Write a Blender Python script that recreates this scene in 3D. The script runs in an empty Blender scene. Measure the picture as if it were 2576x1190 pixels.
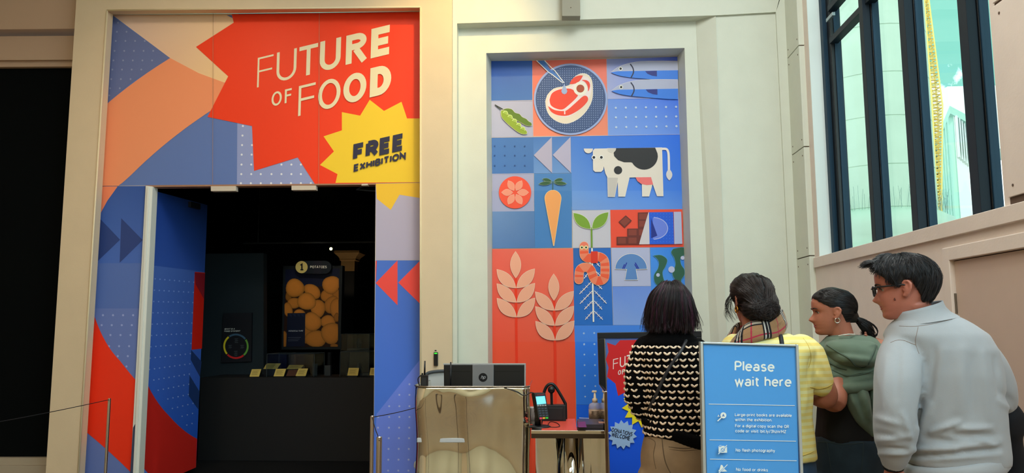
import bpy, bmesh, math, random
from mathutils import Vector, Matrix, noise
from mathutils.bvhtree import BVHTree
from mathutils.geometry import tessellate_polygon
R = random.Random(7)
SC = bpy.context.scene
COL = SC.collection
# ---------------------------------------------------------------- camera
F, CX, CY = 1960.0, 1288.0, 595.0
CAMH = 1.5
CAM = Vector((0, 0, CAMH))
_a = math.atan(112 / 1973.0); _t = math.atan(229 / 1960.0); _r = 0.0045
_f0 = Vector((-math.sin(_a), math.cos(_a), 0)); _r0 = Vector((math.cos(_a), math.sin(_a), 0)); _u0 = Vector((0, 0, 1))
FWD = (_f0 * math.cos(_t) + _u0 * math.sin(_t)).normalized()
_u1 = (_u0 * math.cos(_t) - _f0 * math.sin(_t)).normalized()
RGT = _r0 * math.cos(_r) - _u1 * math.sin(_r)
UPV = _u1 * math.cos(_r) + _r0 * math.sin(_r)
cd = bpy.data.cameras.new('camera'); cam = bpy.data.objects.new('camera', cd); COL.objects.link(cam)
cam.matrix_world = Matrix(((RGT.x, UPV.x, -FWD.x, CAM.x), (RGT.y, UPV.y, -FWD.y, CAM.y), (RGT.z, UPV.z, -FWD.z, CAM.z), (0, 0, 0, 1)))
cd.sensor_width = 36; cd.lens = F / 2576 * 36; cd.clip_start = 0.05; cd.clip_end = 600
SC.camera = cam
# ---------------------------------------------------------------- look and light
SC.view_settings.view_transform = 'Standard'; SC.view_settings.look = 'None'
SC.view_settings.gamma = 1; SC.view_settings.use_curve_mapping = False
SC.view_settings.exposure = -0.33
SC.cycles.use_denoising = True
SC.cycles.max_bounces = 7; SC.cycles.diffuse_bounces = 4; SC.cycles.glossy_bounces = 4
SC.cycles.transparent_max_bounces = 12
SC.cycles.caustics_reflective = False; SC.cycles.caustics_refractive = False
SC.cycles.sample_clamp_indirect = 4
W = bpy.data.worlds.new('sky'); SC.world = W; W.use_nodes = True
_n = W.node_tree.nodes; _l = W.node_tree.links
_bg = _n['Background']
_tc = _n.new('ShaderNodeTexCoord'); _sep = _n.new('ShaderNodeSeparateXYZ')
_ns = _n.new('ShaderNodeTexNoise'); _ns.inputs['Scale'].default_value = 5.0; _ns.inputs['Detail'].default_value = 9
_ns.inputs['Roughness'].default_value = 0.6
_l.new(_tc.outputs['Generated'], _ns.inputs['Vector']); _l.new(_tc.outputs['Generated'], _sep.inputs[0])
_ad = _n.new('ShaderNodeMath'); _ad.operation = 'MULTIPLY_ADD'; _ad.inputs[1].default_value = -1.0
_l.new(_sep.outputs['Z'], _ad.inputs[0]); _l.new(_ns.outputs[0], _ad.inputs[2])
_cr = _n.new('ShaderNodeValToRGB')
_cr.color_ramp.elements[0].position = 0.20; _cr.color_ramp.elements[0].color = (0.135, 0.33, 0.27, 1)
_cr.color_ramp.elements[1].position = 0.235; _cr.color_ramp.elements[1].color = (0.96, 1.0, 0.99, 1)
_l.new(_ad.outputs[0], _cr.inputs[0]); _l.new(_cr.outputs[0], _bg.inputs[0])
_bg.inputs[1].default_value = 4.0


def aim(o, target):
    o.rotation_euler = (Vector(target) - o.location).to_track_quat('-Z', 'Y').to_euler()


def lamp(name, kind, loc, target, power, color, size=1.0, sizey=None, spot=None, blend=0.5):
    d = bpy.data.lights.new(name, kind); d.energy = power; d.color = color
    if kind == 'AREA':
        d.size = size
        if sizey: d.shape = 'RECTANGLE'; d.size_y = sizey
    else:
        d.shadow_soft_size = size
    if kind == 'SPOT': d.spot_size = math.radians(spot); d.spot_blend = blend
    o = bpy.data.objects.new(name, d); COL.objects.link(o); o.location = loc; aim(o, target)
    return o


# daylight: sun from the street side plus area fill added outside unseen rear windows
sun = lamp('sun', 'SUN', (30, -10, 30), (0, 3, 0), 2.2, (1.0, 0.97, 0.9), 0.02)
sun.rotation_euler = Vector((0.15, 1.0, -0.78)).to_track_quat('-Z', 'Y').to_euler()
for _y in (0.4, -3.7): lamp('window_daylight', 'AREA', (2.62, _y, 3.7), (0.9, _y + 2.6, 1.2), 100, (0.60, 0.86, 1.0), 2.9, 3.2).data.spread = math.radians(125)
# unseen area lights added overhead: general fill, right daylight wash, rear for reflections
lamp('ceiling_light_hall', 'AREA', (-0.6, 3.2, 5.9), (-0.6, 4.4, 0), 190, (1.0, 0.93, 0.84), 3.2, 3.2)
lamp('ceiling_light_right', 'AREA', (1.2, 4.2, 5.9), (1.0, 5.6, 1.5), 170, (0.90, 0.99, 0.97), 1.4, 3.0)
lamp('ceiling_light_rear', 'AREA', (-2.0, -3.5, 5.9), (-2.0, -4.2, 0), 560, (1.0, 0.95, 0.85), 5, 3.0)
# warm spots washing the entrance wall
lamp('spot_entrance', 'SPOT', (-0.55, 5.6, 5.3), (-0.95, 7.05, 3.9), 170, (1.0, 0.66, 0.22), 0.06, spot=70, blend=1.0)
lamp('spot_entrance_left', 'SPOT', (-3.4, 4.4, 5.4), (-3.3, 7.1, 2.6), 120, (1.0, 0.70, 0.42), 0.1, spot=75, blend=1.0)


# ---------------------------------------------------------------- projections of measured points onto real surfaces
def ray(px, py):
    return (FWD + RGT * ((px - CX) / F) - UPV * ((py - CY) / F))


def PY(px, py, y):
    d = ray(px, py); return CAM + d * ((y - CAM.y) / d.y)


def PX(px, py, x):
    d = ray(px, py); return CAM + d * ((x - CAM.x) / d.x)


def PZ(px, py, z):
    d = ray(px, py); return CAM + d * ((z - CAM.z) / d.z)


def PD(px, py, dep):
    return CAM + ray(px, py) * dep


class Plane:
    def __init__(s, p, n): s.p = Vector(p); s.n = Vector(n).normalized()

    def pt(s, px, py, off=0.0):
        d = ray(px, py); p = s.p + s.n * off
        return CAM + d * ((p - CAM).dot(s.n) / d.dot(s.n))


def YP_(y): return Plane((0, y, 0), (0, -1, 0))


# ---------------------------------------------------------------- materials
def lin(c):
    c = c / 255.0
    return c / 12.92 if c <= 0.04045 else ((c + 0.055) / 1.055) ** 2.4


def rgb(t, k=1.0, cap=0.92):
    return tuple(min(cap, lin(x) * k) for x in t)


MATS = {}


def mat(name, c=(200, 200, 200), rough=0.5, metal=0.0, k=1.0, bump=0.0, bscale=60, emit=None, es=1.0, var=0.0, vscale=6, attr=False,
        sheen=0.0, coat=0.0, spec=0.5, alpha=1.0, trans=0.0, ior=1.45, sss=0.0, stretch=None, transl=0):
    if name in MATS: return MATS[name]
    m = bpy.data.materials.new(name); m.use_nodes = True; MATS[name] = m
    nt = m.node_tree; b = nt.nodes['Principled BSDF']
    col = rgb(c, k) + (1,)
    b.inputs['Base Color'].default_value = col
    b.inputs['Roughness'].default_value = rough; b.inputs['Metallic'].default_value = metal
    b.inputs['Specular IOR Level'].default_value = spec; b.inputs['IOR'].default_value = ior
    if sheen: b.inputs['Sheen Weight'].default_value = sheen
    if coat: b.inputs['Coat Weight'].default_value = coat
    if trans: b.inputs['Transmission Weight'].default_value = trans
    if sss:
        b.inputs['Subsurface Weight'].default_value = sss; b.inputs['Subsurface Scale'].default_value = 0.01
        b.inputs['Subsurface Radius'].default_value = (1, .35, .2)
    b.inputs['Alpha'].default_value = alpha
    tc = nt.nodes.new('ShaderNodeTexCoord'); src = tc.outputs['Object']
    if stretch:
        mp = nt.nodes.new('ShaderNodeMapping'); mp.inputs['Scale'].default_value = stretch
        nt.links.new(src, mp.inputs[0]); src = mp.outputs[0]
    base = None
    if attr:
        at = nt.nodes.new('ShaderNodeAttribute'); at.attribute_name = 'Col'; base = at.outputs['Color']
        nt.links.new(base, b.inputs['Base Color'])
    if var:
        nz = nt.nodes.new('ShaderNodeTexNoise'); nz.inputs['Scale'].default_value = vscale; nz.inputs['Detail'].default_value = 5
        nt.links.new(src, nz.inputs['Vector'])
        mr = nt.nodes.new('ShaderNodeMapRange'); mr.inputs['From Min'].default_value = .3; mr.inputs['From Max'].default_value = .7
        mr.inputs['To Min'].default_value = 1 - var; mr.inputs['To Max'].default_value = 1 + var
        nt.links.new(nz.outputs[0], mr.inputs[0])
        mx = nt.nodes.new('ShaderNodeMix'); mx.data_type = 'RGBA'; mx.blend_type = 'MULTIPLY'; mx.inputs[0].default_value = 1
        if base: nt.links.new(base, mx.inputs[6])
        else: mx.inputs[6].default_value = col
        nt.links.new(mr.outputs[0], mx.inputs[7]); nt.links.new(mx.outputs[2], b.inputs['Base Color'])
    if bump:
        nz = nt.nodes.new('ShaderNodeTexNoise'); nz.inputs['Scale'].default_value = bscale; nz.inputs['Detail'].default_value = 4
        nt.links.new(src, nz.inputs['Vector'])
        bp = nt.nodes.new('ShaderNodeBump'); bp.inputs['Strength'].default_value = bump; bp.inputs['Distance'].default_value = 0.01
        nt.links.new(nz.outputs[0], bp.inputs['Height']); nt.links.new(bp.outputs[0], b.inputs['Normal'])
    if emit:
        b.inputs['Emission Color'].default_value = rgb(emit) + (1,); b.inputs['Emission Strength'].default_value = es
    return m


def glass_mat(name, tint=(225, 240, 238), refl=0.08):
    m = bpy.data.materials.new(name); m.use_nodes = True; nt = m.node_tree
    for n in list(nt.nodes):
        if n.type != 'OUTPUT_MATERIAL': nt.nodes.remove(n)
    out = [n for n in nt.nodes if n.type == 'OUTPUT_MATERIAL'][0]
    tr = nt.nodes.new('ShaderNodeBsdfTransparent'); tr.inputs[0].default_value = rgb(tint) + (1,)
    gl = nt.nodes.new('ShaderNodeBsdfGlossy'); gl.inputs['Roughness'].default_value = 0.02
    fr = nt.nodes.new('ShaderNodeValue'); fr.outputs[0].default_value = refl * .7
    mx = nt.nodes.new('ShaderNodeMixShader')
    nt.links.new(fr.outputs[0], mx.inputs[0]); nt.links.new(tr.outputs[0], mx.inputs[1]); nt.links.new(gl.outputs[0], mx.inputs[2])
    nt.links.new(mx.outputs[0], out.inputs[0]); MATS[name] = m
    return m


PRINT = mat('print', rough=0.42, attr=True, spec=0.35, bump=0.02, bscale=300)


# ---------------------------------------------------------------- object helpers
def props(o, label=None, cat=None, group=None, kind=None):
    if label: o['label'] = label
    if cat: o['category'] = cat
    if group: o['group'] = group
    if kind: o['kind'] = kind
    return o


def empty(name, loc=(0, 0, 0), label=None, cat=None, group=None, kind=None, parent=None):
    o = bpy.data.objects.new(name, None); COL.objects.link(o); o.location = loc; o.empty_display_size = 0.1
    if parent: setpar(o, parent)
    return props(o, label, cat, group, kind)


def setpar(o, p):
    w = Vector(o.location)
    o.parent = p
    q = p; off = Vector((0, 0, 0))
    while q: off += q.location; q = q.parent
    o.location = w - off


class MB:
    """collects polygons (world coordinates), optional colour per face"""

    def __init__(s): s.v = []; s.f = []; s.c = []; s.m = []

    def poly(s, pts, col=None, mi=0):
        b = len(s.v); s.v += [Vector(p) for p in pts]; s.f.append(tuple(range(b, b + len(pts)))); s.c.append(col); s.m.append(mi); return s

    def mesh(s, vs, fs, col=None, mi=0):
        b = len(s.v); s.v += [Vector(p) for p in vs]
        for f in fs: s.f.append(tuple(b + i for i in f)); s.c.append(col); s.m.append(mi)
        return s

    def box(s, a, b, col=None, mi=0):
        x0, x1 = sorted((a[0], b[0])); y0, y1 = sorted((a[1], b[1])); z0, z1 = sorted((a[2], b[2]))
        vs = [(x, y, z) for z in (z0, z1) for y in (y0, y1) for x in (x0, x1)]
        return s.mesh(vs, [(0, 2, 3, 1), (4, 5, 7, 6), (0, 1, 5, 4), (2, 6, 7, 3), (0, 4, 6, 2), (1, 3, 7, 5)], col, mi)

    def hexa(s, q0, q1, col=None, mi=0):
        """solid between two quads"""
        n = len(q0); vs = list(q0) + list(q1)
        fs = [tuple(range(n)), tuple(range(2 * n - 1, n - 1, -1))] + [(i, n + i, n + (i + 1) % n, (i + 1) % n) for i in range(n)]
        return s.mesh(vs, fs, col, mi)

    def loft(s, rings, col=None, mi=0, caps=True, closed=True):
        n = len(rings[0]); vs = [p for r in rings for p in r]; fs = []
        for k in range(len(rings) - 1):
            for i in range(n if closed else n - 1):
                j = (i + 1) % n
                fs.append((k * n + i, k * n + j, (k + 1) * n + j, (k + 1) * n + i))
        if caps and closed: fs.append(tuple(range(n - 1, -1, -1))); fs.append(tuple((len(rings) - 1) * n + i for i in range(n)))
        return s.mesh(vs, fs, col, mi)

    def tube(s, pts, r, n=10, col=None, mi=0, caps=True):
        pts = [Vector(p) for p in pts]
        rr = r if isinstance(r, (list, tuple)) else [r] * len(pts)
        rings = []; ref = None
        for i, p in enumerate(pts):
            t = (pts[min(i + 1, len(pts) - 1)] - pts[max(i - 1, 0)]).normalized()
            if ref is None:
                ref = Vector((0, 0, 1)) if abs(t.z) < 0.9 else Vector((1, 0, 0))
            u = t.cross(ref)
            if u.length < 1e-6: u = t.orthogonal()
            u.normalize(); w = u.cross(t).normalized(); ref = w
            rings.append([p + (u * math.cos(2 * math.pi * k / n) + w * math.sin(2 * math.pi * k / n)) * rr[i] for k in range(n)])
        return s.loft(rings, col, mi, caps)

    def lathe(s, c, prof, n=24, col=None, mi=0, axis='Z'):
        rings = []
        for (r, z) in prof:
            ring = []
            for k in range(n):
                a = 2 * math.pi * k / n
                if axis == 'Z': ring.append(Vector((c[0] + r * math.cos(a), c[1] + r * math.sin(a), c[2] + z)))
                elif axis == 'Y': ring.append(Vector((c[0] + r * math.cos(a), c[1] + z, c[2] + r * math.sin(a))))
                else: ring.append(Vector((c[0] + z, c[1] + r * math.cos(a), c[2] + r * math.sin(a))))
            rings.append(ring)
        return s.loft(rings, col, mi)

    def ball(s, c, rad, n=12, m=8, col=None, mi=0):
        if not isinstance(rad, (tuple, list, Vector)): rad = (rad,) * 3
        rings = []
        for j in range(m + 1):
            th = math.pi * (0.02 + 0.96 * j / m)
            rings.append([Vector((c[0] + rad[0] * math.sin(th) * math.cos(2 * math.pi * i / n), c[1] + rad[1] * math.sin(th) * math.sin(2 * math.pi * i / n),
                                  c[2] - rad[2] * math.cos(th))) for i in range(n)])
        return s.loft(rings, col, mi)

    def build(s, name, m, parent=None, origin=None, smooth=False, bevel=0.0, label=None, cat=None, group=None, kind=None, fix=True, bseg=2):
        me = bpy.data.meshes.new(name)
        if origin is None:
            if parent is None and s.v:
                xs = [v.x for v in s.v]; ys = [v.y for v in s.v]; zs = [v.z for v in s.v]
                origin = Vector(((min(xs) + max(xs)) / 2, (min(ys) + max(ys)) / 2, min(zs)))
            else: origin = Vector((0, 0, 0)) if parent is None else wloc(parent)
        origin = Vector(origin)
        me.from_pydata([v - origin for v in s.v], [], s.f)
        ms = m if isinstance(m, (list, tuple)) else [m]
        for q in ms: me.materials.append(q)
        if len(ms) > 1:
            me.polygons.foreach_set('material_index', s.m)
        if any(c is not None for c in s.c):
            at = me.color_attributes.new('Col', 'FLOAT_COLOR', 'CORNER')
            buf = []
            for f, c in zip(s.f, s.c):
                if c is None: c = (0.8, 0.8, 0.8)
                if isinstance(c[0], (tuple, list)):
                    for q in c: buf += [q[0], q[1], q[2], 1]
                else: buf += [c[0], c[1], c[2], 1] * len(f)
            at.data.foreach_set('color', buf)
        if fix:
            bm = bmesh.new(); bm.from_mesh(me)
            bmesh.ops.recalc_face_normals(bm, faces=bm.faces); bm.to_mesh(me); bm.free()
        if smooth: me.polygons.foreach_set('use_smooth', [True] * len(me.polygons))
        me.update()
        o = bpy.data.objects.new(name, me); COL.objects.link(o); o.location = origin
        if parent is not None: setpar(o, parent)
        if bevel:
            md = o.modifiers.new('bevel', 'BEVEL'); md.width = bevel; md.segments = bseg; md.limit_method = 'ANGLE'; md.angle_limit = 0.6
            if smooth or True: me.polygons.foreach_set('use_smooth', [True] * len(me.polygons)); md.harden_normals = True
        return props(o, label, cat, group, kind)


def wloc(o):
    off = Vector((0, 0, 0)); q = o
    while q: off += q.location; q = q.parent
    return off


def from_mesh(name, me, m, parent, label=None, kind=None, smooth=True):
    """mesh in world coordinates -> child object"""
    org = wloc(parent) if parent is not None else Vector((0, 0, 0))
    me.transform(Matrix.Translation(-org)); me.name = name
    me.materials.clear(); me.materials.append(m)
    if smooth: me.polygons.foreach_set('use_smooth', [True] * len(me.polygons))
    o = bpy.data.objects.new(name, me); COL.objects.link(o); o.location = org
    if parent is not None: setpar(o, parent)
    return props(o, label, None, None, kind)


# ---------------------------------------------------------------- flat print drawn on a plane
def T(sx, ox, oy): return lambda pts: [(ox + x / sx, oy + y / sx) for x, y in pts]


def circ(cx, cy, r, n=28, a0=0, a1=360, ry=None):
    ry = ry or r; k = n if abs(a1 - a0) >= 360 else n + 1
    return [(cx + r * math.cos(math.radians(a0 + (a1 - a0) * i / n)), cy + ry * math.sin(math.radians(a0 + (a1 - a0) * i / n))) for i in range(k)]


def bez(p0, p1, p2, p3=None, n=10):
    o = []
    for i in range(n + 1):
        t = i / n; s = 1 - t
        if p3 is None: o.append((s * s * p0[0] + 2 * s * t * p1[0] + t * t * p2[0], s * s * p0[1] + 2 * s * t * p1[1] + t * t * p2[1]))
        else: o.append(tuple(s**3 * p0[k] + 3 * s * s * t * p1[k] + 3 * s * t * t * p2[k] + t**3 * p3[k] for k in (0, 1)))
    return o


def leaf(a, b, w, n=8):
    """pointed leaf between a and b"""
    mx, my = (a[0] + b[0]) / 2, (a[1] + b[1]) / 2; dx, dy = b[0] - a[0], b[1] - a[1]; L = math.hypot(dx, dy); nx, ny = -dy / L, dx / L
    return bez(a, (mx + nx * w, my + ny * w), b, n=n)[:-1] + bez(b, (mx - nx * w, my - ny * w), a, n=n)[:-1]


def catmull(pts, n=6):
    o = []; P = [pts[0]] + list(pts) + [pts[-1]]
    for i in range(1, len(P) - 2):
        for j in range(n):
            t = j / n; a, b, c, d = P[i - 1], P[i], P[i + 1], P[i + 2]
            o.append(tuple(0.5 * ((2 * b[k]) + (-a[k] + c[k]) * t + (2 * a[k] - 5 * b[k] + 4 * c[k] - d[k]) * t * t + (-a[k] + 3 * b[k] - 3 * c[k] + d[k]) * t**3)
                           for k in range(len(b))))
    o.append(tuple(pts[-1])); return o


def ribbon(pts, w, closed=False):
    """list of quads of a stroke with mitred joints"""
    n = len(pts); L = []; Rr = []
    for i, p in enumerate(pts):
        if closed: a = pts[i - 1]; b = pts[(i + 1) % n]
        else: a = pts[max(0, i - 1)]; b = pts[min(n - 1, i + 1)]
        d1 = (p[0] - a[0], p[1] - a[1]); d2 = (b[0] - p[0], b[1] - p[1])
        def un(d):
            l = math.hypot(*d); return (d[0] / l, d[1] / l) if l > 1e-9 else None
        u1 = un(d1) or un(d2); u2 = un(d2) or u1
        t = un((u1[0] + u2[0], u1[1] + u2[1])) or u1
        c = max(0.35, t[0] * u1[0] + t[1] * u1[1]); h = (w[i] if isinstance(w, list) else w) / 2 / c
        L.append((p[0] - t[1] * h, p[1] + t[0] * h)); Rr.append((p[0] + t[1] * h, p[1] - t[0] * h))
    q = []
    for i in range(n if closed else n - 1):
        j = (i + 1) % n; q.append([L[i], L[j], Rr[j], Rr[i]])
    return q


def C_(cx, cy, rx, ry, a0, a1, n=10): return [(cx + rx * math.cos(math.radians(a0 + (a1 - a0) * i / n)), cy + ry * math.sin(math.radians(a0 + (a1 - a0) * i / n))) for i in range(n + 1)]


_o = C_(.27, .35, .27, .35, 0, 360, 20)[:-1] + ['c']
_b = C_(.26, .35, .26, .35, 0, 360, 20)[:-1] + ['c']
_O = C_(.36, .5, .36, .5, 0, 360, 24)[:-1] + ['c']
# monoline grotesque: advance width and centre lines of each glyph (cap height 1, x-height .7)
GLY = {
    'A': (.7, [[(0, 0), (.35, 1), (.7, 0)], [(.12, .3), (.58, .3)]]),
    'B': (.54, [[(0, 0), (0, 1)], [(0, 1), (.28, 1)] + C_(.28, .76, .22, .24, 90, -90) + [(0, .52)], [(0, .52), (.3, .52)] + C_(.3, .26, .25, .26, 90, -90) + [(0, 0)]]),
    'C': (.64, [C_(.36, .5, .36, .5, 42, 318, 20)]), 'D': (.62, [[(0, 0), (0, 1)], [(0, 1), (.24, 1)] + C_(.24, .5, .38, .5, 90, -90, 14) + [(0, 0)]]),
    'E': (.5, [[(.5, 1), (0, 1), (0, 0), (.5, 0)], [(0, .5), (.45, .5)]]), 'F': (.48, [[(.5, 1), (0, 1), (0, 0)], [(0, .48), (.43, .48)]]),
    'G': (.68, [C_(.36, .5, .36, .5, 42, 350, 20) + [(.72, .48), (.4, .48)]]), 'H': (.6, [[(0, 0), (0, 1)], [(.6, 0), (.6, 1)], [(0, .5), (.6, .5)]]), 'I': (0, [[(0, 0), (0, 1)]]),
    'K': (.56, [[(0, 0), (0, 1)], [(.55, 1), (.05, .45)], [(.2, .6), (.58, 0)]]), 'L': (.44, [[(0, 1), (0, 0), (.46, 0)]]), 'M': (.74, [[(0, 0), (0, 1), (.37, .35), (.74, 1), (.74, 0)]]),
    'N': (.62, [[(0, 0), (0, 1), (.62, 0), (.62, 1)]]), 'O': (.72, [_O]), 'Q': (.72, [_O, [(.45, .22), (.74, -.06)]]), 'P': (.54, [[(0, 0), (0, 1)], [(0, 1), (.28, 1)] + C_(.28, .73, .27, .27, 90, -90) + [(0, .46)]]),
    'R': (.56, [[(0, 0), (0, 1)], [(0, 1), (.28, 1)] + C_(.28, .74, .26, .26, 90, -90) + [(0, .48)], [(.28, .48), (.56, 0)]]),
    'S': (.54, [C_(.27, .745, .25, .255, 30, 235, 10) + C_(.27, .26, .27, .26, 60, -150, 12)]), 'T': (.6, [[(0, 1), (.6, 1)], [(.3, 1), (.3, 0)]]), 'U': (.6, [[(0, 1)] + C_(.3, .3, .3, .3, 180, 360, 12) + [(.6, 1)]]),
    'W': (.95, [[(0, 1), (.22, 0), (.475, .9), (.73, 0), (.95, 1)]]), 'X': (.6, [[(0, 1), (.6, 0)], [(.6, 1), (0, 0)]]), 'Y': (.62, [[(0, 1), (.31, .45), (.62, 1)], [(.31, .45), (.31, 0)]]), 'Z': (.56, [[(.02, 1), (.54, 1), (0, 0), (.56, 0)]]),
    'a': (.5, [C_(.26, .46, .22, .24, 155, 0, 10) + [(.48, 0)], C_(.24, .19, .24, .19, 0, 360, 16)[:-1] + ['c']]), 'b': (.52, [[(0, 0), (0, 1.04)], _b]), 'c': (.48, [C_(.27, .35, .27, .35, 45, 315, 14)]), 'd': (.52, [[(.52, 0), (.52, 1.04)], _b]),
    'e': (.52, [[(.02, .37), (.52, .37)] + C_(.27, .35, .27, .35, 5, 318, 18)[1:]]), 'f': (.3, [C_(.3, .84, .17, .18, 80, 180, 6) + [(.13, 0)], [(0, .7), (.3, .7)]]),
    'g': (.52, [_b, [(.52, .7)] + C_(.26, 0, .26, .28, 0, -150, 10)]), 'h': (.46, [[(0, 0), (0, 1.04)], [(0, .4)] + C_(.23, .44, .23, .26, 180, 0, 10) + [(.46, 0)]]), 'i': (0, [[(0, 0), (0, .7)], [(0, .9), (0, 1.02)]]),
    'k': (.46, [[(0, 0), (0, 1.04)], [(.44, .7), (.03, .28)], [(.16, .42), (.48, 0)]]), 'l': (0, [[(0, 0), (0, 1.04)]]), 'm': (.8, [[(0, 0), (0, .7)], [(0, .42)] + C_(.2, .46, .2, .24, 180, 0, 8) + [(.4, 0)], [(.4, .42)] + C_(.6, .46, .2, .24, 180, 0, 8) + [(.8, 0)]]),
    'n': (.46, [[(0, 0), (0, .7)], [(0, .4)] + C_(.23, .44, .23, .26, 180, 0, 10) + [(.46, 0)]]), 'o': (.54, [_o]), 'p': (.52, [[(0, -.3), (0, .7)], _b]), 'r': (.28, [[(0, 0), (0, .7)], [(0, .4)] + C_(.26, .42, .26, .28, 175, 85, 6)]),
    's': (.42, [C_(.21, .53, .19, .17, 30, 240, 8) + C_(.21, .18, .21, .18, 60, -150, 8)]), 't': (.32, [[(.12, .92)] + C_(.28, .16, .16, .16, 180, 280, 6), [(0, .7), (.32, .7)]]), 'u': (.46, [[(.46, 0), (.46, .7)], [(0, .7)] + C_(.23, .26, .23, .26, 180, 360, 10)]),
    'v': (.48, [[(0, .7), (.24, 0), (.48, .7)]]), 'w': (.76, [[(0, .7), (.19, 0), (.38, .62), (.57, 0), (.76, .7)]]), 'x': (.46, [[(0, .7), (.46, 0)], [(.46, .7), (0, 0)]]), 'y': (.48, [[(.48, .7), (.16, -.28), (.02, -.28)], [(0, .7), (.25, .04)]]), 'z': (.42, [[(.02, .7), (.4, .7), (0, 0), (.42, 0)]]),
    '1': (.34, [[(0, .82), (.2, 1), (.2, 0)], [(0, 0), (.4, 0)]]), '3': (.5, [[(.02, 1), (.46, 1), (.22, .6)] + C_(.24, .3, .26, .3, 90, -150, 12)]), '.': (0, [[(0, 0), (0, .1)]]), ':': (0, [[(0, 0), (0, .1)], [(0, .55), (0, .65)]]),
    '-': (.28, [[(0, .38), (.28, .38)]]), '/': (.4, [[(0, -.1), (.4, 1.05)]]), '?': (.44, [C_(.22, .76, .22, .24, 160, -50, 10) + [(.22, .42), (.22, .28)], [(.22, 0), (.22, .1)]]), ' ': (.16, []),
}


class Print:
    """flat artwork: coloured polygons laid on a plane, each layer 0.3 mm above the last"""

    def __init__(s, plane, base=0.0, k=1.35, step=0.0004):
        s.pl = plane; s.mb = MB(); s.base = base; s.k = k; s.step = step; s.n = 0; s.tf = lambda p: p

    def c(s, col):
        if isinstance(col[0], (tuple, list)): return tuple(rgb(q, s.k) for q in col)
        return rgb(col, s.k)

    def lay(s, pts, off): return [s.pl.pt(x, y, off) for x, y in pts]

    def poly(s, pts, col, new=True):
        if new: s.n += 1
        pts = s.tf(pts); off = s.base + s.n * s.step; w = s.lay(pts, off); col = s.c(col)
        if len(pts) <= 4 or isinstance(col[0], tuple):
            s.mb.poly(w, col); return s
        tri = tessellate_polygon([[Vector((x, y, 0)) for x, y in pts]])
        s.mb.mesh(w, tri, col); return s

    def polys(s, L, col):
        s.n += 1
        for p in L: s.poly(p, col, new=False)
        return s

    def stroke(s, pts, w, col, closed=False, new=True):
        if new: s.n += 1
        for q in ribbon(pts, w, closed):
            s.n += .012; s.poly(q, col, new=False)
        return s

    def outlined(s, pts, col, oc=(230, 215, 205), w=2.2):
        s.poly(pts, col); s.stroke(pts, w, oc, closed=True); return s

    def dots(s, L, r, col, n=8):
        s.n += 1
        for x, y in L: s.poly(circ(x, y, r, n), col, new=False)
        return s

    def text(s, txt, p0, p1, cap, col, w=.13, upx=0.0, sp=None):
        """baseline p0->p1 (px), cap height in px, w: stroke weight as a share of the cap height, upx: sideways lean of the up vector"""
        if sp is None: sp = w + .065
        x = 0; pl = []
        for ch in txt:
            g_ = GLY[ch]; pl.append((x, g_)); x += g_[0] + (sp if ch != ' ' else sp)
        tot = x - sp + w; a, b = p0, p1
        def mp(q): t = q[0] / (tot * cap); v = q[1] / cap; return (a[0] + (b[0] - a[0]) * t + upx * v, a[1] + (b[1] - a[1]) * t - cap * v)
        col = s.c(col)
        for x0, g_ in pl:
            for si, st in enumerate(g_[1]):
                cl = st[-1] == 'c'; pts = [((x0 + u + w / 2) * cap, (w / 2 + v * (1 - w)) * cap) for u, v in (st[:-1] if cl else st)]; off = s.base + (s.n + 1 + si) * s.step
                for q in ribbon(pts, w * cap, cl): s.mb.poly(s.lay(s.tf([mp(r_) for r_ in q]), off), col)
        s.n += 3; return s

    def letter(s, ch, box, w, col):
        """stroke capital in the quad box = [bl, br, tl, tr]"""
        bl, br, tl, tr = box
        def mp(u, v): return tuple((bl[k] * (1 - u) + br[k] * u) * (1 - v) + (tl[k] * (1 - u) + tr[k] * u) * v for k in (0, 1))
        W0 = math.hypot(br[0] - bl[0], br[1] - bl[1]); H0 = math.hypot(tl[0] - bl[0], tl[1] - bl[1]); a = w / W0 / 2; b = w / H0 / 2
        def el(cx, cy, rx, ry, a0, a1, n=14): return [(cx + rx * math.cos(math.radians(a0 + (a1 - a0) * i / n)), cy + ry * math.sin(math.radians(a0 + (a1 - a0) * i / n))) for i in range(n + 1)]
        S = {'F': [[(1, 1 - b), (a, 1 - b), (a, 0)], [(a, .53), (.93, .53)]],
             'E': [[(1, 1 - b), (a, 1 - b), (a, b), (1, b)], [(a, .5), (.93, .5)]],
             'T': [[(0, 1 - b), (1, 1 - b)], [(.5, 1 - b), (.5, 0)]],
             'U': [[(a, 1)] + el(.5, .36, .5 - a, .36 - b, 180, 360) + [(1 - a, 1)]],
             'R': [[(a, 0), (a, 1)], [(a, 1 - b), (.5, 1 - b)] + el(.52, .725, .46 - a, .275 - b, 90, -90)[1:] + [(a, .45 + b)], [(.48, .47), (.9, 0)]],
             'O': [el(.5, .5, .5 - a, .5 - b, 0, 360, 30)[:-1]],
             'D': [[(a, 0), (a, 1)], [(a, 1 - b), (.42, 1 - b)] + el(.42, .5, .58 - a, .5 - b, 90, -90)[1:] + [(a, b)]]}[ch]
        for st in S:
            s.n += 1
            for q in ribbon([(u * W0, v * H0) for u, v in st], w, ch == 'O'): s.poly([mp(x / W0, y / H0) for x, y in q], col, new=False)
        return s

    def build(s, name, parent, label=None, kind=None):
        return s.mb.build(name, PRINT, parent, fix=False, label=label, kind=kind)
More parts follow.
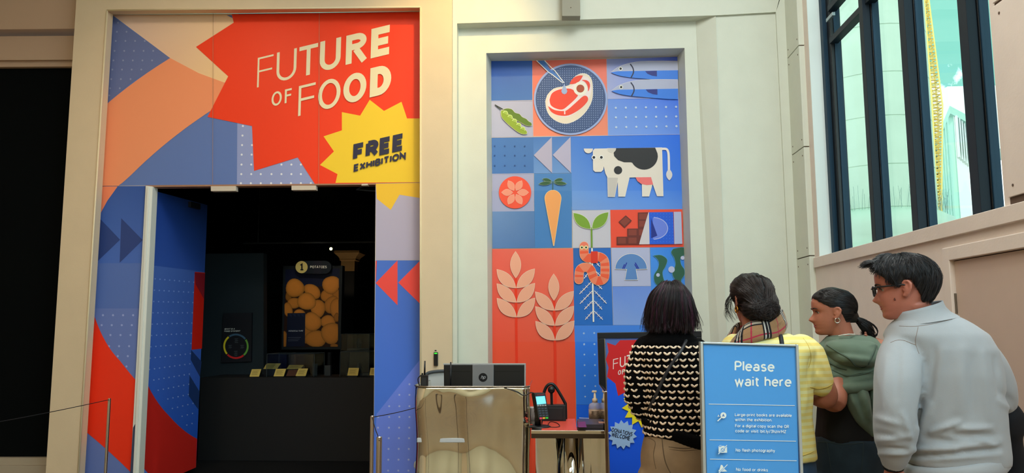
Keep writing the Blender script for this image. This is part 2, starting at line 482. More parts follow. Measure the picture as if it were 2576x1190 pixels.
# ================================================================ materials of the setting
CREAM = mat('cream_paint', (208, 190, 160), 0.6, k=1.12, bump=0.05, bscale=90, var=0.02)  # same wall paint as the next, warm lamplight put into the colour
CREAMR = mat('pale_paint', (203, 207, 195), 0.55, k=1.15, bump=0.05, bscale=90, var=0.02)  # same wall paint again, cool daylight put into the colour
BONE = mat('right_wall_paint', (216, 204, 194), 0.6, k=1.15, bump=0.06, bscale=70, var=0.03)
WHITE = mat('white_gloss', (215, 220, 215), 0.35, k=1.1)
BLACK = mat('black_blind', (5, 8, 9), 0.95, spec=.1)
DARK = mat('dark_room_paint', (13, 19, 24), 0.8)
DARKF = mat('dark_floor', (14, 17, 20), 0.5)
SLATE = mat('slate_partition', (22, 38, 46), 0.7)
WOOD = mat('hall_floor', (120, 95, 66), 0.3, var=0.18, vscale=3, stretch=(1, 8, 1))
FRAME = mat('window_frame_metal', (20, 31, 42), 0.5, spec=0.3)
FRAMEB = mat('window_frame_black', (10, 14, 18), 0.4)
JOINT = mat('joint_shadow', (96, 78, 66), 0.9)  # plain brown for joints, screw caps and the door gap
BLUEF = mat('window_frame_blue', (24, 52, 72), 0.5, spec=.3)
GLASS = glass_mat('window_glass', (238, 255, 250))
THING = glass_mat('case_glass', (240, 244, 244), .025)
YF, YG, YR, YM = 7.0, 7.13, 7.14, 7.35
XR = PY(2023, 106, 6.68).x + 0.0
X1 = PY(1980, 138, 7.02).x


def slab(mb, quads, y0, th, col=None, mi=0):
    for q in quads:
        a = [PY(x, y, y0) for x, y in q]; b = [Vector((p.x, y0 + th, p.z)) for p in a]
        mb.hexa(a, b, col, mi)
    return mb


def bridge(mb, p, q, yp, yq, col=None, mi=0):
    """splayed reveal strip between polyline p on plane yp and q on plane yq"""
    a = [PY(x, y, yp) for x, y in p]; b = [PY(x, y, yq) for x, y in q]
    for i in range(len(a) - 1): mb.poly([a[i], a[i + 1], b[i + 1], b[i]], col, mi)
    return mb


# ---------------------------------------------------------------- floor, ceiling, far walls of the hall
MB().box((-7, -7, -0.1), (XR + 0.3, 7.4, 0)).build('floor', WOOD, kind='structure')
MB().box((-7, -7, 6.0), (XR + 0.3, 7.6, 6.15)).build('ceiling', mat('ceiling_paint', (236, 236, 226), 0.8), kind='structure')
MB().box((-7.2, -7, 0), (-7, 7.6, 6)).build('wall_left', CREAM, kind='structure')
wb = MB().box((-7, -7.2, 0), (XR + 0.3, -7, 6)).build('wall_back', mat('back_wall_paint', (205, 204, 178), 0.7), kind='structure')
# ---------------------------------------------------------------- front wall left of the entrance
xl = lambda y: 192 - 0.0647 * y
ol = lambda y: 269.7 - 0.0625 * (y - 26)
mb = MB()
slab(mb, [[(xl(-200), -200), (ol(-200), -200), (ol(1330), 1330), (xl(1330), 1330)],
          [(ol(-200), -200), (1137, -200), (1137, 11.5), (1058, 17.6), (269.7, 26)],
          [(1058, 17.6), (1137, 11.5), (1137, 1330), (1058, 1330)]], YF - 0.03, 0.1)
bridge(mb, [(ol(1330), 1330), (269.7, 26), (1058, 17.6)], [(209 - 0.0625 * 140, 1330), (281, 37), (1056.5, 28.5)], YF - 0.03, YG)
WFL = mb.build('wall_front_entrance', CREAM, kind='structure')
mb = MB()
for a, b in (((269.7, 26), (1058, 17.6)), ((269.7, 26), (ol(1330), 1330)), ((1058, 17.6), (1058, 1330))):
    mb.tube([PY(a[0], a[1], YF - 0.035), PY(b[0], b[1], YF - 0.035)], 0.009, 8)
mb.build('trim_1', mat('bead_paint', (228, 214, 178), 0.4), kind='structure', smooth=True)
# recessed bay at far left
mb = MB()
slab(mb, [[(-700, -200), (186 + 40, -200), (186 + 30, 72), (-700, 80)]], 7.12, 0.3)
slab(mb, [[(-700, 96), (210, 90), (205, 150), (-700, 156)]], 7.2, 0.3)
slab(mb, [[(-700, 156), (210, 150), (205, 167), (-700, 173)]], 7.24, 0.3)
mb.build('wall_front_far', mat('bay_paint', (190, 162, 138), .6, bump=.05), kind='structure')  # cream beams painted browner, the bay's shade put into the colour
mb = MB()
slab(mb, [[(-300, 169.5), (205, 166.5), (160, 1152.8), (-300, 1152.8)]], 7.29, 0.04)
props(mb.build('black_panel', BLACK), 'tall plain black panel filling the bay left of the entrance', 'panel')
mb = MB()
slab(mb, [[(-700, 1153), (160, 1152), (155, 1172), (-700, 1173)]], 7.22, 0.2)
slab(mb, [[(-700, 1173), (160, 1172), (150, 1290), (-700, 1290)]], 7.17, 0.25)
mb.build('baseboard_front', mat('plinth_paint', (170, 158, 138), 0.6, bump=.1), kind='structure')
# ---------------------------------------------------------------- front wall round the mural
mb = MB()
fr = lambda y: 1800.5 + 0.0335 * (y - 38.6)
bk = lambda y: 1750 + 0.046 * (y - 54)
ro = lambda y: 1952 + 0.0495 * (y - 30)
mi_ = lambda y: 1722 + 0.0315 * (y - 120.6)
li_ = lambda y: 1223 + 0.006 * (y - 134)
slab(mb, [[(1125, -200), (2010, -200), (1952, 30), (1800.5, 38.6), (1149.6, 58.8), (1125, 59.5)],
          [(1125, 59.5), (1149.6, 58.8), (1149.6, 1330), (1125, 1330)],
          [(1952, 30), (ro(-200) + 90, -200), (2090, 1330), (ro(1330), 1330)]], YF + 0.02, 0.16)
slab(mb, [[(1800.5, 38.6), (1952, 30), (ro(1330), 1330), (fr(1330), 1330)]], YF + 0.045, 0.12)
bridge(mb, [(fr(1330), 1330), (1800.5, 38.6), (1149.6, 58.8), (1149.6, 1330)], [(bk(1330), 1330), (1750, 53.8), (1152, 73.5), (1152, 1330)], YF + 0.03, YR)
slab(mb, [[(1140, 60), (1840, 40), (1840, 118), (1722, 120.6), (1223, 133.6), (1140, 133.6)],
          [(1140, 133.6), (1223, 133.6), (li_(1330), 1330), (1140, 1330)],
          [(1722, 120.6), (1840, 118), (1850, 1330), (mi_(1330), 1330)]], YR, 0.1)
bridge(mb, [(li_(1330), 1330), (1223, 133.6), (1722, 120.6), (mi_(1330), 1330)],
       [(1241.5, 1330), (1235.5, 153.6), (1704, 142.5), (1742, 1330)], YR, YM)
mb.build('wall_front_mural', CREAMR, kind='structure')
# corner pilaster of facing panels
pil = empty('wall_front_pilaster', (X1, 6.7, 0), kind='structure')
zs = [0, 0.2, 1.15, 2.09, 3.03, 3.93, 4.85, 6.0]
for a, b in zip(zs[:-1], zs[1:]):
    MB().box((X1, 6.68, a + .004), (XR + 0.05, 7.1, b - .004)).build('facing_panel', CREAMR, pil, bevel=0.004)
    for yy in (6.72, 6.98):
        for zz in (b - 0.07, a + 0.07):
            MB().lathe((X1, yy, zz), [(0.001, -0.0015), (0.007, -0.0015), (0.007, 0.001)], 10, axis='X').build('screw_cap', JOINT, pil)
MB().box((X1 + .012, 6.69, 0), (XR + 0.02, 7.12, 6)).build('joint_backing', JOINT, pil)
# ---------------------------------------------------------------- right wall with window and door
WY0, WY1, WZ0, WZ1 = 3.87, 6.57, 2.07, 5.35
TH = 0.22
DY0, DY1, DZ = 3.38, 4.42, 1.86
mb = MB()
mb.box((XR, WY1, 0), (XR + TH, 7.4, 6)); mb.box((XR, WY0, 0), (XR + TH, WY1, WZ0) if False else (XR + TH, WY1, DZ)) if False else None
mb.box((XR, DY1, 0), (XR + TH, WY1, WZ0)); mb.box((XR, DY0, DZ), (XR + TH, DY1, WZ0)); mb.box((XR, WY0, WZ1), (XR + TH, WY1, 6))
mb.box((XR, -7, 0), (XR + TH, DY0, WZ0)); mb.box((XR, -7, WZ1), (XR + TH, WY0, 6))
W2 = ((-1.1, 1.9), (-5.2, -2.2))
mb.box((XR, 1.9, WZ0), (XR + TH, WY0, WZ1)); mb.box((XR, -2.2, WZ0), (XR + TH, -1.1, WZ1)); mb.box((XR, -7, WZ0), (XR + TH, -5.2, WZ1))
WR = mb.build('wall_right', BONE, kind='structure')
for i, (a, b) in enumerate(((2.10, 3.07), (3.07, 4.03), (4.03, 5.0))):
    MB().box((XR - 0.012, 2.1, a + 0.008), (XR, WY0 - 0.05, b - 0.008)).build('facing_panel', BONE, WR, bevel=0.003)
    for yy, zz in ((WY0 - 0.1, a + .06), (WY0 - 0.1, b - .06)):
        MB().lathe((XR - 0.013, yy, zz), [(0.001, -0.001), (0.007, -0.001), (0.007, 0.001)], 10, axis='X').build('screw_cap', JOINT, WR)
MB().box((XR - 0.002, 2.1, 2.07), (XR + .001, WY0 - 0.05, 5.0)).build('joint_backing', JOINT, WR)
MB().box((XR - 0.02, 1.2, 1.985), (XR + 0.004, 6.66, WZ0)).build('window_apron', BONE, WR, bevel=0.004)
MB().box((XR + .001, 6.562, WZ0), (XR + TH, 6.58, WZ1)).build('reveal_lining', mat('reveal_white', (228, 240, 240), .5), WR)  # added lining: cyan brightness of the sky is put into its paint
# window
win = empty('window_1', (XR + .12, 5.2, WZ0), kind='structure')
XF = XR + 0.10
def fbox(name, y0, y1, z0, z1, x0, x1, m=FRAME): return MB().box((x0, y0, z0), (x1, y1, z1)).build(name, m, win, bevel=0.003)
fbox('jamb', 6.50, WY1, WZ0, WZ1, XF + .0, XF + .05, BLUEF); fbox('jamb', 6.42, 6.52, WZ0, WZ1, XF + .035, XF + .12, FRAMEB)
fbox('jamb', WY0, WY0 + .07, WZ0, WZ1, XF + .04, XF + .12, FRAMEB)
fbox('sill_frame', WY0, WY1, WZ0, WZ0 + .035, XF + .03, XF + .12, FRAMEB)
fbox('head_frame', WY0, WY1, WZ1 - .07, WZ1, XF + .03, XF + .12, FRAMEB)
MUL = ((5.66, .07), (5.00, .085), (4.27, .09))
for y, w in MUL:
    fbox('mullion', y, y + w, WZ0, WZ1, XF, XF + .055, FRAME); fbox('mullion', y - 0.012, y + w + .03, WZ0, WZ1, XF + .055, XF + .10, FRAMEB)
for a, b, zz in ((5.73, 6.42, 3.84), (5.73, 6.42, 4.12), (5.08, 5.66, 3.86), (4.36, 5.0, 4.6)):
    fbox('transom', a, b, zz, zz + .05, XF + .02, XF + .09, FRAME)
for a, b in ((5.74, 6.43), (5.08, 5.66), (4.36, 5.0), (WY0 + .07, 4.27)):
    # slim inner casement of each light and the pane itself
    for y in (a + .012, b - .022): fbox('casement_stile', y, y + .012, WZ0 + .03, WZ1 - .07, XF + .06, XF + .11, BLUEF)
    MB().box((XF + .075, a, WZ0), (XF + .081, b, WZ1)).build('pane', GLASS, win)
fbox('stay_handle', 6.25, 6.40, 4.02, 4.05, XF - 0.005, XF + .02, mat('grey_handle', (150, 165, 170), .3, metal=.6))
for k_, (a, b) in enumerate(W2):  # unseen rear windows, added to let cool daylight onto the people
    w2 = empty('window_%d' % (k_ + 2), (XR + .12, (a + b) / 2, WZ0), kind='structure')
    for y in (a, a + (b - a) / 3 - .04, a + 2 * (b - a) / 3 - .04, b - .08): MB().box((XF, y, WZ0), (XF + .1, y + .08, WZ1)).build('mullion', FRAME, w2, bevel=.003)
    for z in (WZ0, 3.84, WZ1 - .06): MB().box((XF + .02, a, z), (XF + .09, b, z + .06)).build('transom', FRAME, w2, bevel=.003)
    MB().box((XF + .05, a, WZ0), (XF + .056, b, WZ1)).build('pane', GLASS, w2)
# door in the right wall
dr = empty('door_1', (XR, 3.9, 0), kind='structure')
for a in ((DY1 - .004, DY1 + .07, 0, DZ + .07), (DY0 - .07, DY0 + .004, 0, DZ + .07), (DY0, DY1, DZ - .004, DZ + .07)):
    MB().box((XR - .015, a[0], a[2]), (XR + .02, a[1], a[3])).build('architrave', BONE, dr, bevel=.005)
MB().box((XR + .012, DY0 + .004, 0.01), (XR + .05, DY1 - .006, DZ - .008)).build('leaf', mat('door_paint', (204, 182, 166), .55, var=.02, bump=.03), dr, bevel=.002)
MB().box((XR + .02, DY0, 0.0), (XR + .06, DY1, DZ)).build('door_gap', JOINT, dr)
for z in (1.62, 1.0, .25):
    MB().lathe((XR + .006, DY1 - .004, z - .055), [(.006, 0), (.006, .11)], 8).build('hinge', mat('hinge_steel', (120, 110, 100), .35, metal=.8), dr, smooth=False)
MB().lathe((XR + .0, DY0 + .09, 1.0), [(.01, -.05), (.01, 0)], 10, axis='X').build('handle', MATS['hinge_steel'], dr)
# ---------------------------------------------------------------- outside
STONE = mat('portland_stone', (196, 212, 196), .8, var=.05, vscale=2, bump=.1, bscale=12)
STONEW = mat('white_render', (240, 240, 236), .7)
MB().box((XR + .6, -20, -.3), (90, 140, -0.05)).build('ground', mat('street_paving', (150, 150, 145), .9), kind='structure')
YO = 15.0
cxy = PY(2200, 400, YO)
rim = PY(2330, 300, YO).x - cxy.x
colm = empty('stone_column', (cxy.x, YO, 0), 'massive round pale stone column standing outside the left window panes', 'column')
zj = lambda y: PY(2200, y, YO - rim).z
js = [zj(520), zj(412), zj(290), zj(180), zj(60), zj(-60), zj(-180)]
for a, b in zip(js[:-1], js[1:]):
    MB().lathe((cxy.x, YO, a), [(rim * .985, .0), (rim, .012), (rim, b - a - .012), (rim * .985, b - a)], 96).build('drum', STONE, colm)
zb = js[0]
prof = [(rim * 1.30, -2.4), (rim * 1.30, -1.0), (rim * 1.34, -.97), (rim * 1.34, -.7), (rim * 1.22, -.66), (rim * 1.27, -.5), (rim * 1.3, -.33), (rim * 1.27, -.16), (rim * 1.1, -.06), (rim, 0)]
MB().lathe((cxy.x, YO, zb), prof, 48).build('base', STONE, colm, smooth=True)
MB().box((cxy.x - rim * 1.5, YO - rim * 1.5, -.3), (cxy.x + rim * 1.5, YO + rim * 1.5, zb - 1.6)).build('pedestal', STONE, colm)
mb = MB()
for i in range(150):
    a = 2 * math.pi * i / 150; r0 = rim * (1.05 + .18 * R.random()); c = Vector((cxy.x + r0 * math.cos(a), YO + r0 * math.sin(a), zb - .04))
    mb.tube([c, c + Vector((R.uniform(-.06, .06), R.uniform(-.06, .06), R.uniform(.25, .45)))], .003, 3)
mb.build('bird_spikes', mat('spike_wire', (110, 140, 135), .4), colm, kind='stuff')
# coping wall beyond
q = [PY(2318, 600, 17.5), PY(2480, 545, 17.5)]
mb = MB(); mb.box((q[0].x - 1.0, 17.2, -.3), (q[0].x + 9, 17.6, PY(2400, 572, 17.3).z - .08))
cw = mb.build('parapet_wall', STONE); props(cw, 'low pale stone parapet wall outside behind the column base', 'wall')
MB().box((q[0].x - 1.0, 17.1, PY(2400, 572, 17.3).z - .08), (q[0].x + 9, 17.7, PY(2400, 572, 17.3).z)).build('coping', STONEW, cw)
# tower building far behind
c0 = PY(2400, 300, 60.0); tw = empty('tower_building', (c0.x, 60, 0), 'white tower building with fluted flank and tall slit windows behind the crane', 'building')
xl_, xr_ = PY(2350, 300, 75).x, PY(2500, 300, 60).x
ztop = PY(2400, 272, 60).z; zlow = PY(2400, 396, 60).z
TWG = mat('tower_flank', (176, 215, 196), .8); TWW = mat('tower_white', (240, 242, 238), .7); TWD = mat('tower_window', (120, 140, 128), .5)  # greenish flank has that face's shade put into the colour, white is sunlit
mb = MB(); ang = Vector((-0.10, 1, 0)).normalized()
def tpt(s, t, z): return Vector((c0.x + s, 60 + t, z)) + Vector((-s * 0, s * .25, 0))
fl = PY(2345, 300, 78); e1 = Vector((c0.x, 60, 0)); e2 = Vector((fl.x, 78, 0)); e3 = Vector((xr_, 60 + 4, 0)); e4 = e2 + e3 - e1
def prism(mb, P, z0, z1, col=None): return mb.hexa([Vector((p.x, p.y, z0)) for p in P], [Vector((p.x, p.y, z1)) for p in P])
prism(mb, [e1, e2, e4, e3], 0, ztop - .6).build('body', TWW, tw)
n1 = Vector((-(e2 - e1).y, (e2 - e1).x, 0)).normalized()
if n1.x > 0: n1 = -n1
for i in range(9):
    a = e1.lerp(e2, (i + .15) / 9); b = e1.lerp(e2, (i + .65) / 9)
    prism(MB(), [a, b, b + n1 * .35, a + n1 * .35], 0, ztop - .6).build('fin', TWG, tw)
for i in range(5):
    a = e1.lerp(e3, (i + .0) / 5 + .03); b = e1.lerp(e3, (i + .45) / 5 + .03)
    prism(MB(), [a, b, b + Vector((0, -.35, 0)), a + Vector((0, -.35, 0))], zlow, ztop - .6).build('pier', TWW, tw)
    a = b; b = e1.lerp(e3, (i + 1) / 5 + .03)
    for k in range(4):
        z0 = zlow + .3 + (ztop - zlow - 1.2) * k / 4; prism(MB(), [a, b, b + Vector((0, -.05, 0)), a + Vector((0, -.05, 0))], z0, z0 + (ztop - zlow) / 4.6).build('window', TWD, tw)
P = [e1 + Vector((-.6, -.7, 0)), e2 + Vector((-.6, 0, 0)), e4, e3 + Vector((.5, -.5, 0))]
prism(MB(), P, ztop - .6, ztop).build('cornice', TWG, tw)
q0 = PY(2385, 240, 70); q1 = PY(2500, 215, 70)
prism(MB(), [Vector((q0.x, 70, 0)), Vector((q0.x - .5, 84, 0)), Vector((q1.x + 3, 84, 0)), Vector((q1.x + 3, 70, 0))], ztop - 1, q1.z).build('penthouse', TWW, tw)
# crane mast
YC = 30.0
am, a0, a1 = PY(2352, 268, YC), PY(2361, 520, YC), PY(2321, -80, YC); YEL = mat('crane_yellow', (252, 205, 112), .6, k=1.1)
cr = empty('crane_mast', (a0.x, YC, 0), 'slim leaning yellow lattice crane mast against the sky', 'crane')
d = (am - a0); bot = a0 - d * (a0.z / d.z)
leg = []
for sx, sy in ((-1, -1), (1, -1), (1, 1), (-1, 1)):
    p = [bot + Vector((sx * .07, sy * .07, 0)), a0 + Vector((sx * .075, sy * .075, 0)), am + Vector((sx * .19, sy * .19, 0)), a1 + Vector((sx * .05, sy * .05, 0))]; leg.append(p)
    MB().tube(p, .03, 6).build('chord', YEL, cr)
mb = MB()
for sgm, N in ((1, 34), (2, 40)):
    for k in range(N):
        t = k / N; t2 = (k + 1) / N
        for i in range(4):
            j = (i + 1) % 4; A = leg[i][sgm].lerp(leg[i][sgm + 1], t); B = leg[j][sgm].lerp(leg[j][sgm + 1], t if k % 2 else t2); C_2 = leg[j][sgm].lerp(leg[j][sgm + 1], t)
            mb.tube([A, B], .022, 3); mb.tube([A, C_2], .022, 3)
mb.build('lattice', YEL, cr, kind='stuff')
# ================================================================ the entrance surround and its printed graphics
BOARD = mat('board_edge', (205, 195, 180), .6)
ent = empty('entrance_surround', PY(660, 240, YG), 'printed graphic surround framing the dark exhibition doorway', 'exhibition sign')
bd = lambda q, nm='board': slab(MB(), [q], YG, .05).build(nm, BOARD, ent)
bd([(281, 37), (536, 34.5), (536, 466), (254.5, 468)]); bd([(536.6, 34.5), (803, 32), (803, 464), (536.6, 466)]); bd([(803.6, 32), (1056.5, 28.5), (1056.5, 459.5), (803.6, 464)])
bd([(254.5, 468.8), (366, 467), (322, 1330), (203, 1330)]); bd([(945, 461.5), (1056.5, 460), (1058, 1330), (938, 1330)])
SHB = (96, 120, 172)
p = Print(YP_(YG), .0006, 1.3)
LB, SB, DBL = (118, 132, 172), (90, 118, 170), (88, 112, 168)
p.poly([(281, 38), (1056, 30), (1056, 459), (254.5, 467.5)], DBL)
p.poly([(597, 290), (800, 290), (800, 463), (596, 465)], (132, 144, 188))
p.dots([(x, y) for y, xs in ((317, (611,)), (341, (610,)), (365, (609, 634)), (389, (608, 633)), (414, (607.5, 632, 708, 733, 757)), (438, (607, 632, 656, 683, 708, 733, 757)),
                             (461, (606, 631, 656, 682, 707, 732, 757, 782))) for x in xs], 2.7, (205, 210, 222))
p.poly([(283, 38), (600, 35), (600, 200), (565, 208), (500, 184), (428, 146)], ((205, 180, 165), (222, 190, 150), (225, 190, 135), (225, 185, 135), (222, 185, 140), (210, 175, 145)))
p.poly([(281, 40), (428, 146), (330, 208), (268, 262)], (92, 105, 150))
p.dots([(297 + 24.3 * i - .12 * (y - 55), y) for j, y in enumerate((57, 80, 103, 128, 152, 175, 199, 222, 240)) for i in range(5)
        if (297 + 24.3 * i) < 289 + (y - 42) * 1.36 and (297 + 24.3 * i) < 425 - (y - 146) * 1.36 and y < 245], 2.3, (128, 138, 170))
og = [(428, 146), (500, 184), (565, 208), (562, 235), (540, 262), (534, 276)] + bez((534, 276), (420, 350), (330, 440), n=10)[1:] + bez((330, 440), (306, 462), (288, 477), n=4)[1:] + [(254.5, 478), (268, 262)] + bez((268, 262), (340, 200), (428, 146), n=6)[1:-1]
p.poly([(a, min(b, 467.5)) for a, b in og], (238, 138, 98))
p.poly([(570, 38), (584, 38), (586, 46)], (90, 110, 165))
p.poly([(583, 36), (588, 57), (493, 118), (574, 192), (522, 294), (634, 317), (639, 430), (749, 396), (792, 462.8), (1056, 459), (1056, 30)], (226, 58, 28))
p.poly([(844, 460), (849, 438), (805, 415), (840, 381), (814, 343), (860, 328), (860, 282), (906, 291), (930, 251), (966, 279), (1010, 256), (1024, 298), (1056, 298), (1056, 458.5)], (240, 186, 48))
p.tf = T(1.9835, 0, 0); WL = (212, 203, 170)
def LET(ch, x0, x1, tl, bl, sl, w): p.letter(ch, [(x0, bl), (x1, bl - sl * (x1 - x0)), (x0 + .03 * (bl - tl), tl), (x1 + .03 * (bl - tl), tl - sl * (x1 - x0))], w, WL)
sl = .24
for a in (('F', 1282, 1361, 289, 437, sl, 9), ('U', 1378, 1477, 263, 412, sl, 14), ('T', 1490, 1583, 236, 386, sl, 20), ('U', 1594, 1698, 209, 360, sl, 25),
          ('R', 1724, 1828, 179, 324, sl, 31), ('E', 1849, 1941, 145, 292, sl, 37)): LET(*a)
for a in (('O', 1354, 1405, 462, 533, sl, 10), ('F', 1420, 1454, 447, 516, sl, 10), ('F', 1487, 1571, 430, 580, sl, 13), ('O', 1585, 1697, 408, 556, sl, 20),
          ('O', 1711, 1826, 378, 523, sl, 30), ('D', 1844, 1950, 341, 487, sl, 39)): LET(*a)
NV = (42, 44, 66)
p.text('FREE', (1760, 806), (2016, 748), 86, NV, w=.29, upx=4)
p.text('EXHIBITION', (1764, 858), (2024, 792), 37, NV, w=.25, upx=2)
p.tf = lambda q: q
for x in (536.2, 803.2): p.stroke([(x, 34), (x - 1.5, 466)], .9, (150, 120, 95))
p.build('header_print', ent)
# left strip
p = Print(YP_(YG), .0006, 1.3)
le = lambda y: 254.5 - .0615 * (y - 468)
re = lambda y: 366 - .0505 * (y - 467)
p.poly([(le(468.5), 468.8), (re(467), 467.5), (re(1330), 1330), (le(1330), 1330)], (78, 104, 168))
p.poly([(le(469), 469), (re(469), 469), (re(662), 662), (le(662), 662)], ((52, 84, 152), (48, 80, 150), (66, 98, 172), (66, 98, 172)))
p.poly([(le(776), 776), (re(776), 776), (re(1330), 1330), (le(1330), 1330)], (92, 112, 172))
p.poly([(le(469), 469), (296, 469), (270, 505), (251, 540)], (232, 128, 92))
p.poly([(le(548), 548), (302, 603), (le(660), 660)], (42, 62, 118)); p.poly([(305, 549), (359, 604), (301, 661)], (42, 62, 118))
p.dots([(259 + 25.3 * i - .13 * (y - 793) + (.0 if y < 830 else 0), y) for y in (793, 818, 843, 871, 896, 922) for i in range(4)], 2.8, (140, 154, 200))
rc = bez((238, 797), (262, 868), (302, 908), n=8) + bez((302, 908), (322, 934), (343, 958), n=5)[1:]
p.poly(rc + [(334, 1187)] + [(x, y) for x, y in bez((325, 1184), (270, 1130), (217, 1087), n=5)], (222, 48, 22))
p.poly([(343, 958), (343, 1100), (330, 1190), (325, 1184)], (222, 48, 22))
p.build('left_strip_print', ent)
p = Print(YP_(YG), .0006, 1.3)
p.poly([(945, 461), (1056, 459.5), (1056.5, 654), (945, 654)], (164, 160, 184))
p.poly([(945, 462), (1056, 460), (1056, 498), (1005, 490), (983, 528), (948, 500)], (236, 178, 52))
p.poly([(945, 655), (1056.5, 655), (1058, 1330), (938, 1330)], ((70, 108, 196), (64, 100, 180), (62, 110, 238), (60, 112, 240)))
p.poly([(1056.5, 905), (947, 1042), (938, 1330), (1058, 1330)], (98, 124, 222))
p.dots([(x, y) for x, y in [(1030, 966.8)] + [(x, 993.4) for x in (1004.6, 1030)] + [(x, 1022) for x in (979, 1004.6, 1030)] + [(x - .02 * (y - 1049), y) for y in (1049, 1076, 1102.5, 1129.5, 1156.5, 1184) for x in (951.5, 979, 1004.6, 1030)]], 2.6, (150, 165, 228))
p.poly([(1000, 655), (1000, 768), (945, 712)], (222, 72, 66)); p.poly([(1056.5, 656), (1056.5, 764), (1002, 711)], (222, 72, 66)); p.poly([(945, 656), (948, 656), (945.5, 708), (944.5, 708)], (222, 72, 66))
p.build('right_strip_print', ent)
# door jamb, head bits
mb = MB(); q = [(366, 467), (384, 469), (342, 1330), (320, 1330)]; slab(mb, [q], YG - .03, .1)
mb.build('door_jamb', WHITE, ent, bevel=.004)
mb = MB(); a = [PY(x, y, YG - .045) for x, y in [(370, 470), (376, 470), (334, 1330), (327, 1330)]]; mb.hexa(a, [v + Vector((0, .02, 0)) for v in a]); mb.build('jamb_bead', WHITE, ent, bevel=.003)
mb = MB(); slab(mb, [[(366, 466), (945, 461), (945, 464.5), (366, 470.5)]], YG - .01, .1); mb.build('lintel_edge', mat('lintel_wood', (160, 120, 95), .6), ent)
for x0, x1, y0, y1 in ((530, 593, 468.5, 481), (733, 794.5, 467, 478.5), (909, 925, 462.5, 467)):
    slab(MB(), [[(x0, y0), (x1, y0 - .5), (x1, y1 - .5), (x0, y1)]], YG - .02, .06).build('stop_block', BOARD, ent, bevel=.003)
mb = MB(); mb.tube([PY(925, 462, YG + .1), PY(897, 477, YG + .25), PY(945, 481, YG + .3)], .008, 6); mb.build('closer_arm', mat('dark_steel', (70, 75, 85), .4, metal=.7), ent)
# open door leaf
H = PY(384, 480, YG + .02); Fp = PY(521, 516, 8.22)
dv = Vector((Fp.x - H.x, Fp.y - H.y, 0)).normalized(); LN = Vector((dv.y, -dv.x, 0))
if (CAM - H).dot(LN) < 0: LN = -LN
LP = Plane(H, LN)
leaf_ = empty('door_2', H, kind='structure')
oq = [(384, 479), (522, 516), (493, 1176), (336, 1240)]
w = [LP.pt(x, y) for x, y in oq]; MB().hexa(w, [v - LN * .045 for v in w]).build('leaf', mat('leaf_core', (60, 70, 100), .6), leaf_)
p = Print(LP, .0006, 1.3)
DB = (40, 72, 150)
p.poly([(384, 479), (522, 516), (515, 684), (376, 667)], ((30, 62, 140), (34, 62, 120), (42, 78, 160), (48, 82, 165)))
p.poly([(376, 667), (515, 684), (493, 1176), (338, 1240)], ((70, 102, 176), (60, 96, 176), (22, 80, 190), (30, 88, 200)))
def lv(x, y):
    """leaf grid: x 0..1 across, y pixel on near edge"""
    xa = 376 - .0645 * (y - 667); yb = 684 + (y - 667) * (1176 - 684) / (1240 - 667) * 1.0; xb = 515 - .0447 * (yb - 684)
    return (xa + (xb - xa) * x, y + (yb - y) * x)
p.dots([lv((i + .35) / 11.5, 700 + 29 * j) for j in range(15) for i in range(11) if (i + .35) / 11.5 < .82 or j > 9
        if lv((i + .35) / 11.5, 700 + 29 * j)[1] < (940 + (lv((i + .35) / 11.5, 700 + 29 * j)[0] - 358) * 1.25) - 4], 1.9, (120, 146, 205), n=6)
p.poly([(490, 684), (516, 686), (508, 877), (482, 880)], (190, 30, 20)); p.poly([(490, 686), (516, 688), (513, 752), (492, 715)], (130, 25, 40))
for t in ([(481, 880), (507, 910), (503, 948), (480, 905)], [(477, 944), (502, 985), (499, 1030), (475, 996)]): p.poly(t, (24, 50, 102))
p.poly(bez((359, 934), (378, 998), (425, 1046), n=7) + bez((425, 1046), (462, 1088), (496, 1104), n=6)[1:] + [(493, 1176), (400, 1216), (372, 1190), (345, 1158)], ((205, 36, 26),) * 14 + ((120, 26, 32), (150, 30, 32), (190, 40, 30), (200, 44, 30)) if False else (186, 34, 28))
p.poly([(345, 1160), (372, 1190), (395, 1218), (338, 1240)], (84, 120, 205))
p.build('leaf_print', leaf_)
a = [LP.pt(x, y, .002) for x, y in ((473, 507), (498, 513), (498, 527), (473, 521))]; MB().hexa(a, [v + LN * .03 for v in a]).build('door_closer', mat('closer_grey', (22, 26, 34), .5), leaf_, bevel=.003)
# ================================================================ the dark exhibition room behind
mb = MB()
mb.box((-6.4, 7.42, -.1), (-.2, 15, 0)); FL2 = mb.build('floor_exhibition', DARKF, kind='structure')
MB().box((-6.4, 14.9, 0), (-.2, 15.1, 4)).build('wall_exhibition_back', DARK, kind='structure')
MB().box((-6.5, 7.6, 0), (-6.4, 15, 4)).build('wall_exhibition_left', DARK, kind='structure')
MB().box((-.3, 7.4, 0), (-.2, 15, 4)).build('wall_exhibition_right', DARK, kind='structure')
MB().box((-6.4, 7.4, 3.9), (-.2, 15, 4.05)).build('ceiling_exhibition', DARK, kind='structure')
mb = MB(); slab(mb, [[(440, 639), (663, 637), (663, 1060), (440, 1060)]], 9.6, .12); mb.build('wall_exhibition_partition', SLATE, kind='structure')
T7 = T(3.7196, 500, 640)
pn = empty('info_panel', PY(590, 850, 9.56), 'dark wall panel with a coloured ring diagram asking about food systems', 'information panel')
q = T7([(228, 550), (497, 545), (490, 1003), (212, 1012)]); slab(MB(), [q], 9.56, .03).build('panel_board', mat('navy_board', (10, 16, 28), .6), pn)
p = Print(YP_(9.56), .001, 1.6); p.tf = T7
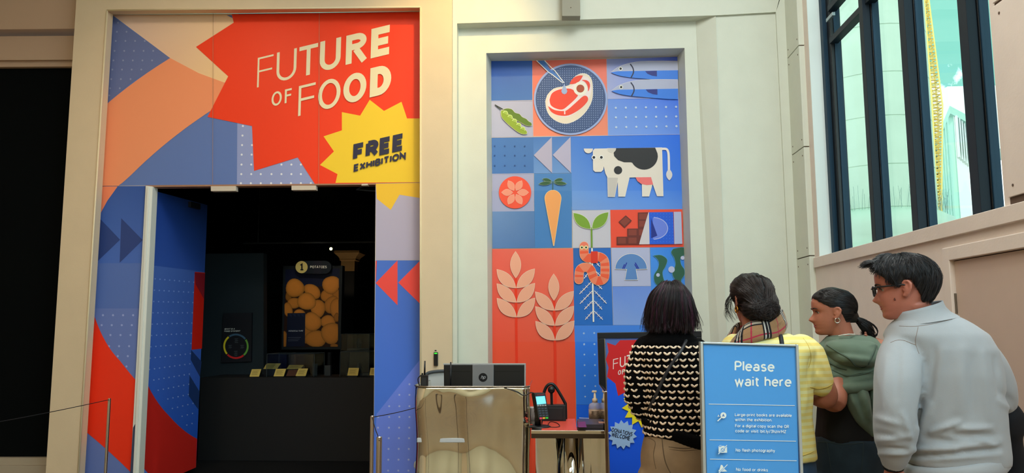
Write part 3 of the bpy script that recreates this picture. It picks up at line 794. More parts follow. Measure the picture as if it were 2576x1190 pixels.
p.text('WHAT IS A', (238, 705), (336, 704), 14, (190, 195, 190), w=.2, upx=4); p.text('FOOD SYSTEM?', (238, 726), (385, 724), 14, (190, 195, 190), w=.2, upx=4)
for a0_, a1_, c_ in ((140, 232, (200, 185, 40)), (236, 322, (55, 85, 110)), (326, 408, (95, 150, 60)), (50, 136, (190, 40, 40))):
    p.stroke(circ(348, 860, 110, 18, a0_, a1_), 17, c_)
for x, y, n_ in ((350, 790, 5), (292, 850, 4), (405, 850, 4), (346, 905, 6)):
    for i in range(n_): p.stroke([(x - 16 + (i % 3) * 3, y + i * 9), (x + 18 - (i % 2) * 6, y + i * 9)], 2, (90, 100, 105))
p.build('panel_print', pn, kind='stuff')
pt = empty('potato_panel', PY(784, 780, 10.5), 'tall framed potato picture glowing in the dark room behind the doorway', 'exhibition panel')
pm = Print(YP_(10.5), .001, 1.7, step=.0006); pm.tf = T7
mb = MB(); slab(mb, [T7([(790, 108), (1345, 105), (1325, 888), (775, 890)])], 10.5, .12); mb.build('panel_frame', mat('frame_dark', (18, 30, 38), .5), pt)
pm.poly([(812, 140), (1318, 130), (1305, 865), (790, 868)], (16, 22, 48))
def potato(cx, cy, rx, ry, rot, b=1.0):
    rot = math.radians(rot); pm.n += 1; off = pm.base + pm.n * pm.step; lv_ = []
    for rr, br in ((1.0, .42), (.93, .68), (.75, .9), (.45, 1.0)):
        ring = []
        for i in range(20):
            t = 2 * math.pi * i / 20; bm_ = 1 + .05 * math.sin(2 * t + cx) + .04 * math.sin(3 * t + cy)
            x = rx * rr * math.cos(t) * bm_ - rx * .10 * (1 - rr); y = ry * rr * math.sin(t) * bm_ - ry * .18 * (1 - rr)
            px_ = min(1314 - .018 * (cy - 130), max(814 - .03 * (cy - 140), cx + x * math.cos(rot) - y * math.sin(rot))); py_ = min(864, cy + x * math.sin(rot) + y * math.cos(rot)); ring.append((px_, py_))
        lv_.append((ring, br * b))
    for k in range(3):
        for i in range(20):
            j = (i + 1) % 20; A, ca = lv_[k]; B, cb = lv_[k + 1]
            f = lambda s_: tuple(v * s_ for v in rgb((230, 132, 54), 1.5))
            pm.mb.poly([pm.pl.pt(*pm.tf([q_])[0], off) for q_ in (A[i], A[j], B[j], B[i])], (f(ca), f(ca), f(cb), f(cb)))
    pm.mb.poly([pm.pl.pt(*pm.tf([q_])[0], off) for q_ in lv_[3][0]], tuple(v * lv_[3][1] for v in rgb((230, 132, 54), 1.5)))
pm.poly([(812, 300), (1316, 300), (1305, 865), (790, 868)], (38, 20, 14))
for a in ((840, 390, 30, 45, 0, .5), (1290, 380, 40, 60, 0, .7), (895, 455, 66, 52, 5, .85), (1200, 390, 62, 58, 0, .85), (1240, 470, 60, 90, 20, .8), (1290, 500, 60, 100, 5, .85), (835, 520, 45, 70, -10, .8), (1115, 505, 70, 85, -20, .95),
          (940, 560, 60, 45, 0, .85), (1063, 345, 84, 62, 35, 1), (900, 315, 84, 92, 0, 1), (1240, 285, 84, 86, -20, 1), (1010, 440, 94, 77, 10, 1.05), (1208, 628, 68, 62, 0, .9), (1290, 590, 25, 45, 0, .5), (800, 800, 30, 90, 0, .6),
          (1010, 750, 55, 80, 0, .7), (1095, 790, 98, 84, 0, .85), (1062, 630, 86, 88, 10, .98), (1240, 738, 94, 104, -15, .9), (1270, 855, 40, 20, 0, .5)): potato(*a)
pm.poly([(830, 550), (997, 548), (993, 862), (818, 865)], (14, 22, 44)); pm.text('MONOCULTURE', (838, 724), (975, 722), 14, (150, 160, 170), w=.2, upx=5)
for i in range(3): pm.stroke([(835, 778 + 16 * i), (955 - 12 * i, 776 + 16 * i)], 3, (84, 92, 108))
for i in range(4): pm.poly([(838 + 38 * i, 558), (868 + 38 * i, 558), (868 + 38 * i, 588)], (22, 34, 60))
pm.build('potato_print', pt)
_pb = PY(784, 890, 10.55)
for _dx in (-.25, .25): MB().box((_pb.x + _dx - .02, 10.52, 0), (_pb.x + _dx + .02, 10.6, _pb.z + .02)).build('support_leg', DARK, pt)
mb = MB(); pill = circ(965, 120, 60, 12, 90, 270) + circ(1178, 120, 62, 12, -90, 90)
w = [PY(x, y, 10.42) for x, y in T7(pill)]; MB().hexa(w, [v + Vector((0, .06, 0)) for v in w]).build('number_plate', mat('plate_dark', (20, 32, 46), .4), pt, bevel=.003)
p = Print(YP_(10.42), .001, 1.5); p.tf = T7
p.poly([(1075, 62), (1150, 60), (1150, 182), (1075, 182)], (32, 34, 46)); p.poly(circ(962, 119, 57, 28), (212, 190, 120)); p.text('1', (945, 150), (981, 150), 64, (20, 22, 28), w=.2); p.text('POTATOES', (1042, 130), (1198, 130), 25, (205, 205, 198), w=.22)
p.build('plate_print', pt)
# plinth with cards and cases
ctz = PY(700, 950, 8.95).z
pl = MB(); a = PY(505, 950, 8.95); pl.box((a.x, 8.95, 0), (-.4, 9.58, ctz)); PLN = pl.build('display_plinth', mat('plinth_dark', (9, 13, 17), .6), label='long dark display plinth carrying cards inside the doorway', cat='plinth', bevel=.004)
CARD = mat('cream_card', (205, 182, 96), .6, k=1.1)
cards = ([(475, 1143), (497, 1075), (585, 1073), (563, 1143)], [(605, 1070), (635, 1020), (768, 1020), (733, 1070)], [(700, 1140), (722, 1072), (817, 1070), (795, 1140)], [(822, 1070), (845, 1035), (982, 1035), (955, 1068)],
         [(905, 1137), (935, 1068), (1022, 1067), (1000, 1137)], [(1390, 1133), (1403, 1062), (1500, 1062), (1488, 1133)], [(1597, 1130), (1607, 1062), (1700, 1060), (1690, 1130)])
LBL = ('leftmost yellow label card on the dark plinth', 'higher slanted yellow card left of the middle', 'yellow label card directly under the raised left card', 'higher slanted card with dark picture near the middle',
       'yellow label card beside the small brown print', 'lone yellow label card right of the group', 'yellow label card half hidden by the doorway edge')
for i, (q, lb) in enumerate(zip(cards, LBL)):
    q = T7(q); hi = i in (1, 3); y0, y1 = (9.3, 9.42) if hi else (9.02, 9.10)
    b = [PY(*q[0], y0), PY(*q[1], y1), PY(*q[2], y1), PY(*q[3], y0)]
    nn = (b[1] - b[0]).cross(b[3] - b[0]).normalized()
    if nn.y > 0: nn = -nn
    co = MB().hexa(b, [v - nn * .004 for v in b]).build('label_card', CARD, label=lb, cat='card', group='yellow label cards on the plinth')
    mb = MB(); zz = min(v.z for v in b)
    for k in range(5):
        t = .22 + .13 * k; A = b[0].lerp(b[1], t).lerp(b[3].lerp(b[2], t), .15) + nn * .001; B = b[0].lerp(b[1], t).lerp(b[3].lerp(b[2], t), .8 - .1 * (k % 2)) + nn * .001
        u = (b[1] - b[0]).normalized() * .0022; mb.poly([A - u, B - u, B + u, A + u])
    mb.build('print_lines', mat('card_ink', (110, 90, 50), .7), co)
    sb = MB(); x0, x1 = min(v.x for v in b) + .01, max(v.x for v in b) - .01
    sb.hexa([Vector((x0, y0 + .006, ctz - .001)), Vector((x1, y0 + .006, ctz - .001)), Vector((x1, y1 + .05, ctz - .001)), Vector((x0, y1 + .05, ctz - .001))],
            [Vector((x0, y0 + .006, b[0].z - .002)), Vector((x1, y0 + .006, b[3].z - .002)), Vector((x1, y1 + .05, b[2].z - .006)), Vector((x0, y1 + .05, b[1].z - .006))]).build('card_wedge', MATS['plinth_dark'], co)
bq = T7([(817, 1138), (840, 1082), (930, 1080), (905, 1138)]); b = [PY(*bq[0], 9.04), PY(*bq[1], 9.12), PY(*bq[2], 9.12), PY(*bq[3], 9.04)]
MB().hexa(b, [v + Vector((0, .01, -.004)) for v in b]).build('picture_card', mat('brown_print', (84, 52, 38), .6), label='small brown picture card between two yellow cards', cat='card')
for i, (x0, y0, x1, y1, dy, lb) in enumerate(((640, 932, 1082, 1062, .4, 'low glass display case behind the left label cards'), (1325, 912, 1595, 1045, .4, 'small glass display case right of the potato picture'),
                                             (1332, 745, 1598, 905, .3, 'upper glass case on a stand right of the potato picture'))):
    Y0 = 9.0 + .12 if i == 0 else (9.12 if i == 1 else 9.75)
    q = T7([(x0, y0), (x1, y0), (x1, y1), (x0, y1)]); a = [PY(x, y, Y0) for x, y in q]; e = empty('display_case', (a[3].x, Y0, a[3].z), lb, 'display case')
    xa, xb, za, zb_ = a[0].x, a[1].x, (ctz if i < 2 else a[3].z), a[0].z
    for A, B in (((xa, Y0, za), (xb, Y0 + .006, zb_)), ((xa, Y0 + dy, za), (xb, Y0 + dy + .006, zb_)), ((xa, Y0, za), (xa + .006, Y0 + dy, zb_)), ((xb, Y0, za), (xb + .006, Y0 + dy, zb_)), ((xa, Y0, zb_), (xb, Y0 + dy, zb_ + .006))):
        MB().box(A, B).build('pane', THING, e)
    mb = MB(); e8 = [Vector((x, y, z)) for z in (za, zb_) for x, y in ((xa, Y0), (xb, Y0), (xb, Y0 + dy), (xa, Y0 + dy))]
    for k in range(4):
        mb.tube([e8[k], e8[k + 4]], .004, 4); mb.tube([e8[4 + k], e8[4 + (k + 1) % 4]], .004, 4)
    mb.build('case_edges', mat('case_edge', (58, 68, 74), .4), e)
    m2 = MB(); mx = (xa + xb) / 2
    if i == 0: m2.box((mx + .35, Y0 + .2, za), (mx + .42, Y0 + .26, za + .12)); m2.box((mx + .2, Y0 + .2, za), (mx + .26, Y0 + .22, za + .14))
    else: m2.box((mx - .14, Y0 + .15, za), (mx + .14, Y0 + .3, za + .03)); m2.lathe((mx, Y0 + .2, za + .03), [(.03, 0), (.04, .06), (.02, .12)], 10)
    m2.build('exhibit', mat('exhibit_grey', (44, 52, 56), .5), e, kind='stuff')
    if i == 2: MB().box((xa, Y0, 0), (xb, Y0 + dy, za)).build('stand', MATS['plinth_dark'], e)
T6 = T(3.3054, 500, 460)
capm = mat('lit_stone', (160, 128, 88), .8, bump=.2); YC2 = 12.5
cc = PY(*T6([(1255, 650)])[0], YC2)
ce = empty('stone_capital', (cc.x, YC2, 0), 'carved stone pillar head dimly lit at the back of the room', 'pillar')
def hw(x0, x1): a, b = T6([(x0, 600), (x1, 600)]); return (PY(*b, YC2).x - PY(*a, YC2).x) / 2
mb = MB(); prof = [(hw(1200, 1312), 738), (hw(1200, 1312), 655), (hw(1190, 1322), 648), (hw(1190, 1322), 636), (hw(1180, 1330), 620), (hw(1160, 1350), 600), (hw(1150, 1357), 590), (hw(1150, 1357), 572)]
rings = []
for h_, y in prof:
    z = PY(*T6([(1255, y)])[0], YC2).z; rings.append([Vector((cc.x + sx * h_, YC2 + sy * h_, z)) for sx, sy in ((-1, -1), (1, -1), (1, 1), (-1, 1))])
mb.loft(rings).build('capital', capm, ce)
zb2 = rings[0][0].z; MB().box((cc.x - prof[0][0], YC2 - prof[0][0], 0), (cc.x + prof[0][0], YC2 + prof[0][0], zb2)).build('shaft', DARK, ce)
# track and lamps
tr = PY(833, 612, 10.2); trk = empty('lighting_track', (tr.x, 10.2, tr.z), 'thin ceiling lighting track with one glowing spotlight in the dark room', 'lamp')
MB().box((tr.x - 1.2, 10.19, tr.z), (tr.x + 2.2, 10.22, tr.z + .02)).build('rail', mat('track_dark', (34, 38, 42), .5), trk)
for k in (-1, 2): MB().tube([(tr.x + k, 10.2, tr.z), (tr.x + k, 10.2, 3.9)], .006, 6).build('hanger', MATS['track_dark'], trk)
lp = PY(833.7, 626.4, 10.2)
MB().lathe((lp.x, lp.y - .02, lp.z), [(.001, .0), (.022, .0), (.026, .09), (.001, .09)], 14, axis='Y').build('lamp_head', MATS['track_dark'], trk)
MB().lathe((lp.x, lp.y - .024, lp.z), [(.001, 0), (.02, .0), (.02, .003)], 14, axis='Y').build('lamp_lens', mat('lamp_glow', (255, 240, 170), emit=(255, 240, 170), es=5), trk)
lamp('exhibit_spot', 'SPOT', PY(784, 480, 9.2), PY(784, 790, 10.5), 30, (1, .86, .66), .03, spot=46, blend=.6)
lamp('card_spot', 'SPOT', PY(760, 500, 8.6), PY(780, 935, 9.1), 5, (1, .9, .7), .03, spot=75, blend=.6)
lamp('panel_spot', 'SPOT', PY(600, 560, 8.8), PY(595, 860, 9.56), 3, (.8, .95, 1), .03, spot=50, blend=.7)
lamp('capital_spot', 'SPOT', PY(860, 800, 11.8), PY(880, 650, 12.5), 9, (1, .75, .45), .03, spot=50, blend=.6)
# ================================================================ the food mural
mur = empty('food_mural', PY(1470, 1190, YM), 'tall printed mural of food pictures on blue and red tiles', 'mural')
ml = lambda y: 1235.5 + .0053 * (y - 154)
mr = lambda y: 1704 + .0322 * (y - 142.5)
slab(MB(), [[(ml(153), 153), (mr(142), 142), (mr(1300), 1300), (ml(1300), 1300)]], YM, .03).build('backing_board', BOARD, mur)
PLM = YP_(YM)
T3, T4, T5 = T(2.975, 1180, 120), T(2.83333, 1180, 480), T(3.6057, 1000, 860)
K = 1.25
p = Print(PLM, .0006, K, step=.00025)  # printed tile gradients; their richer right sides have daylight glare put in
g = p
g.tf = T3
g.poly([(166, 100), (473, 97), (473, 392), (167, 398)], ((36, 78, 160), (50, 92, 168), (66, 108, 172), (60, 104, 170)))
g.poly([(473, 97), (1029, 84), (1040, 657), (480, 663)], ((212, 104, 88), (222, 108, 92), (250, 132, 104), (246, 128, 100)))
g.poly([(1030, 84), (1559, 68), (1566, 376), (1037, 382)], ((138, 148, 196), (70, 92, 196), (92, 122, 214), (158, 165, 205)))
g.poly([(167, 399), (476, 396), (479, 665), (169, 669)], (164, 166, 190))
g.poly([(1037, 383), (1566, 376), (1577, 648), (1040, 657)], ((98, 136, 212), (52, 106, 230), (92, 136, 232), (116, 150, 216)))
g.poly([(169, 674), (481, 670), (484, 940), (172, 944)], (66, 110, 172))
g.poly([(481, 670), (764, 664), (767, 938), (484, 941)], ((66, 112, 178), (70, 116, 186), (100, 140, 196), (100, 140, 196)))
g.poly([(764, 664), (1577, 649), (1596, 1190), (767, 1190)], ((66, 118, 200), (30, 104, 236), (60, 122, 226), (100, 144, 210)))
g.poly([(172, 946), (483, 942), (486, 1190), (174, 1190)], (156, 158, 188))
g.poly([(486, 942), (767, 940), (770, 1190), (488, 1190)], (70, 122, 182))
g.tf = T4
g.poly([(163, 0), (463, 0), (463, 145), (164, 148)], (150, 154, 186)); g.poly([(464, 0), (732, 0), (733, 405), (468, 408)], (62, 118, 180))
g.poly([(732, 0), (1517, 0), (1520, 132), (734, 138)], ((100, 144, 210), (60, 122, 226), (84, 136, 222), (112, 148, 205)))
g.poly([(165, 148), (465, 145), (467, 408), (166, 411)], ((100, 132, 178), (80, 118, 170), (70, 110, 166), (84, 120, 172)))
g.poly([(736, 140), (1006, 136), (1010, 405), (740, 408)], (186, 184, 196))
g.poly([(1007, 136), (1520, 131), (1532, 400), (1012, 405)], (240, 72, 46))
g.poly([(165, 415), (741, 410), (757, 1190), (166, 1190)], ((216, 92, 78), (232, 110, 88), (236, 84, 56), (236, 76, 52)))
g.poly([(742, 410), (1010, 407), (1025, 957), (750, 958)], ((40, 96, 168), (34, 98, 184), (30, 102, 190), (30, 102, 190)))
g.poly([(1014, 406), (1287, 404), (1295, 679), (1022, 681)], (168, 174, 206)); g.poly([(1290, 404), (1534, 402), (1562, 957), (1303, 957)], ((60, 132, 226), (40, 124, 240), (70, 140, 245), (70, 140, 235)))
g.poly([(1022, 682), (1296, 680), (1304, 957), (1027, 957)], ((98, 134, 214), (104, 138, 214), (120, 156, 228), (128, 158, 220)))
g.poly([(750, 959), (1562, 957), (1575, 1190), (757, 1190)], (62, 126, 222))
g.tf = T5
g.poly([(860, 0), (1610, 0), (1630, 1560), (866, 1560)], (236, 78, 50))
g.poly([(1610, 0), (2560, 0), (2600, 570), (1622, 570)], (44, 116, 232)); g.poly([(1622, 571), (2600, 571), (2640, 1560), (1630, 1560)], (24, 96, 224))
g.dots([(1693 + i * 94 + .02 * j * 95, 20 + 95.4 * j) for j in range(6) for i in range(2) if not (j == 5 and i == 1)], 8, (150, 182, 240))
g.tf = T4; g.dots([(818, 1016), (892, 1014), (820, 1095), (893, 1093)], 7, (150, 182, 240))
# faint light seams between the tiles
g.tf = T3
for a, b in (((167, 398), (475, 395)), ((476, 396), (480, 664)), ((168, 671), (480, 667)), ((480, 664), (1040, 657)), ((1040, 657), (1576, 648)), ((1036, 382), (1566, 375)), ((1029, 84), (1040, 657)), ((172, 945), (484, 941))):
    g.stroke([a, b], 1.8, (196, 190, 205), new=False)
g.dots([(1098 + 75.2 * i + dx, y - i * 1.2) for y, dx in ((450, 0), (522, 1), (595, 3)) for i in range(7)], 8, (196, 212, 238)); g.dots([(1098 + 75.2 * i + dx, y - i * 1.2) for y, dx in ((450, 0), (522, 1), (595, 3)) for i in range(7)], 3, (110, 150, 215))
g.dots([(192 + 75 * i, y) for y in (736, 806, 882) for i in range(4)], 6, (44, 76, 132))
g.poly([(484, 805), (620, 668), (622, 938)], (166, 162, 186)); g.poly([(626, 803), (760, 667), (763, 936)], (168, 164, 190))
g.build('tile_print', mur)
OL = (228, 212, 204)
def art(name, tf, base=.0125, k=K): q = Print(PLM, base, k, step=.0003); q.tf = tf; q.nm = name; return q
# pipette, steak and plate
g = art('steak_picture', T3)
g.poly(circ(760, 386, 276, 44, ry=268), (142, 160, 204)); g.poly(circ(760, 386, 262, 44, ry=254), (56, 78, 122))
g.dots([(516 + 16.6 * i, 140 + 16.6 * j) for i in range(31) for j in range(31) if math.hypot(516 + 16.6 * i - 760, (140 + 16.6 * j - 386) * 1.03) < 250], 3.1, (150, 170, 205), n=5)
fat = catmull([(572, 400), (590, 350), (640, 305), (720, 290), (762, 272), (785, 225), (830, 196), (880, 198), (915, 235), (925, 300), (920, 390), (880, 470), (820, 530), (740, 566), (670, 556), (610, 515), (580, 460), (572, 400)], 4)[:-1]
g.outlined(fat, (216, 204, 186), w=3)
g.poly(catmull([(590, 395), (605, 350), (650, 315), (720, 300), (770, 285), (800, 235), (845, 212), (888, 222), (908, 260), (914, 330), (880, 410), (820, 470), (740, 518), (670, 512), (612, 480), (588, 430), (590, 395)], 4)[:-1], (224, 208, 208))
RD = (226, 66, 42)
g.poly(catmull([(602, 390), (622, 340), (680, 312), (762, 308), (812, 348), (800, 378), (745, 430), (700, 462), (650, 455), (612, 430), (602, 390)], 4)[:-1], RD)
g.poly(catmull([(590, 436), (640, 466), (706, 474), (740, 462), (800, 410), (856, 362), (886, 368), (886, 402), (830, 460), (745, 506), (670, 506), (615, 480), (590, 436)], 4)[:-1], RD)
g.stroke([(728, 455), (716, 472), (716, 498)], 9, (224, 208, 208))
g.poly(leaf((752, 272), (852, 208), 46), RD); g.stroke(bez((846, 243), (912, 250), (892, 325), n=8), [4, 10, 17, 22, 24, 22, 17, 10, 4], RD)
g.poly(circ(833, 306, 52, 24), (232, 220, 205)); g.poly(circ(833, 306, 30, 20), (160, 68, 34))
g.poly([(505, 97), (565, 96), (612, 168), (630, 172), (712, 262), (702, 266), (620, 196), (600, 188)], (64, 110, 176)); g.stroke([(505, 97), (598, 186), (618, 198), (702, 264)], 6, (232, 226, 220)); g.stroke([(565, 96), (622, 156), (642, 172), (712, 264)], 6, (232, 226, 220))
g.poly([(712, 270), (728, 305), (736, 325), (728, 342), (713, 349), (698, 342), (690, 325), (698, 305)], (150, 166, 202))
g.build('steak_picture', mur)
g = art('fish_picture', T3)
for dx, dy in ((0, 0), (4, 138)):
    m_ = lambda L: [(x + dx if x < 1550 else x, y + dy) for x, y in L]
    g.outlined(m_(catmull([(1062, 184), (1130, 138), (1250, 106), (1400, 99), (1561, 100)], 4) + [(1563, 168), (1110, 176)]), (162, 168, 194), w=1.5)
    g.poly(m_([(1062, 184), (1110, 176), (1563, 168), (1564, 248)] + catmull([(1480, 246), (1330, 234), (1200, 222), (1120, 208), (1066, 188)], 4)), (48, 116, 214))
    g.stroke(m_(catmull([(1206, 122), (1226, 152), (1230, 186), (1212, 224)], 5)), 9, (18, 26, 60))
    g.poly(m_(circ(1134, 157, 14, 16)), (230, 224, 214)); g.poly(m_(circ(1134, 157, 9, 14)), (20, 22, 34))
    g.poly(m_([(1318, 175), (1405, 172), (1406, 214), (1372, 210), (1335, 195)]), (22, 36, 120))
g.build('fish_picture', mur)
g = art('pea_picture', T3)
g.stroke([(193, 427), (268, 470)], 7, (30, 40, 34)); g.stroke([(193, 427), (236, 466)], 5, (30, 40, 34))
g.outlined(catmull([(245, 466), (280, 454), (320, 460), (345, 486), (378, 496), (398, 518), (428, 532), (448, 552), (466, 562), (467, 584), (432, 584), (400, 568), (300, 510), (245, 466)], 3)[:-1], (88, 116, 34), w=1.5)
g.outlined(catmull([(238, 474), (262, 470), (330, 530), (398, 600), (430, 622), (430, 646), (385, 642), (330, 605), (270, 552), (242, 515), (238, 474)], 3)[:-1], (132, 156, 44), w=1.5)
for x, y in ((272, 490), (307, 520), (340, 550), (372, 580), (402, 610)): g.poly(circ(x, y, 19, 14, 190, 400), (186, 206, 120)); g.poly(circ(x, y + 1, 14, 14, 190, 400), (150, 176, 74))
g.build('pea_picture', mur)
# cow
g = art('cow_picture', T3); CW = (214, 206, 196)
g.stroke(catmull([(1444, 757), (1478, 760), (1492, 790), (1495, 850), (1496, 922)], 5), 17, (222, 216, 210)); g.outlined(leaf((1497, 908), (1499, 992), 44), (206, 204, 206), w=2)
g.outlined(circ(893, 756, 33, 14, 0, 180), CW, w=2)
g.outlined([(928, 772), (940, 757), (1443, 748), (1453, 1110), (1408, 1110), (1374, 1015), (1347, 1112), (1297, 1112), (1294, 968), (1200, 970), (1167, 1113), (1118, 1113), (1113, 1000), (1090, 1115), (1040, 1115), (1036, 968),
            (1022, 940), (1007, 882), (1003, 912), (988, 928), (945, 928), (930, 915)], CW, w=3)
g.poly([(1038, 972), (1114, 974), (1090, 1113), (1042, 1113)], (188, 182, 176))
g.poly([(1100, 752), (1393, 748), (1410, 790), (1413, 812)] + circ(1310, 810, 103, 14, 5, 150) + [(1212, 858), (1160, 858), (1115, 842), (1086, 812), (1082, 788), (1090, 765)], (36, 36, 38))
g.poly(circ(1115, 917, 31, 24), (36, 36, 38)); g.poly([(1246, 970), (1260, 998), (1290, 1020), (1330, 1028), (1378, 1024), (1362, 969)], (226, 108, 108)); g.outlined(circ(1067, 753, 32, 14, 0, 180), (196, 190, 182), w=2)
for x in (934, 990): g.poly(circ(x, 821, 17, 18), (236, 230, 220)); g.poly(circ(x, 821, 10.5, 14), (30, 28, 30))
g.build('cow_picture', mur)
g = art('tomato_picture', T3)
g.poly(circ(344, 1083, 121, 40), (230, 78, 54))
for i in range(6):
    a = math.radians(60 * i); g.outlined(leaf((344 + 16 * math.cos(a), 1083 + 16 * math.sin(a)), (344 + 102 * math.cos(a), 1083 + 102 * math.sin(a)), 50, 5), (232, 140, 116), (240, 170, 150), 2)
g.build('tomato_picture', mur)
g = art('carrot_picture', T3); GR = (46, 84, 52)
g.stroke([(627, 1000), (627, 1068)], 5, GR)
for a, b in (((548, 982), (620, 1000)), ((704, 982), (634, 1000)), ((520, 1020), (620, 1010)), ((732, 1018), (634, 1010))): g.outlined(leaf(a, b, 28, 5), GR, (150, 170, 150), 1.5)
g.tf = T4; g.outlined(circ(598, 54, 59, 16, 172, 368) + [(606, 392), (601, 392)], (248, 152, 88), (252, 205, 160), 2.5)
g.build('carrot_picture', mur)
g = art('chocolate_picture', T4); CH = (98, 36, 26)
g.poly([(1065, 222), (1117, 175), (1160, 213), (1108, 265)], CH); g.poly([(1075, 222), (1117, 185), (1150, 213), (1108, 253)], (128, 54, 38))
for q in ([(1203, 155), (1277, 153), (1248, 325), (1205, 325)], [(1127, 270), (1245, 268), (1228, 384), (1128, 384)], [(1052, 328), (1225, 326), (1210, 383), (1052, 385)]): g.poly(q, CH)
for x, y in ((1212, 162), (1212, 214), (1136, 276), (1210, 276), (1060, 334), (1136, 334)): g.poly([(x, y), (x + 58, y), (x + 58, y + 42), (x, y + 42)], (124, 52, 38))
g.poly([(1278, 155), (1285, 152), (1288, 381), (1212, 382), (1220, 350)], (196, 190, 198)); g.poly([(1282, 153), (1455, 151), (1461, 380), (1287, 381)], (26, 86, 208))
g.dots([(1298 + 22 * i, 164 + 22 * j) for i in range(8) for j in range(10)], 2.2, (90, 140, 230), 5)
g.poly(circ(1310, 268, 106, 18, -90, 90, ry=78), (98, 122, 214)); g.stroke(circ(1310, 268, 106, 18, -86, 86, ry=78), 5, (165, 175, 225)); g.poly([(1297, 195), (1342, 320), (1298, 338)], (22, 40, 130))
g.poly([(1459, 150), (1512, 149), (1520, 378), (1463, 380)], (168, 178, 212))
g.build('chocolate_picture', mur)
g = art('wheat_picture', T4); WC = (226, 160, 134)
for (sx, top, tips, bt) in ((333, 432, [(198, 560, 468, 556, 336, 692), (198, 662, 469, 659, 338, 795), (199, 766, 470, 764, 340, 900)], 338), (605, 592, [(472, 720, 745, 716, 609, 852), (473, 825, 747, 822, 611, 960), (474, 930, 750, 927, 613, 1065)], 613)):
    g.stroke([(sx, top + 180), (bt + 1, 1190), (bt + 6, 2030)], 17, (228, 52, 22))
    g.outlined(leaf((sx - 2, top), (sx, top + 190), 76), WC, (240, 190, 168), 2.5)
    for a, b, c_, d_, e, f in tips:
        for tx, ty, s_ in ((a, b, -1), (c_, d_, 1)):
            g.outlined(bez((tx, ty), (tx + s_ * -4, f + 2), (e + s_ * 2, f), n=9)[:-1] + bez((e + s_ * 2, f), (e - s_ * -22, ty + 18), (tx, ty), n=9)[:-1], WC, (242, 196, 176), 2.5)
g.build('wheat_picture', mur)
# sprout, root and worm
g = art('sprout_picture', T4); RT = (226, 222, 214)
g.stroke([(873, 262), (875, 405)], 12, (104, 142, 40))
for a, b in (((743, 157), (868, 272)), ((994, 152), (877, 272))):
    s_ = 1 if a[0] < 800 else -1; g.outlined(bez(a, (a[0] + s_ * 118, a[1] + 12), b, n=9)[:-1] + bez(b, (a[0] + s_ * 6, b[1] - 2), a, n=9)[:-1], (112, 150, 42), (210, 215, 190), 2.5)
g.stroke([(876, 408), (887, 935)], 11, RT)
for a, b in (((870, 650), (787, 735)), ((880, 712), (790, 805)), ((880, 785), (822, 845)), ((882, 858), (828, 918)), ((905, 660), (948, 700)), ((893, 712), (980, 803)), ((893, 785), (948, 845)), ((893, 858), (953, 918)), ((905, 510), (932, 540)), ((850, 505), (870, 520)), ((905, 575), (935, 605)), ((845, 590), (820, 625))):
    g.stroke([a, b], 5, RT); L = math.hypot(b[0] - a[0], b[1] - a[1]); n_ = max(1, int(L / 26)); 
    for i in range(n_):
        t = (i + .7) / (n_ + .4); x, y = a[0] + (b[0] - a[0]) * t, a[1] + (b[1] - a[1]) * t; s_ = -1 if b[0] < a[0] else 1
        g.stroke([(x - 9 * s_, y + 8), (x + 9 * s_, y - 8)] , 3, (200, 190, 205), new=False)
g.build('sprout_picture', mur)
g = art('worm_picture', T4, base=.0155)
W_ = catmull([(820, 392), (820, 440), (826, 466), (852, 480), (890, 474), (925, 470), (955, 486), (968, 520), (968, 600), (955, 632), (925, 641), (896, 630), (880, 600), (868, 566), (845, 548), (812, 548), (788, 572), (783, 632)], 9)
g.stroke(W_, 66, (240, 180, 150)); g.poly(circ(820, 394, 33, 20), (240, 180, 150)); g.poly(circ(783, 633, 33, 20), (240, 180, 150))
g.poly(circ(820, 394, 30.5, 20), (238, 116, 92)); g.poly(circ(783, 633, 30.5, 20), (238, 116, 80)); g.n += 1
for i, q in enumerate(ribbon(W_, 61)):
    cy_ = sum(v[1] for v in q) / 4; g.n += .012; g.poly(q, (240, 124, 92) if int((cy_ - 8) / 21) % 2 or cy_ < 430 else (228, 86, 52), new=False)
g.poly([(868, 432), (917, 431), (918, 515), (869, 516)], (206, 48, 22))
for x in (804, 834): g.poly(circ(x, 404, 14, 16), (240, 214, 160)); g.poly(circ(x, 404, 7, 10), (18, 18, 20))
g.build('worm_picture', mur)
g = art('mushroom_picture', T4)
g.outlined(circ(1155, 558, 114, 24, 180, 360, ry=110) + [(1190, 560), (1203, 635), (1110, 636), (1124, 560)], (84, 126, 186), w=3)
for a, b in (((1104, 556), (1124, 512)), ((1094, 556), (1108, 524)), ((1210, 556), (1184, 512)), ((1200, 556), (1180, 524))): g.stroke([a, b], 7, (24, 40, 150))
g.build('mushroom_picture', mur)
g = art('seaweed_picture', T4); SG = (40, 88, 68)
g.outlined(catmull([(1310, 462), (1368, 458), (1412, 490), (1400, 540), (1380, 580), (1392, 640), (1430, 700), (1440, 760), (1400, 800), (1360, 740), (1350, 690), (1322, 650), (1318, 600), (1345, 555), (1352, 510), (1335, 480), (1310, 462)], 4)[:-1], SG, (90, 160, 210), 2)
g.outlined(catmull([(1455, 412), (1531, 404), (1534, 455), (1508, 482), (1512, 525), (1534, 560), (1535, 600), (1512, 640), (1530, 690), (1548, 780), (1520, 800), (1500, 700), (1470, 640), (1448, 590), (1470, 530), (1462, 480), (1440, 440), (1455, 412)], 4)[:-1], SG, (90, 160, 210), 2)
for x, y, r in ((1443, 561, 23), (1347, 600, 13), (1522, 478, 14), (1330, 720, 14)): g.poly(circ(x, y, r, 20), (176, 184, 216))
g.build('seaweed_picture', mur)
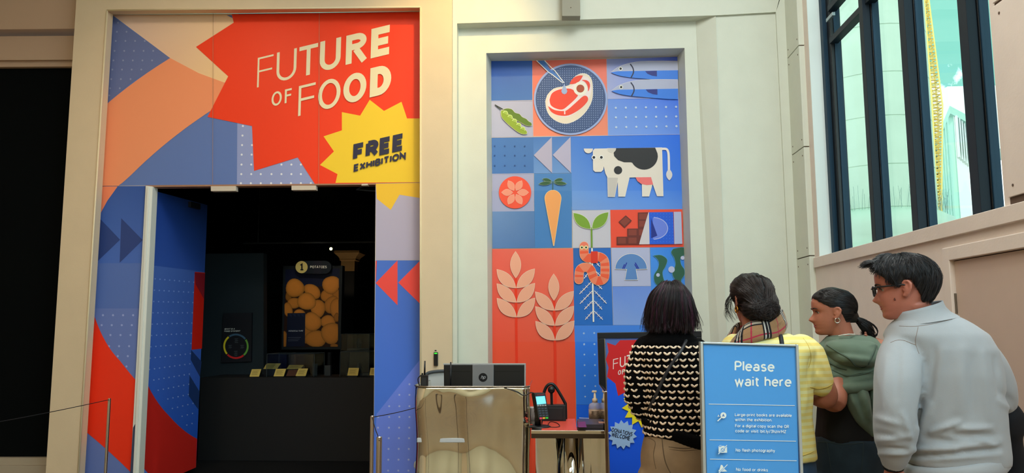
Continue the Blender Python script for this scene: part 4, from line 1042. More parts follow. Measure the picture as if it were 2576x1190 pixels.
# ================================================================ poster stand beside the mural
STEEL = mat('mirror_steel', (224, 222, 212), .035, metal=1.0)
BSTEEL = mat('brushed_steel', (206, 200, 192), .2, metal=1.0)
BLKP = mat('black_plastic', (14, 15, 17), .38)
BLKM = mat('black_metal', (16, 18, 22), .3)
YP = 6.55
ps = empty('poster_stand', PY(1640, 1180, YP), 'black framed floor poster about donations standing before the mural', 'poster stand')
ps.location.z = 0
ex = lambda x0, y: x0 + .034 * (y - 837)
yb = 1255
for q in ([(1503, 837), (1765, 833), (1765.5, 848), (1503.5, 852)], [(1503.5, 852), (1520, 852), (ex(1520, yb), yb), (ex(1503, yb), yb)], [(1752, 848), (1765.5, 848), (ex(1765, yb), yb), (ex(1752, yb), yb)],
          [(ex(1503, yb), yb), (ex(1765, yb), yb), (ex(1765, yb + 12), yb + 12), (ex(1503, yb + 12), yb + 12)]):
    slab(MB(), [q], YP, .07).build('frame_bar', BLKM, ps, bevel=.004)
slab(MB(), [[(1520, 852), (1752, 848), (ex(1752, yb), yb), (ex(1520, yb), yb)]], YP + .012, .02).build('board', BOARD, ps)
slab(MB(), [[(1520, 852), (1522.5, 852), (ex(1522.5, yb), yb), (ex(1520, yb), yb)]], YP + .004, .01).build('frame_lip', BSTEEL, ps)
b0, b1 = PY(1500, 1270, YP), PY(1780, 1270, YP)
MB().box((b0.x, YP - .12, 0), (b1.x, YP + .2, .015)).build('foot_plate', BLKM, ps, bevel=.003)
for x in (b0.x + .1, b1.x - .1): MB().box((x - .02, YP + .01, .01), (x + .02, YP + .05, PY(1600, yb, YP).z + .02)).build('support', BLKM, ps)
g = Print(YP_(YP + .012), .0006, 1.3)
g.poly([(1522, 852), (1752, 848), (ex(1752, yb), yb), (ex(1522, yb), yb)], (22, 84, 222))
g.poly([(1522, 852), (1660, 850), (1600, 900), (1523, 960)], (74, 100, 168))
g.poly([(1527, 862), (1548, 869), (1560, 856), (1752, 852), (1752, 1010), (1680, 992), (1652, 1004), (1640, 985), (1604, 972), (1555, 996), (1548, 965), (1527, 948), (1531, 925), (1524, 904), (1531, 885)], (190, 30, 34))
WW = (228, 222, 214)
for ch, x0, x1, y0, y1, w in (('F', 1542, 1555, 904, 929, 1.8), ('U', 1559, 1573, 899, 925, 2.4), ('T', 1576, 1590, 894, 920, 3.2), ('U', 1594, 1609, 889, 916, 3.8), ('R', 1613, 1628, 885, 911, 4.6), ('E', 1632, 1645, 881, 907, 5.2),
                             ('O', 1554.5, 1562, 932, 944, 1.8), ('F', 1564.5, 1570, 930, 942, 1.8), ('F', 1574, 1587, 927, 952, 2.4), ('O', 1590, 1606, 922, 948, 3.6), ('O', 1610, 1627, 917, 943, 5), ('D', 1631, 1647, 912, 938, 6)):
    s_ = .24; g.letter(ch, [(x0, y1), (x1, y1 - s_ * (x1 - x0)), (x0 + .5, y0), (x1 + .5, y0 - s_ * (x1 - x0))], w, WW)
def star(cx, cy, ro, ri, n, rot=0): return [(cx + (ro if i % 2 == 0 else ri) * math.cos(math.radians(rot + 180 * i / n)), cy + (ro if i % 2 == 0 else ri) * math.sin(math.radians(rot + 180 * i / n))) for i in range(2 * n)]
g.poly(star(1617, 1023, 53, 38, 13, 176), (228, 206, 40))
g.text('FREE', (1590, 1031), (1645, 1018), 19, NV, w=.28); g.text('EXHIBITION', (1590.5, 1042), (1647, 1029), 8.5, NV, w=.24)
g.poly(star(1565.7, 1093.5, 37, 28.5, 14, 8), (146, 178, 232))
g.text('DONATIONS', (1538, 1086.5), (1590, 1098), 10.5, (22, 26, 48), w=.2, upx=2.5); g.text('WELCOME', (1537.5, 1097.5), (1584, 1108.5), 10.5, (22, 26, 48), w=.2, upx=2.5)
g.build('poster_print', ps)
# ================================================================ front desk of mirror steel
DZT = 1.10
fy = PZ(1180, 972.5, DZT).y
lx, rx = PZ(1036, 973, DZT).x, PZ(1331, 973, DZT).x
dk = empty('reception_desk', ((lx + rx) / 2, fy + .3, 0), 'mirror-polished curved steel reception desk in front of the mural', 'desk')
path = [(lx + .02, fy + .62), (lx, fy + .3)]
for i in range(9):
    a = math.radians(180 + 90 * i / 8); path.append((lx + .11 + .11 * math.cos(a), fy + .12 + .12 * math.sin(a)))
for i in range(1, 22): path.append((lx + .11 + (rx - .05 - lx - .11) * i / 22, fy))
for i in range(9):
    a = math.radians(270 + 90 * i / 8); path.append((rx - .05 + .05 * math.cos(a), fy + .06 + .06 * math.sin(a)))
path.append((rx + .0, fy + .3)); path.append((rx, fy + .6))
path = catmull(path, 3)
def dwarp(x, y, z):
    return (.042 * noise.noise(Vector((x * 3.2, y * 3, z * 2.1 + 7))) + .010 * noise.noise(Vector((x * 9 + 3, y * 7, z * 2.2))))
rings = []
NZ = 56
cen = Vector(((lx + rx) / 2, fy + .45, 0))
for k in range(NZ + 1):
    z = DZT * k / NZ; ring = []
    for x, y in path:
        n_ = (Vector((x, y, 0)) - cen).normalized(); w_ = dwarp(x, y, z) * min(1, (DZT - z) * 14) * (1 if k else 0)
        ring.append(Vector((x, y, z)) + n_ * (w_ - .004))
    rings.append(ring)
mb = MB(); mb.loft(rings, closed=False); sh = mb.build('front_shell', STEEL, dk, smooth=True, fix=False)
md = sh.modifiers.new('t', 'SOLIDIFY'); md.thickness = .006; md.offset = 1 if False else -1
mb = MB(); mb.tube([Vector((x, y, DZT)) for x, y in path], .0045, 6); mb.build('shell_rim', mat('rim_steel', (190, 190, 180), .2, metal=1), dk, smooth=True)
MB().box((lx + .03, fy + .03, .72), (rx - .03, fy + .6, .75)).build('worktop', mat('worktop_white', (190, 195, 198), .5), dk, bevel=.004)
# red strip reflected at the left belongs to the door graphics; monitor
my = fy + .22
mo = empty('monitor', PY(1215, 1000, my), 'black computer monitor seen from behind on the steel desk', 'monitor')
Z0 = .75; mo.location.z = Z0
slab(MB(), [[(1116, 917), (1322, 917), (1321, 1035), (1117, 1035)]], my, .03).build('housing', BLKP, mo, bevel=.008)
slab(MB(), [[(1114.5, 914.5), (1322.5, 914.5), (1322, 918), (1115, 918)]], my - .001, .034).build('top_edge', mat('monitor_edge', (165, 168, 168), .4), mo, bevel=.002)
slab(MB(), [[(1319, 916), (1322.5, 916), (1322, 1034), (1318.6, 1034)]], my - .001, .034).build('side_edge', MATS['monitor_edge'], mo, bevel=.002)
slab(MB(), [[(1188, 917), (1242, 916.5), (1242, 1060), (1188, 1060)]], my - .016, .016).build('stand_column', mat('monitor_grey', (128, 130, 134), .38, metal=.3), mo, bevel=.004)
for a, b in ((1128, 1185), (1245, 1309)): slab(MB(), [[(a, 934.2), (b, 934.4), (b, 935.4), (a, 935.2)]], my - .001, .002).build('vent_slot', mat('slot_black', (3, 3, 4), .9), mo)
g = Print(YP_(my - .0165), .0004, 1.0); g.poly(circ(1215, 949.5, 11, 32), (14, 14, 18)); g.text('hp', (1209.2, 953.3), (1220.6, 953.3), 9.2, (150, 152, 156), w=.16, upx=3, sp=.2); g.build('round_logo', mo)
b0 = PY(1215, 1060, my); MB().box((b0.x - .03, my - .014, Z0 + .01), (b0.x + .03, my + .01, b0.z + .03)).build('stand_neck', MATS['monitor_grey'], mo)
MB().box((b0.x - .12, my - .08, Z0), (b0.x + .12, my + .1, Z0 + .012)).build('stand_base', MATS['monitor_grey'], mo, bevel=.004)
# two-way radios
def radio(x, ytop, ybody, w, yy, lb, zb, curl=False):
    b = PY(x, ybody, yy); t = PY(x + 1, ytop, yy)
    e = empty('two_way_radio', (b.x, yy, zb), lb, 'radio', 'two-way radios on the desk')
    MB().box((b.x - w / 2, yy - .016, zb), (b.x + w / 2, yy + .016, b.z)).build('body', BLKP, e, bevel=.004)
    MB().tube([(b.x + .0, yy, b.z - .005), (b.x + .002, yy, t.z)], [.0065, .005], 8).build('antenna', BLKM, e, smooth=True)
    MB().lathe((b.x - w * .3, yy, b.z), [(.006, 0), (.006, .012)], 8).build('knob', BLKM, e)
    MB().box((b.x - w * .32, yy - .019, b.z - .07), (b.x + w * .32, yy - .015, b.z - .02)).build('speaker_grille', mat('grille', (30, 32, 34), .6), e)
    return b
r1 = radio(1068, 908, 943, .05, fy + .07, 'black two-way radio with upright antenna at the desk left corner', .75)
MB().tube(catmull([tuple(v) for v in (r1 + Vector((-.02, -.01, .0)), r1 + Vector((-.045, -.005, -.03)), r1 + Vector((-.03, 0, -.09)))], 5), .004, 6).build('coiled_lead', BLKM).parent = None
bpy.data.objects['coiled_lead']['label'] = 'short black lead curling beside the corner radio'; bpy.data.objects['coiled_lead']['category'] = 'cable'
radio(1133, 911, 985, .05, fy + .09, 'black two-way radio standing in front of the monitor back', .75)
# charger dock at corner
c1 = PZ(1068, 968, DZT); 
# office chair behind desk
oc = PY(1100, 945, 6.15)
ch = empty('office_chair', (oc.x + .12, 6.2, 0), 'white office chair with dark rimmed backrest behind the desk left end', 'chair')
ppts = [PY(1064, 990, 6.1), PY(1066, 958, 6.1), PY(1072, 942, 6.1), PY(1088, 935.5, 6.1), PY(1120, 933, 6.1), PY(1160, 934, 6.1), PY(1178, 945, 6.1), PY(1182, 990, 6.1)]
pp = [Vector(v) for v in catmull([tuple(v) for v in ppts], 5)]
MB().tube(pp, .012, 8).build('back_rim', mat('chair_rim', (70, 78, 84), .4), ch, smooth=True)
mb = MB(); mb.hexa([Vector((v.x, v.y + .01, v.z)) for v in pp], [Vector((v.x, v.y + .03, v.z)) for v in pp]); mb.build('backrest', mat('chair_white', (190, 196, 198), .5), ch)
cxx = (pp[0].x + pp[-1].x) / 2; MB().box((cxx - .22, 5.92, .45), (cxx + .22, 6.1, .51)).build('seat', MATS['chair_white'], ch, bevel=.02)
MB().box((cxx - .03, 6.1, .45), (cxx + .03, 6.13, pp[0].z + .05)).build('back_support', BLKP, ch)
MB().tube([(cxx, 6.0, .06), (cxx, 6.0, .46)], .025, 12).build('gas_post', BSTEEL, ch)
for i in range(5):
    a = 2 * math.pi * i / 5 + .3; e_ = Vector((cxx + .24 * math.cos(a), 6.0 + .24 * math.sin(a), .05)); l_ = MB().tube([(cxx, 6.0, .09), e_], [.022, .014], 8).build('base_arm', BLKP, ch)
    MB().lathe((e_.x, e_.y - .012, .026), [(.026, 0), (.026, .024)], 12, axis='Y').build('caster', BLKP, l_)
# ================================================================ donation table
TZ = .84
ty = PZ(1430, 1083, TZ).y; tb = PZ(1430, 1054, TZ).y
tx0, tx1 = PZ(1336, 1083, TZ).x, PZ(1529, 1083, TZ).x
tt = empty('steel_table', ((tx0 + tx1) / 2, (ty + tb) / 2, 0), 'small mirror steel table right of the desk holding a card terminal', 'table')
MB().box((tx0, ty, TZ - .022), (tx1 - .022, tb, TZ)).build('table_top', STEEL, tt, bevel=.002)
rq = [PZ(x, y, TZ + .001) for x, y in ((1362, 1083), (1452, 1083), (1452, 1055), (1364, 1055))]; rm = MB().box((rq[0].x, ty + .004, TZ), (rq[1].x, tb - .004, TZ + .002)).build('red_mat', mat('coral_sheet', (232, 84, 66), .35)); props(rm, 'coral red sheet covering the middle of the steel table top', 'mat')
# side panel rising above the top
pz1 = PY(1527, 985, ty).z; pz2 = PY(1509, 957, tb).z
mb = MB(); xa, xb = tx1 - .02, tx1
mb.hexa([Vector((xa, ty - .003, 0)), Vector((xa, tb, 0)), Vector((xa, tb, pz1)), Vector((xa, ty - .003, pz1 - .0))], [Vector((xb, ty - .003, 0)), Vector((xb, tb, 0)), Vector((xb, tb, pz1)), Vector((xb, ty - .003, pz1))])
mb.build('side_panel', STEEL, tt, bevel=.002)
mb = MB(); N_ = 14; f0 = [Vector((tx0 + .01 + (xa - tx0 - .01) * i / N_, tb - .02 + .004 * math.sin(i * 1.3), 0)) for i in range(N_ + 1)]
rings = [[Vector((p_.x, p_.y + .008 * noise.noise(Vector((p_.x * 5, 0, z * 4))), z)) for p_ in f0] for z in [TZ * k / 12 * .97 for k in range(13)]]
mb.loft(rings, closed=False); mb.build('back_sheet', STEEL, tt, smooth=True, fix=False)
MB().box((tx0, ty + .0, TZ - .05), (tx1 - .02, ty + .006, TZ - .022)).build('front_rail', mat('dark_steel_rail', (92, 84, 78), .2, metal=1), tt)
lgx = PZ(1437, 1083, TZ).x; MB().lathe((lgx, ty + .16, 0), [(.05, 0), (.05, TZ - .022)], 32).build('leg', STEEL, tt, smooth=True)
MB().lathe((lgx, ty + .16, 0), [(.14, 0), (.14, .008), (.05, .012)], 32).build('foot_disc', STEEL, tt)
# card terminal on its stand
yt = ty + .16
te = empty('card_terminal', PY(1355, 1078, yt), 'black card payment terminal with lit blue screen on its stand', 'card terminal'); te.location.z = TZ
tc_ = PY(1357, 1078, yt)
MB().lathe((tc_.x, yt, TZ), [(.075, 0), (.075, .006), (.06, .012)], 28).build('base_disc', BLKP, te, smooth=True)
pc = PY(1352, 1040, yt + .03)
MB().tube([(tc_.x - .01, yt + .02, TZ + .01), (tc_.x - .012, yt + .03, pc.z)], .022, 14).build('stand_post', BLKP, te, smooth=True)
def tq(pts, y0, y1): # tilted slab, top leans back
    ys = [min(y for x, y in pts), max(y for x, y in pts)]; return [PY(x, y, y1 + (y0 - y1) * (y - 988) / 70) for x, y in pts]
body = tq([(1344, 991), (1347, 989), (1370, 988), (1373, 991), (1382, 1049), (1380, 1054), (1357, 1057), (1354, 1053)], yt - .06, yt - .03)
MB().hexa(body, [v + Vector((-.022, .035, .0)) for v in body]).build('housing', BLKP, te, bevel=.004)
class TP:  # plane of the terminal face
    def __init__(s, q): s.n = (q[2] - q[0]).cross(q[4] - q[0]).normalized(); s.n = s.n if (CAM - q[0]).dot(s.n) > 0 else -s.n; s.p = q[0]
    pt = Plane.pt
g = Print(TP(body), .001, 1.0)
g.poly([(1346, 996), (1371.5, 994.5), (1375, 1017), (1350, 1020)], (30, 50, 70)); g.poly([(1351, 992.5), (1368, 991.5), (1368, 993.5), (1351, 994.5)], (120, 40, 60))
g.build('face_print', te)
sc_ = tq([(1347.5, 998), (1370.5, 996.5), (1374, 1015.5), (1351, 1018)], yt - .06, yt - .03); nn = TP(body).n
MB().hexa([v + nn * .002 for v in sc_], [v + nn * .004 for v in sc_]).build('screen', mat('screen_glow', (120, 220, 240), .3, emit=(110, 215, 240), es=.75), te)
KM = [mat('key_dark', (52, 68, 84), .5), mat('key_red', (225, 60, 110), .5), mat('key_yellow', (235, 170, 40), .5), mat('key_green', (50, 200, 60), .5), mat('key_grey', (160, 170, 175), .5)]
def key(cx, cy, w, h, m_):
    q = tq([(cx - w, cy - h), (cx + w, cy - h - .3), (cx + w + .4, cy + h - .3), (cx - w + .4, cy + h)], yt - .06, yt - .03); MB().hexa([v + nn * .001 for v in q], [v + nn * .005 for v in q]).build('key', m_, te)
for i in range(4): key(1353.5 + 6.1 * i, 1020.6 - .3 * i, 2.3, 1.6, KM[4])
for r_ in range(4):
    for c_ in range(3):
        key(1356.5 + 8 * c_ + 1.1 * r_, 1028 + 5.9 * r_ - .3 * c_, 2.9, 1.7, KM[0])
for i in range(3): key(1360.5 + 7.6 * i, 1052.6 - .5 * i, 3.1, 2.1, KM[1 + i])
# cable of terminal
cpt = [PY(1324, 990, yt), PY(1335, 988, yt + .02), PY(1344, 989, yt + .02)]
cb = MB().tube([Vector(v) for v in catmull([tuple(PY(1268, 975, fy - .01)), tuple(PY(1300, 986, fy - .015)), tuple(PY(1318, 995, fy - .01)), tuple(PY(1335, 988, yt - .02)), tuple(PY(1345, 990, yt))], 6)], .0035, 6).build('cable', BLKM, smooth=True)
props(cb, 'black cable running from the desk rim to the card terminal', 'cable')
cb = MB().tube([Vector(v) for v in catmull([tuple(PZ(1377, 1076, TZ + .004)), tuple(PZ(1383, 1062, TZ + .004)), tuple(PZ(1400, 1064, TZ + .004)), tuple(PZ(1408, 1072, TZ + .004)), tuple(PZ(1398, 1075, TZ + .004)), tuple(PZ(1372, 1074, TZ + .004))], 6)], .003, 6).build('cable', BLKM, smooth=True)
props(cb, 'thin black cable looped on the steel table top', 'cable')
# leaflet holder (black carry frame)
yh = tb - .10
lh = empty('leaflet_holder', PY(1400, 1055, yh), 'black triangular carry holder standing behind the card terminal', 'holder'); lh.location.z = TZ
zf = lambda x, y: PY(x, y, yh)
hb = zf(1424, 1018)
MB().tube([Vector(v) for v in catmull([tuple(zf(1361, 1018)), tuple(zf(1365, 1000)), tuple(zf(1374, 974)), tuple(zf(1386, 966)), tuple(zf(1398, 974)), tuple(zf(1420, 1011)), tuple(zf(1422.5, 1020)), (zf(1423, 1020).x, yh, TZ + .01)], 5)], .011, 8).build('handle_frame', BLKM, lh, smooth=True)
MB().box((zf(1362, 1018).x, yh - .05, TZ), (zf(1423, 1018).x, yh + .05, zf(1400, 1018).z)).build('pocket', mat('holder_black', (20, 23, 26), .5), lh, bevel=.004)
MB().box((zf(1378, 1018).x, yh - .055, TZ + .01), (zf(1416, 1018).x, yh - .05, zf(1400, 1024).z)).build('pocket_face', mat('holder_face', (26, 32, 36), .35), lh, bevel=.002)
kc = zf(1387, 980); MB().lathe((kc.x, yh - .02, kc.z), [(.012, -.012), (.026, 0), (.026, .03), (.012, .04)], 20, axis='Y').build('knob', BLKM, lh, smooth=True)
MB().tube([kc, (kc.x + .002, yh, zf(1387, 1019).z)], .010, 8).build('centre_post', BLKM, lh)
# striped pot behind terminal
q = PZ(1341, 1068, TZ); sp_ = empty('striped_pot', (q.x, q.y + .04, TZ), 'small pale pot with black ray stripes left of the terminal', 'pot')
MB().lathe((q.x, q.y + .04, TZ), [(.03, 0), (.036, .05), (.034, .11), (.03, .115)], 24).build('pot_body', mat('pot_white', (196, 186, 186), .5), sp_, smooth=True)
mb = MB()
for i in range(12):
    a = math.radians(200 + 12 * i); r_ = .0365; c_ = Vector((q.x, q.y + .04, TZ + .03)); e_ = [Vector((q.x + r_ * math.cos(a + k), q.y + .04 + r_ * math.sin(a + k), TZ + .02 + .09 * t)) for t, k in ((0, 0), (1, .25))]
    mb.tube(e_, .0018, 4)
mb.build('stripes', BLKP, sp_, kind='stuff')
# leaflets
q = [PZ(1454, 1082, TZ), PZ(1527, 1081, TZ), PZ(1523, 1055, TZ), PZ(1453, 1052, TZ)]
sx0, sx1, sy0 = q[0].x + .002, tx1 - .028, ty + .012
for i in range(5):
    z = TZ + .0075 * i; lf = empty('leaflet', ((sx0 + sx1) / 2, sy0 + .1, z), ('bottom dark leaflet of the pile, lying directly on the steel table', 'second dark leaflet up from the steel table in the pile', 'middle dark leaflet of the pile by the table side panel', 'dark leaflet just under the topmost one with the pale sticker', '')[i], 'leaflet', 'dark leaflets piled on the steel table')
    if i == 4: lf['label'] = 'topmost dark leaflet with purple sheen and pale sticker on the steel table'
    j = .003 * math.sin(i * 2.1)
    MB().box((sx0 + j, sy0 + j, z), (sx1 + j * .5, sy0 + .30, z + .0068)).build('booklet', mat('leaflet_dark', (58, 52, 60), .35), lf)
g = Print(Plane((0, 0, TZ + .0368), (0, 0, 1)), .0003, 1.0)
g.poly([(1453.5, 1062), (1472, 1060), (1476, 1075), (1455, 1075)], (112, 34, 96)); g.poly([(1505, 1060.5), (1517, 1060.5), (1519, 1065), (1507, 1065)], (214, 160, 126)); g.text('NATIONAL', (1456, 1051.5), (1480, 1053), 3, (205, 205, 205)) if False else None  # purple patch and pale sticker printed on the cover
g.poly([(1457, 1050.5), (1482, 1051.5), (1482, 1053.2), (1457, 1052.3)], (170, 170, 172)); g.build('cover_print', lf)
# sanitiser bottle
bx = PY(1497, 1050, tb - .06); sb_ = empty('sanitiser_bottle', (bx.x, tb - .07, TZ), 'clear pump bottle of hand sanitiser beside the table side panel', 'bottle')
CLEAR = mat('clear_plastic', (205, 205, 215), .12, alpha=.45); CREAMP = mat('cream_plastic', (215, 195, 165), .4)
w_ = (PY(1513, 1050, tb - .06).x - PY(1481, 1050, tb - .06).x) / 2
zt = PY(1497, 1012, tb - .06).z - TZ
MB().lathe((bx.x, tb - .07, TZ), [(w_ * .9, 0), (w_, .008), (w_, zt * .78), (w_ * .85, zt * .92), (w_ * .4, zt)], 24).build('bottle_body', CLEAR, sb_, smooth=True)
MB().lathe((bx.x, tb - .07, TZ), [(w_ * 1.01, zt * .1), (w_ * 1.01, zt * .62)], 24).build('label', mat('sanitiser_label', (176, 150, 128), .5), sb_, smooth=True)
mb = MB()
for k in range(7): mb.box((bx.x - w_ * (.72 - .1 * (k % 3)), tb - .07 - w_ * 1.03, TZ + zt * (.2 + .055 * k)), (bx.x + w_ * (.6 - .15 * (k % 2)), tb - .07 - w_ * .9, TZ + zt * (.212 + .055 * k)))
mb.build('label_lines', mat('label_ink', (96, 84, 76), .7), sb_, kind='stuff')
zc = PY(1497, 1003, tb - .06).z - TZ; zp = PY(1497, 982, tb - .06).z - TZ
MB().lathe((bx.x, tb - .07, TZ), [(w_ * .42, zt), (w_ * .42, zc), (w_ * .2, zc + .005), (w_ * .14, zp - .012)], 16).build('pump_collar', CREAMP, sb_, smooth=True)
MB().hexa([Vector((bx.x - .022, tb - .08, TZ + zp - .014)), Vector((bx.x + .014, tb - .08, TZ + zp - .014)), Vector((bx.x + .014, tb - .06, TZ + zp - .014)), Vector((bx.x - .022, tb - .06, TZ + zp - .014))],
          [Vector((bx.x - .018, tb - .08, TZ + zp)), Vector((bx.x + .014, tb - .08, TZ + zp)), Vector((bx.x + .014, tb - .06, TZ + zp)), Vector((bx.x - .018, tb - .06, TZ + zp))]).build('pump_head', CREAMP, sb_, bevel=.003)
MB().tube([(bx.x, tb - .07, TZ + .02), (bx.x, tb - .07, TZ + zt)], .0035, 6).build('dip_tube', CREAMP, sb_)
# ================================================================ small fixtures
q = [(1091, 886), (1101, 886), (1101, 920.5), (1091, 920.5)]
ar = empty('access_reader', PY(1096, 920, YF - .03), 'slim black access card reader with green light on the pillar', 'card reader')
slab(MB(), [q], YF - .055, .025).build('reader_body', BLKP, ar, bevel=.004)
slab(MB(), [[(1092.5, 887.5), (1099.8, 887.5), (1099.8, 890.5), (1092.5, 890.5)]], YF - .057, .003).build('status_light', mat('led_green', (60, 230, 60), emit=(60, 230, 60), es=.8), ar)
slab(MB(), [[(1093.5, 880.5), (1098, 880.5), (1098, 882.8), (1093.5, 882.8)]], YF - .036, .008).build('sensor_dot', BLKP, ar)
fx = empty('grey_fixture', PY(1436, 40, YF - .1), 'grey rectangular fixture high on the wall above the mural', 'fixture')
slab(MB(), [[(1413, -30), (1459, -30), (1460, 40.5), (1413.5, 40.5)]], YF - .09, .11).build('fixture_body', mat('fixture_grey', (150, 148, 132), .5), fx, bevel=.003)
MB().lathe(tuple(PY(1436, 19, YF - .091)), [(.001, -.002), (.005, -.002), (.005, .001)], 8, axis='Y').build('screw', JOINT, fx)
# ================================================================ barrier posts and cords
def post(px, py, h, r_, lb):
    p_ = PZ(px, py, h); e = empty('barrier_post', (p_.x, p_.y, 0), lb, 'barrier post', 'steel barrier posts')
    MB().lathe((p_.x, p_.y, 0), [(r_, .012), (r_, h - .004), (r_ - .003, h)], 24).build('tube', BSTEEL, e, smooth=False)
    MB().lathe((p_.x, p_.y, 0), [(.14, 0), (.14, .006), (.03, .014)], 32).build('base', BSTEEL, e)
    MB().lathe((p_.x + .004, p_.y - r_, h - .02), [(.001, -.002), (.003, -.002), (.003, .001)], 8, axis='Y').build('cord_hole', BLKP, e); return p_
PH = .9
pA = post(275.5, 1002, PH, .0125, 'slim steel barrier post standing before the red door graphic')
pB = post(936.5, 1045.5, PH, .0135, 'rear steel barrier post of the pair left of the desk')
pC = post(954, 1098, PH, .0155, 'nearer steel barrier post of the pair left of the desk')
pD = post(1095, 1006, PH, .0135, 'steel barrier post hidden behind the reception desk')
pE = post(-250, 1098, PH, .0135, 'steel barrier post beyond the left edge of the picture')
def cord(a, b, lb):
    n = (b - a).normalized() * .01; a = a + n + Vector((0, 0, -.012)); b = b - n + Vector((0, 0, -.012))
    pts = [a.lerp(b, t / 12) - Vector((0, 0, .012 * math.sin(math.pi * t / 12))) for t in range(13)]
    props(MB().tube(pts, .003, 6).build('barrier_rope', mat('black_cord', (22, 24, 30), .6), smooth=True), lb, 'cord', 'black barrier cords')
cord(pE, pA, 'black cord crossing the cream wall to the left post'); cord(pC, pB, 'short black cord between the two posts left of the desk'); cord(pB, pD, 'black cord from the rear post passing behind the desk')
# ================================================================ waiting sign
sp0 = PD(1885, 900, 3.1); SN = Vector((-_f0.x, -_f0.y, 0)).normalized(); SP = Plane(sp0, SN)
sg = empty('waiting_sign', (sp0.x, sp0.y, 0), 'blue floor sign reading please wait here in a silver frame', 'sign')
SXL = lambda y: 1762 + .0215 * (y - 861); SXR = lambda y: 2009 + .0385 * (y - 867)
YB_ = 1745
def sq(pts, o0, o1, nm, m_, bev=.002): a = [SP.pt(x, y, o0) for x, y in pts]; b = [SP.pt(x, y, o0) - SN * (o0 - o1) for x, y in pts]; MB().hexa(a, b).build(nm, m_, sg, bevel=bev)
SIL = mat('silver_frame', (196, 205, 205), .3, metal=.55)
sq([(SXL(860), 860), (SXL(YB_), YB_), (SXL(YB_) + 9, YB_), (SXL(860) + 7, 860)], .012, -.02, 'frame_side', SIL)
sq([(SXR(867) - 6.5, 867), (SXR(YB_) - 9, YB_), (SXR(YB_), YB_), (SXR(867), 867)], .012, -.02, 'frame_side', SIL)
sq([(SXL(860) + 7, 860.2), (SXL(865) + 7, 865), (SXR(872) - 6.5, 872), (SXR(867) - 6.5, 866.8)], .012, -.02, 'frame_top', SIL)
sq([(SXL(865) + 7, 865), (SXL(YB_) + 9, YB_), (SXR(YB_) - 9, YB_), (SXR(872) - 6.5, 872)], .0, -.015, 'panel_board', mat('sign_back', (110, 120, 130), .5), 0)
MB().box((sp0.x - .22, sp0.y - .16, 0), (sp0.x + .24, sp0.y + .16, .012)).build('foot_plate', SIL, sg, bevel=.003)
g = Print(SP, .0006, 1.18); g.tf = T(3.4, 1740, 840)
g.poly([(101, 86), (895, 100), (918 + .0385 * 2700, 2980), (118 + .0215 * 2800, 2980)], (76, 148, 214))
g.poly([(888, 88), (896, 88), (924, 1190), (950, 1900), (942, 1900), (916, 1190)], (20, 60, 120))
WS = (222, 228, 222)
g.text('Please', (367, 318), (708, 325), 88, WS, w=.16, sp=.25); g.text('wait here', (367, 448), (853, 454), 88, WS, w=.16, sp=.25)
for a, b in (((146, 600), (882, 613)), ((153, 906), (892, 918)), ((157, 1071), (898, 1085)), ((163, 1235), (905, 1250))): g.stroke([a, b], 5, WS)
for t_, a, b in (('Large-print books are available', (370, 704), (855, 711)), ('within the exhibition.', (371, 746), (688, 750)), ('For a digital copy scan the QR', (372, 799), (832, 806)), ('code or visit: bit.ly/3hznrMZ', (373, 842), (808, 850)),
                 ('No flash photography', (377, 1007), (713, 1012)), ('No food or drinks', (380, 1172), (652, 1178))): g.text(t_, a, b, 27, WS, w=.16, sp=.26)
g.poly(circ(271, 697, 26, 24), WS); g.stroke([(253, 717), (222, 745)], 9, WS); g.text('A', (260, 709), (282, 709), 24, (50, 110, 180), w=.18); g.text('A', (221, 711), (239, 711), 19, WS, w=.18)
g.poly([(230, 968), (252, 966), (258, 958), (280, 958), (285, 966), (302, 966), (303, 1016), (231, 1018)], WS); g.poly(circ(266, 992, 17, 20), (76, 148, 214)); g.poly(circ(266, 992, 11, 16), WS); g.stroke([(304, 952), (226, 1030)], 12, (76, 148, 214)); g.stroke([(302, 952), (228, 1028)], 6, WS)
for a, b in (((228, 962), (236, 968)), ((237, 953), (243, 963)), ((250, 950), (250, 960))): g.stroke([a, b], 4, WS)
g.poly([(250, 1120), (262, 1122), (285, 1160), (305, 1176), (240, 1180), (238, 1160)], WS); g.poly([(230, 1165), (246, 1160), (246, 1182), (232, 1180)], WS); g.stroke([(308, 1116), (228, 1196)], 12, (76, 148, 214)); g.stroke([(306, 1118), (230, 1194)], 6, WS)
g.build('sign_print', sg)
# ================================================================ people
HR = Vector((RGT.x, RGT.y, 0)).normalized(); HF = Vector((_f0.x, _f0.y, 0)).normalized(); UZ = Vector((0, 0, 1))
SKIN = mat('skin_warm', (176, 112, 90), .48, k=1.0, sss=.12, bump=.05, bscale=180, var=.05, vscale=25)
SKINP = mat('skin_pink', (182, 114, 96), .48, k=1.0, sss=.12, bump=.05, bscale=180, var=.05, vscale=25)


def srow(c, a, b, n=28, e=2.4):
    out = []
    for i in range(n):
        t = 2 * math.pi * i / n; cs, sn = math.cos(t), math.sin(t)
        out.append(c + a * (math.copysign(abs(cs) ** (2 / e), cs)) + b * (math.copysign(abs(sn) ** (2 / e), sn)))
    return out


def rows(mb, L, dep, e=2.4, n=28, shrink=1.0, dy=0.0):
    """L: (y_px, x_left_px, x_right_px, half depth in m[, extra depth shift])"""
    R_ = []
    for r in L:
        y, xl, xr, hd = r[:4]; dd = dep + (r[4] if len(r) > 4 else 0) + dy
        A, B = PD(xl, y, dd), PD(xr, y, dd); c = (A + B) / 2; hw_ = (B - A).length / 2 * shrink
        R_.append(srow(c, HR * hw_, HF * hd * shrink, n, e))
    mb.loft(R_); return mb


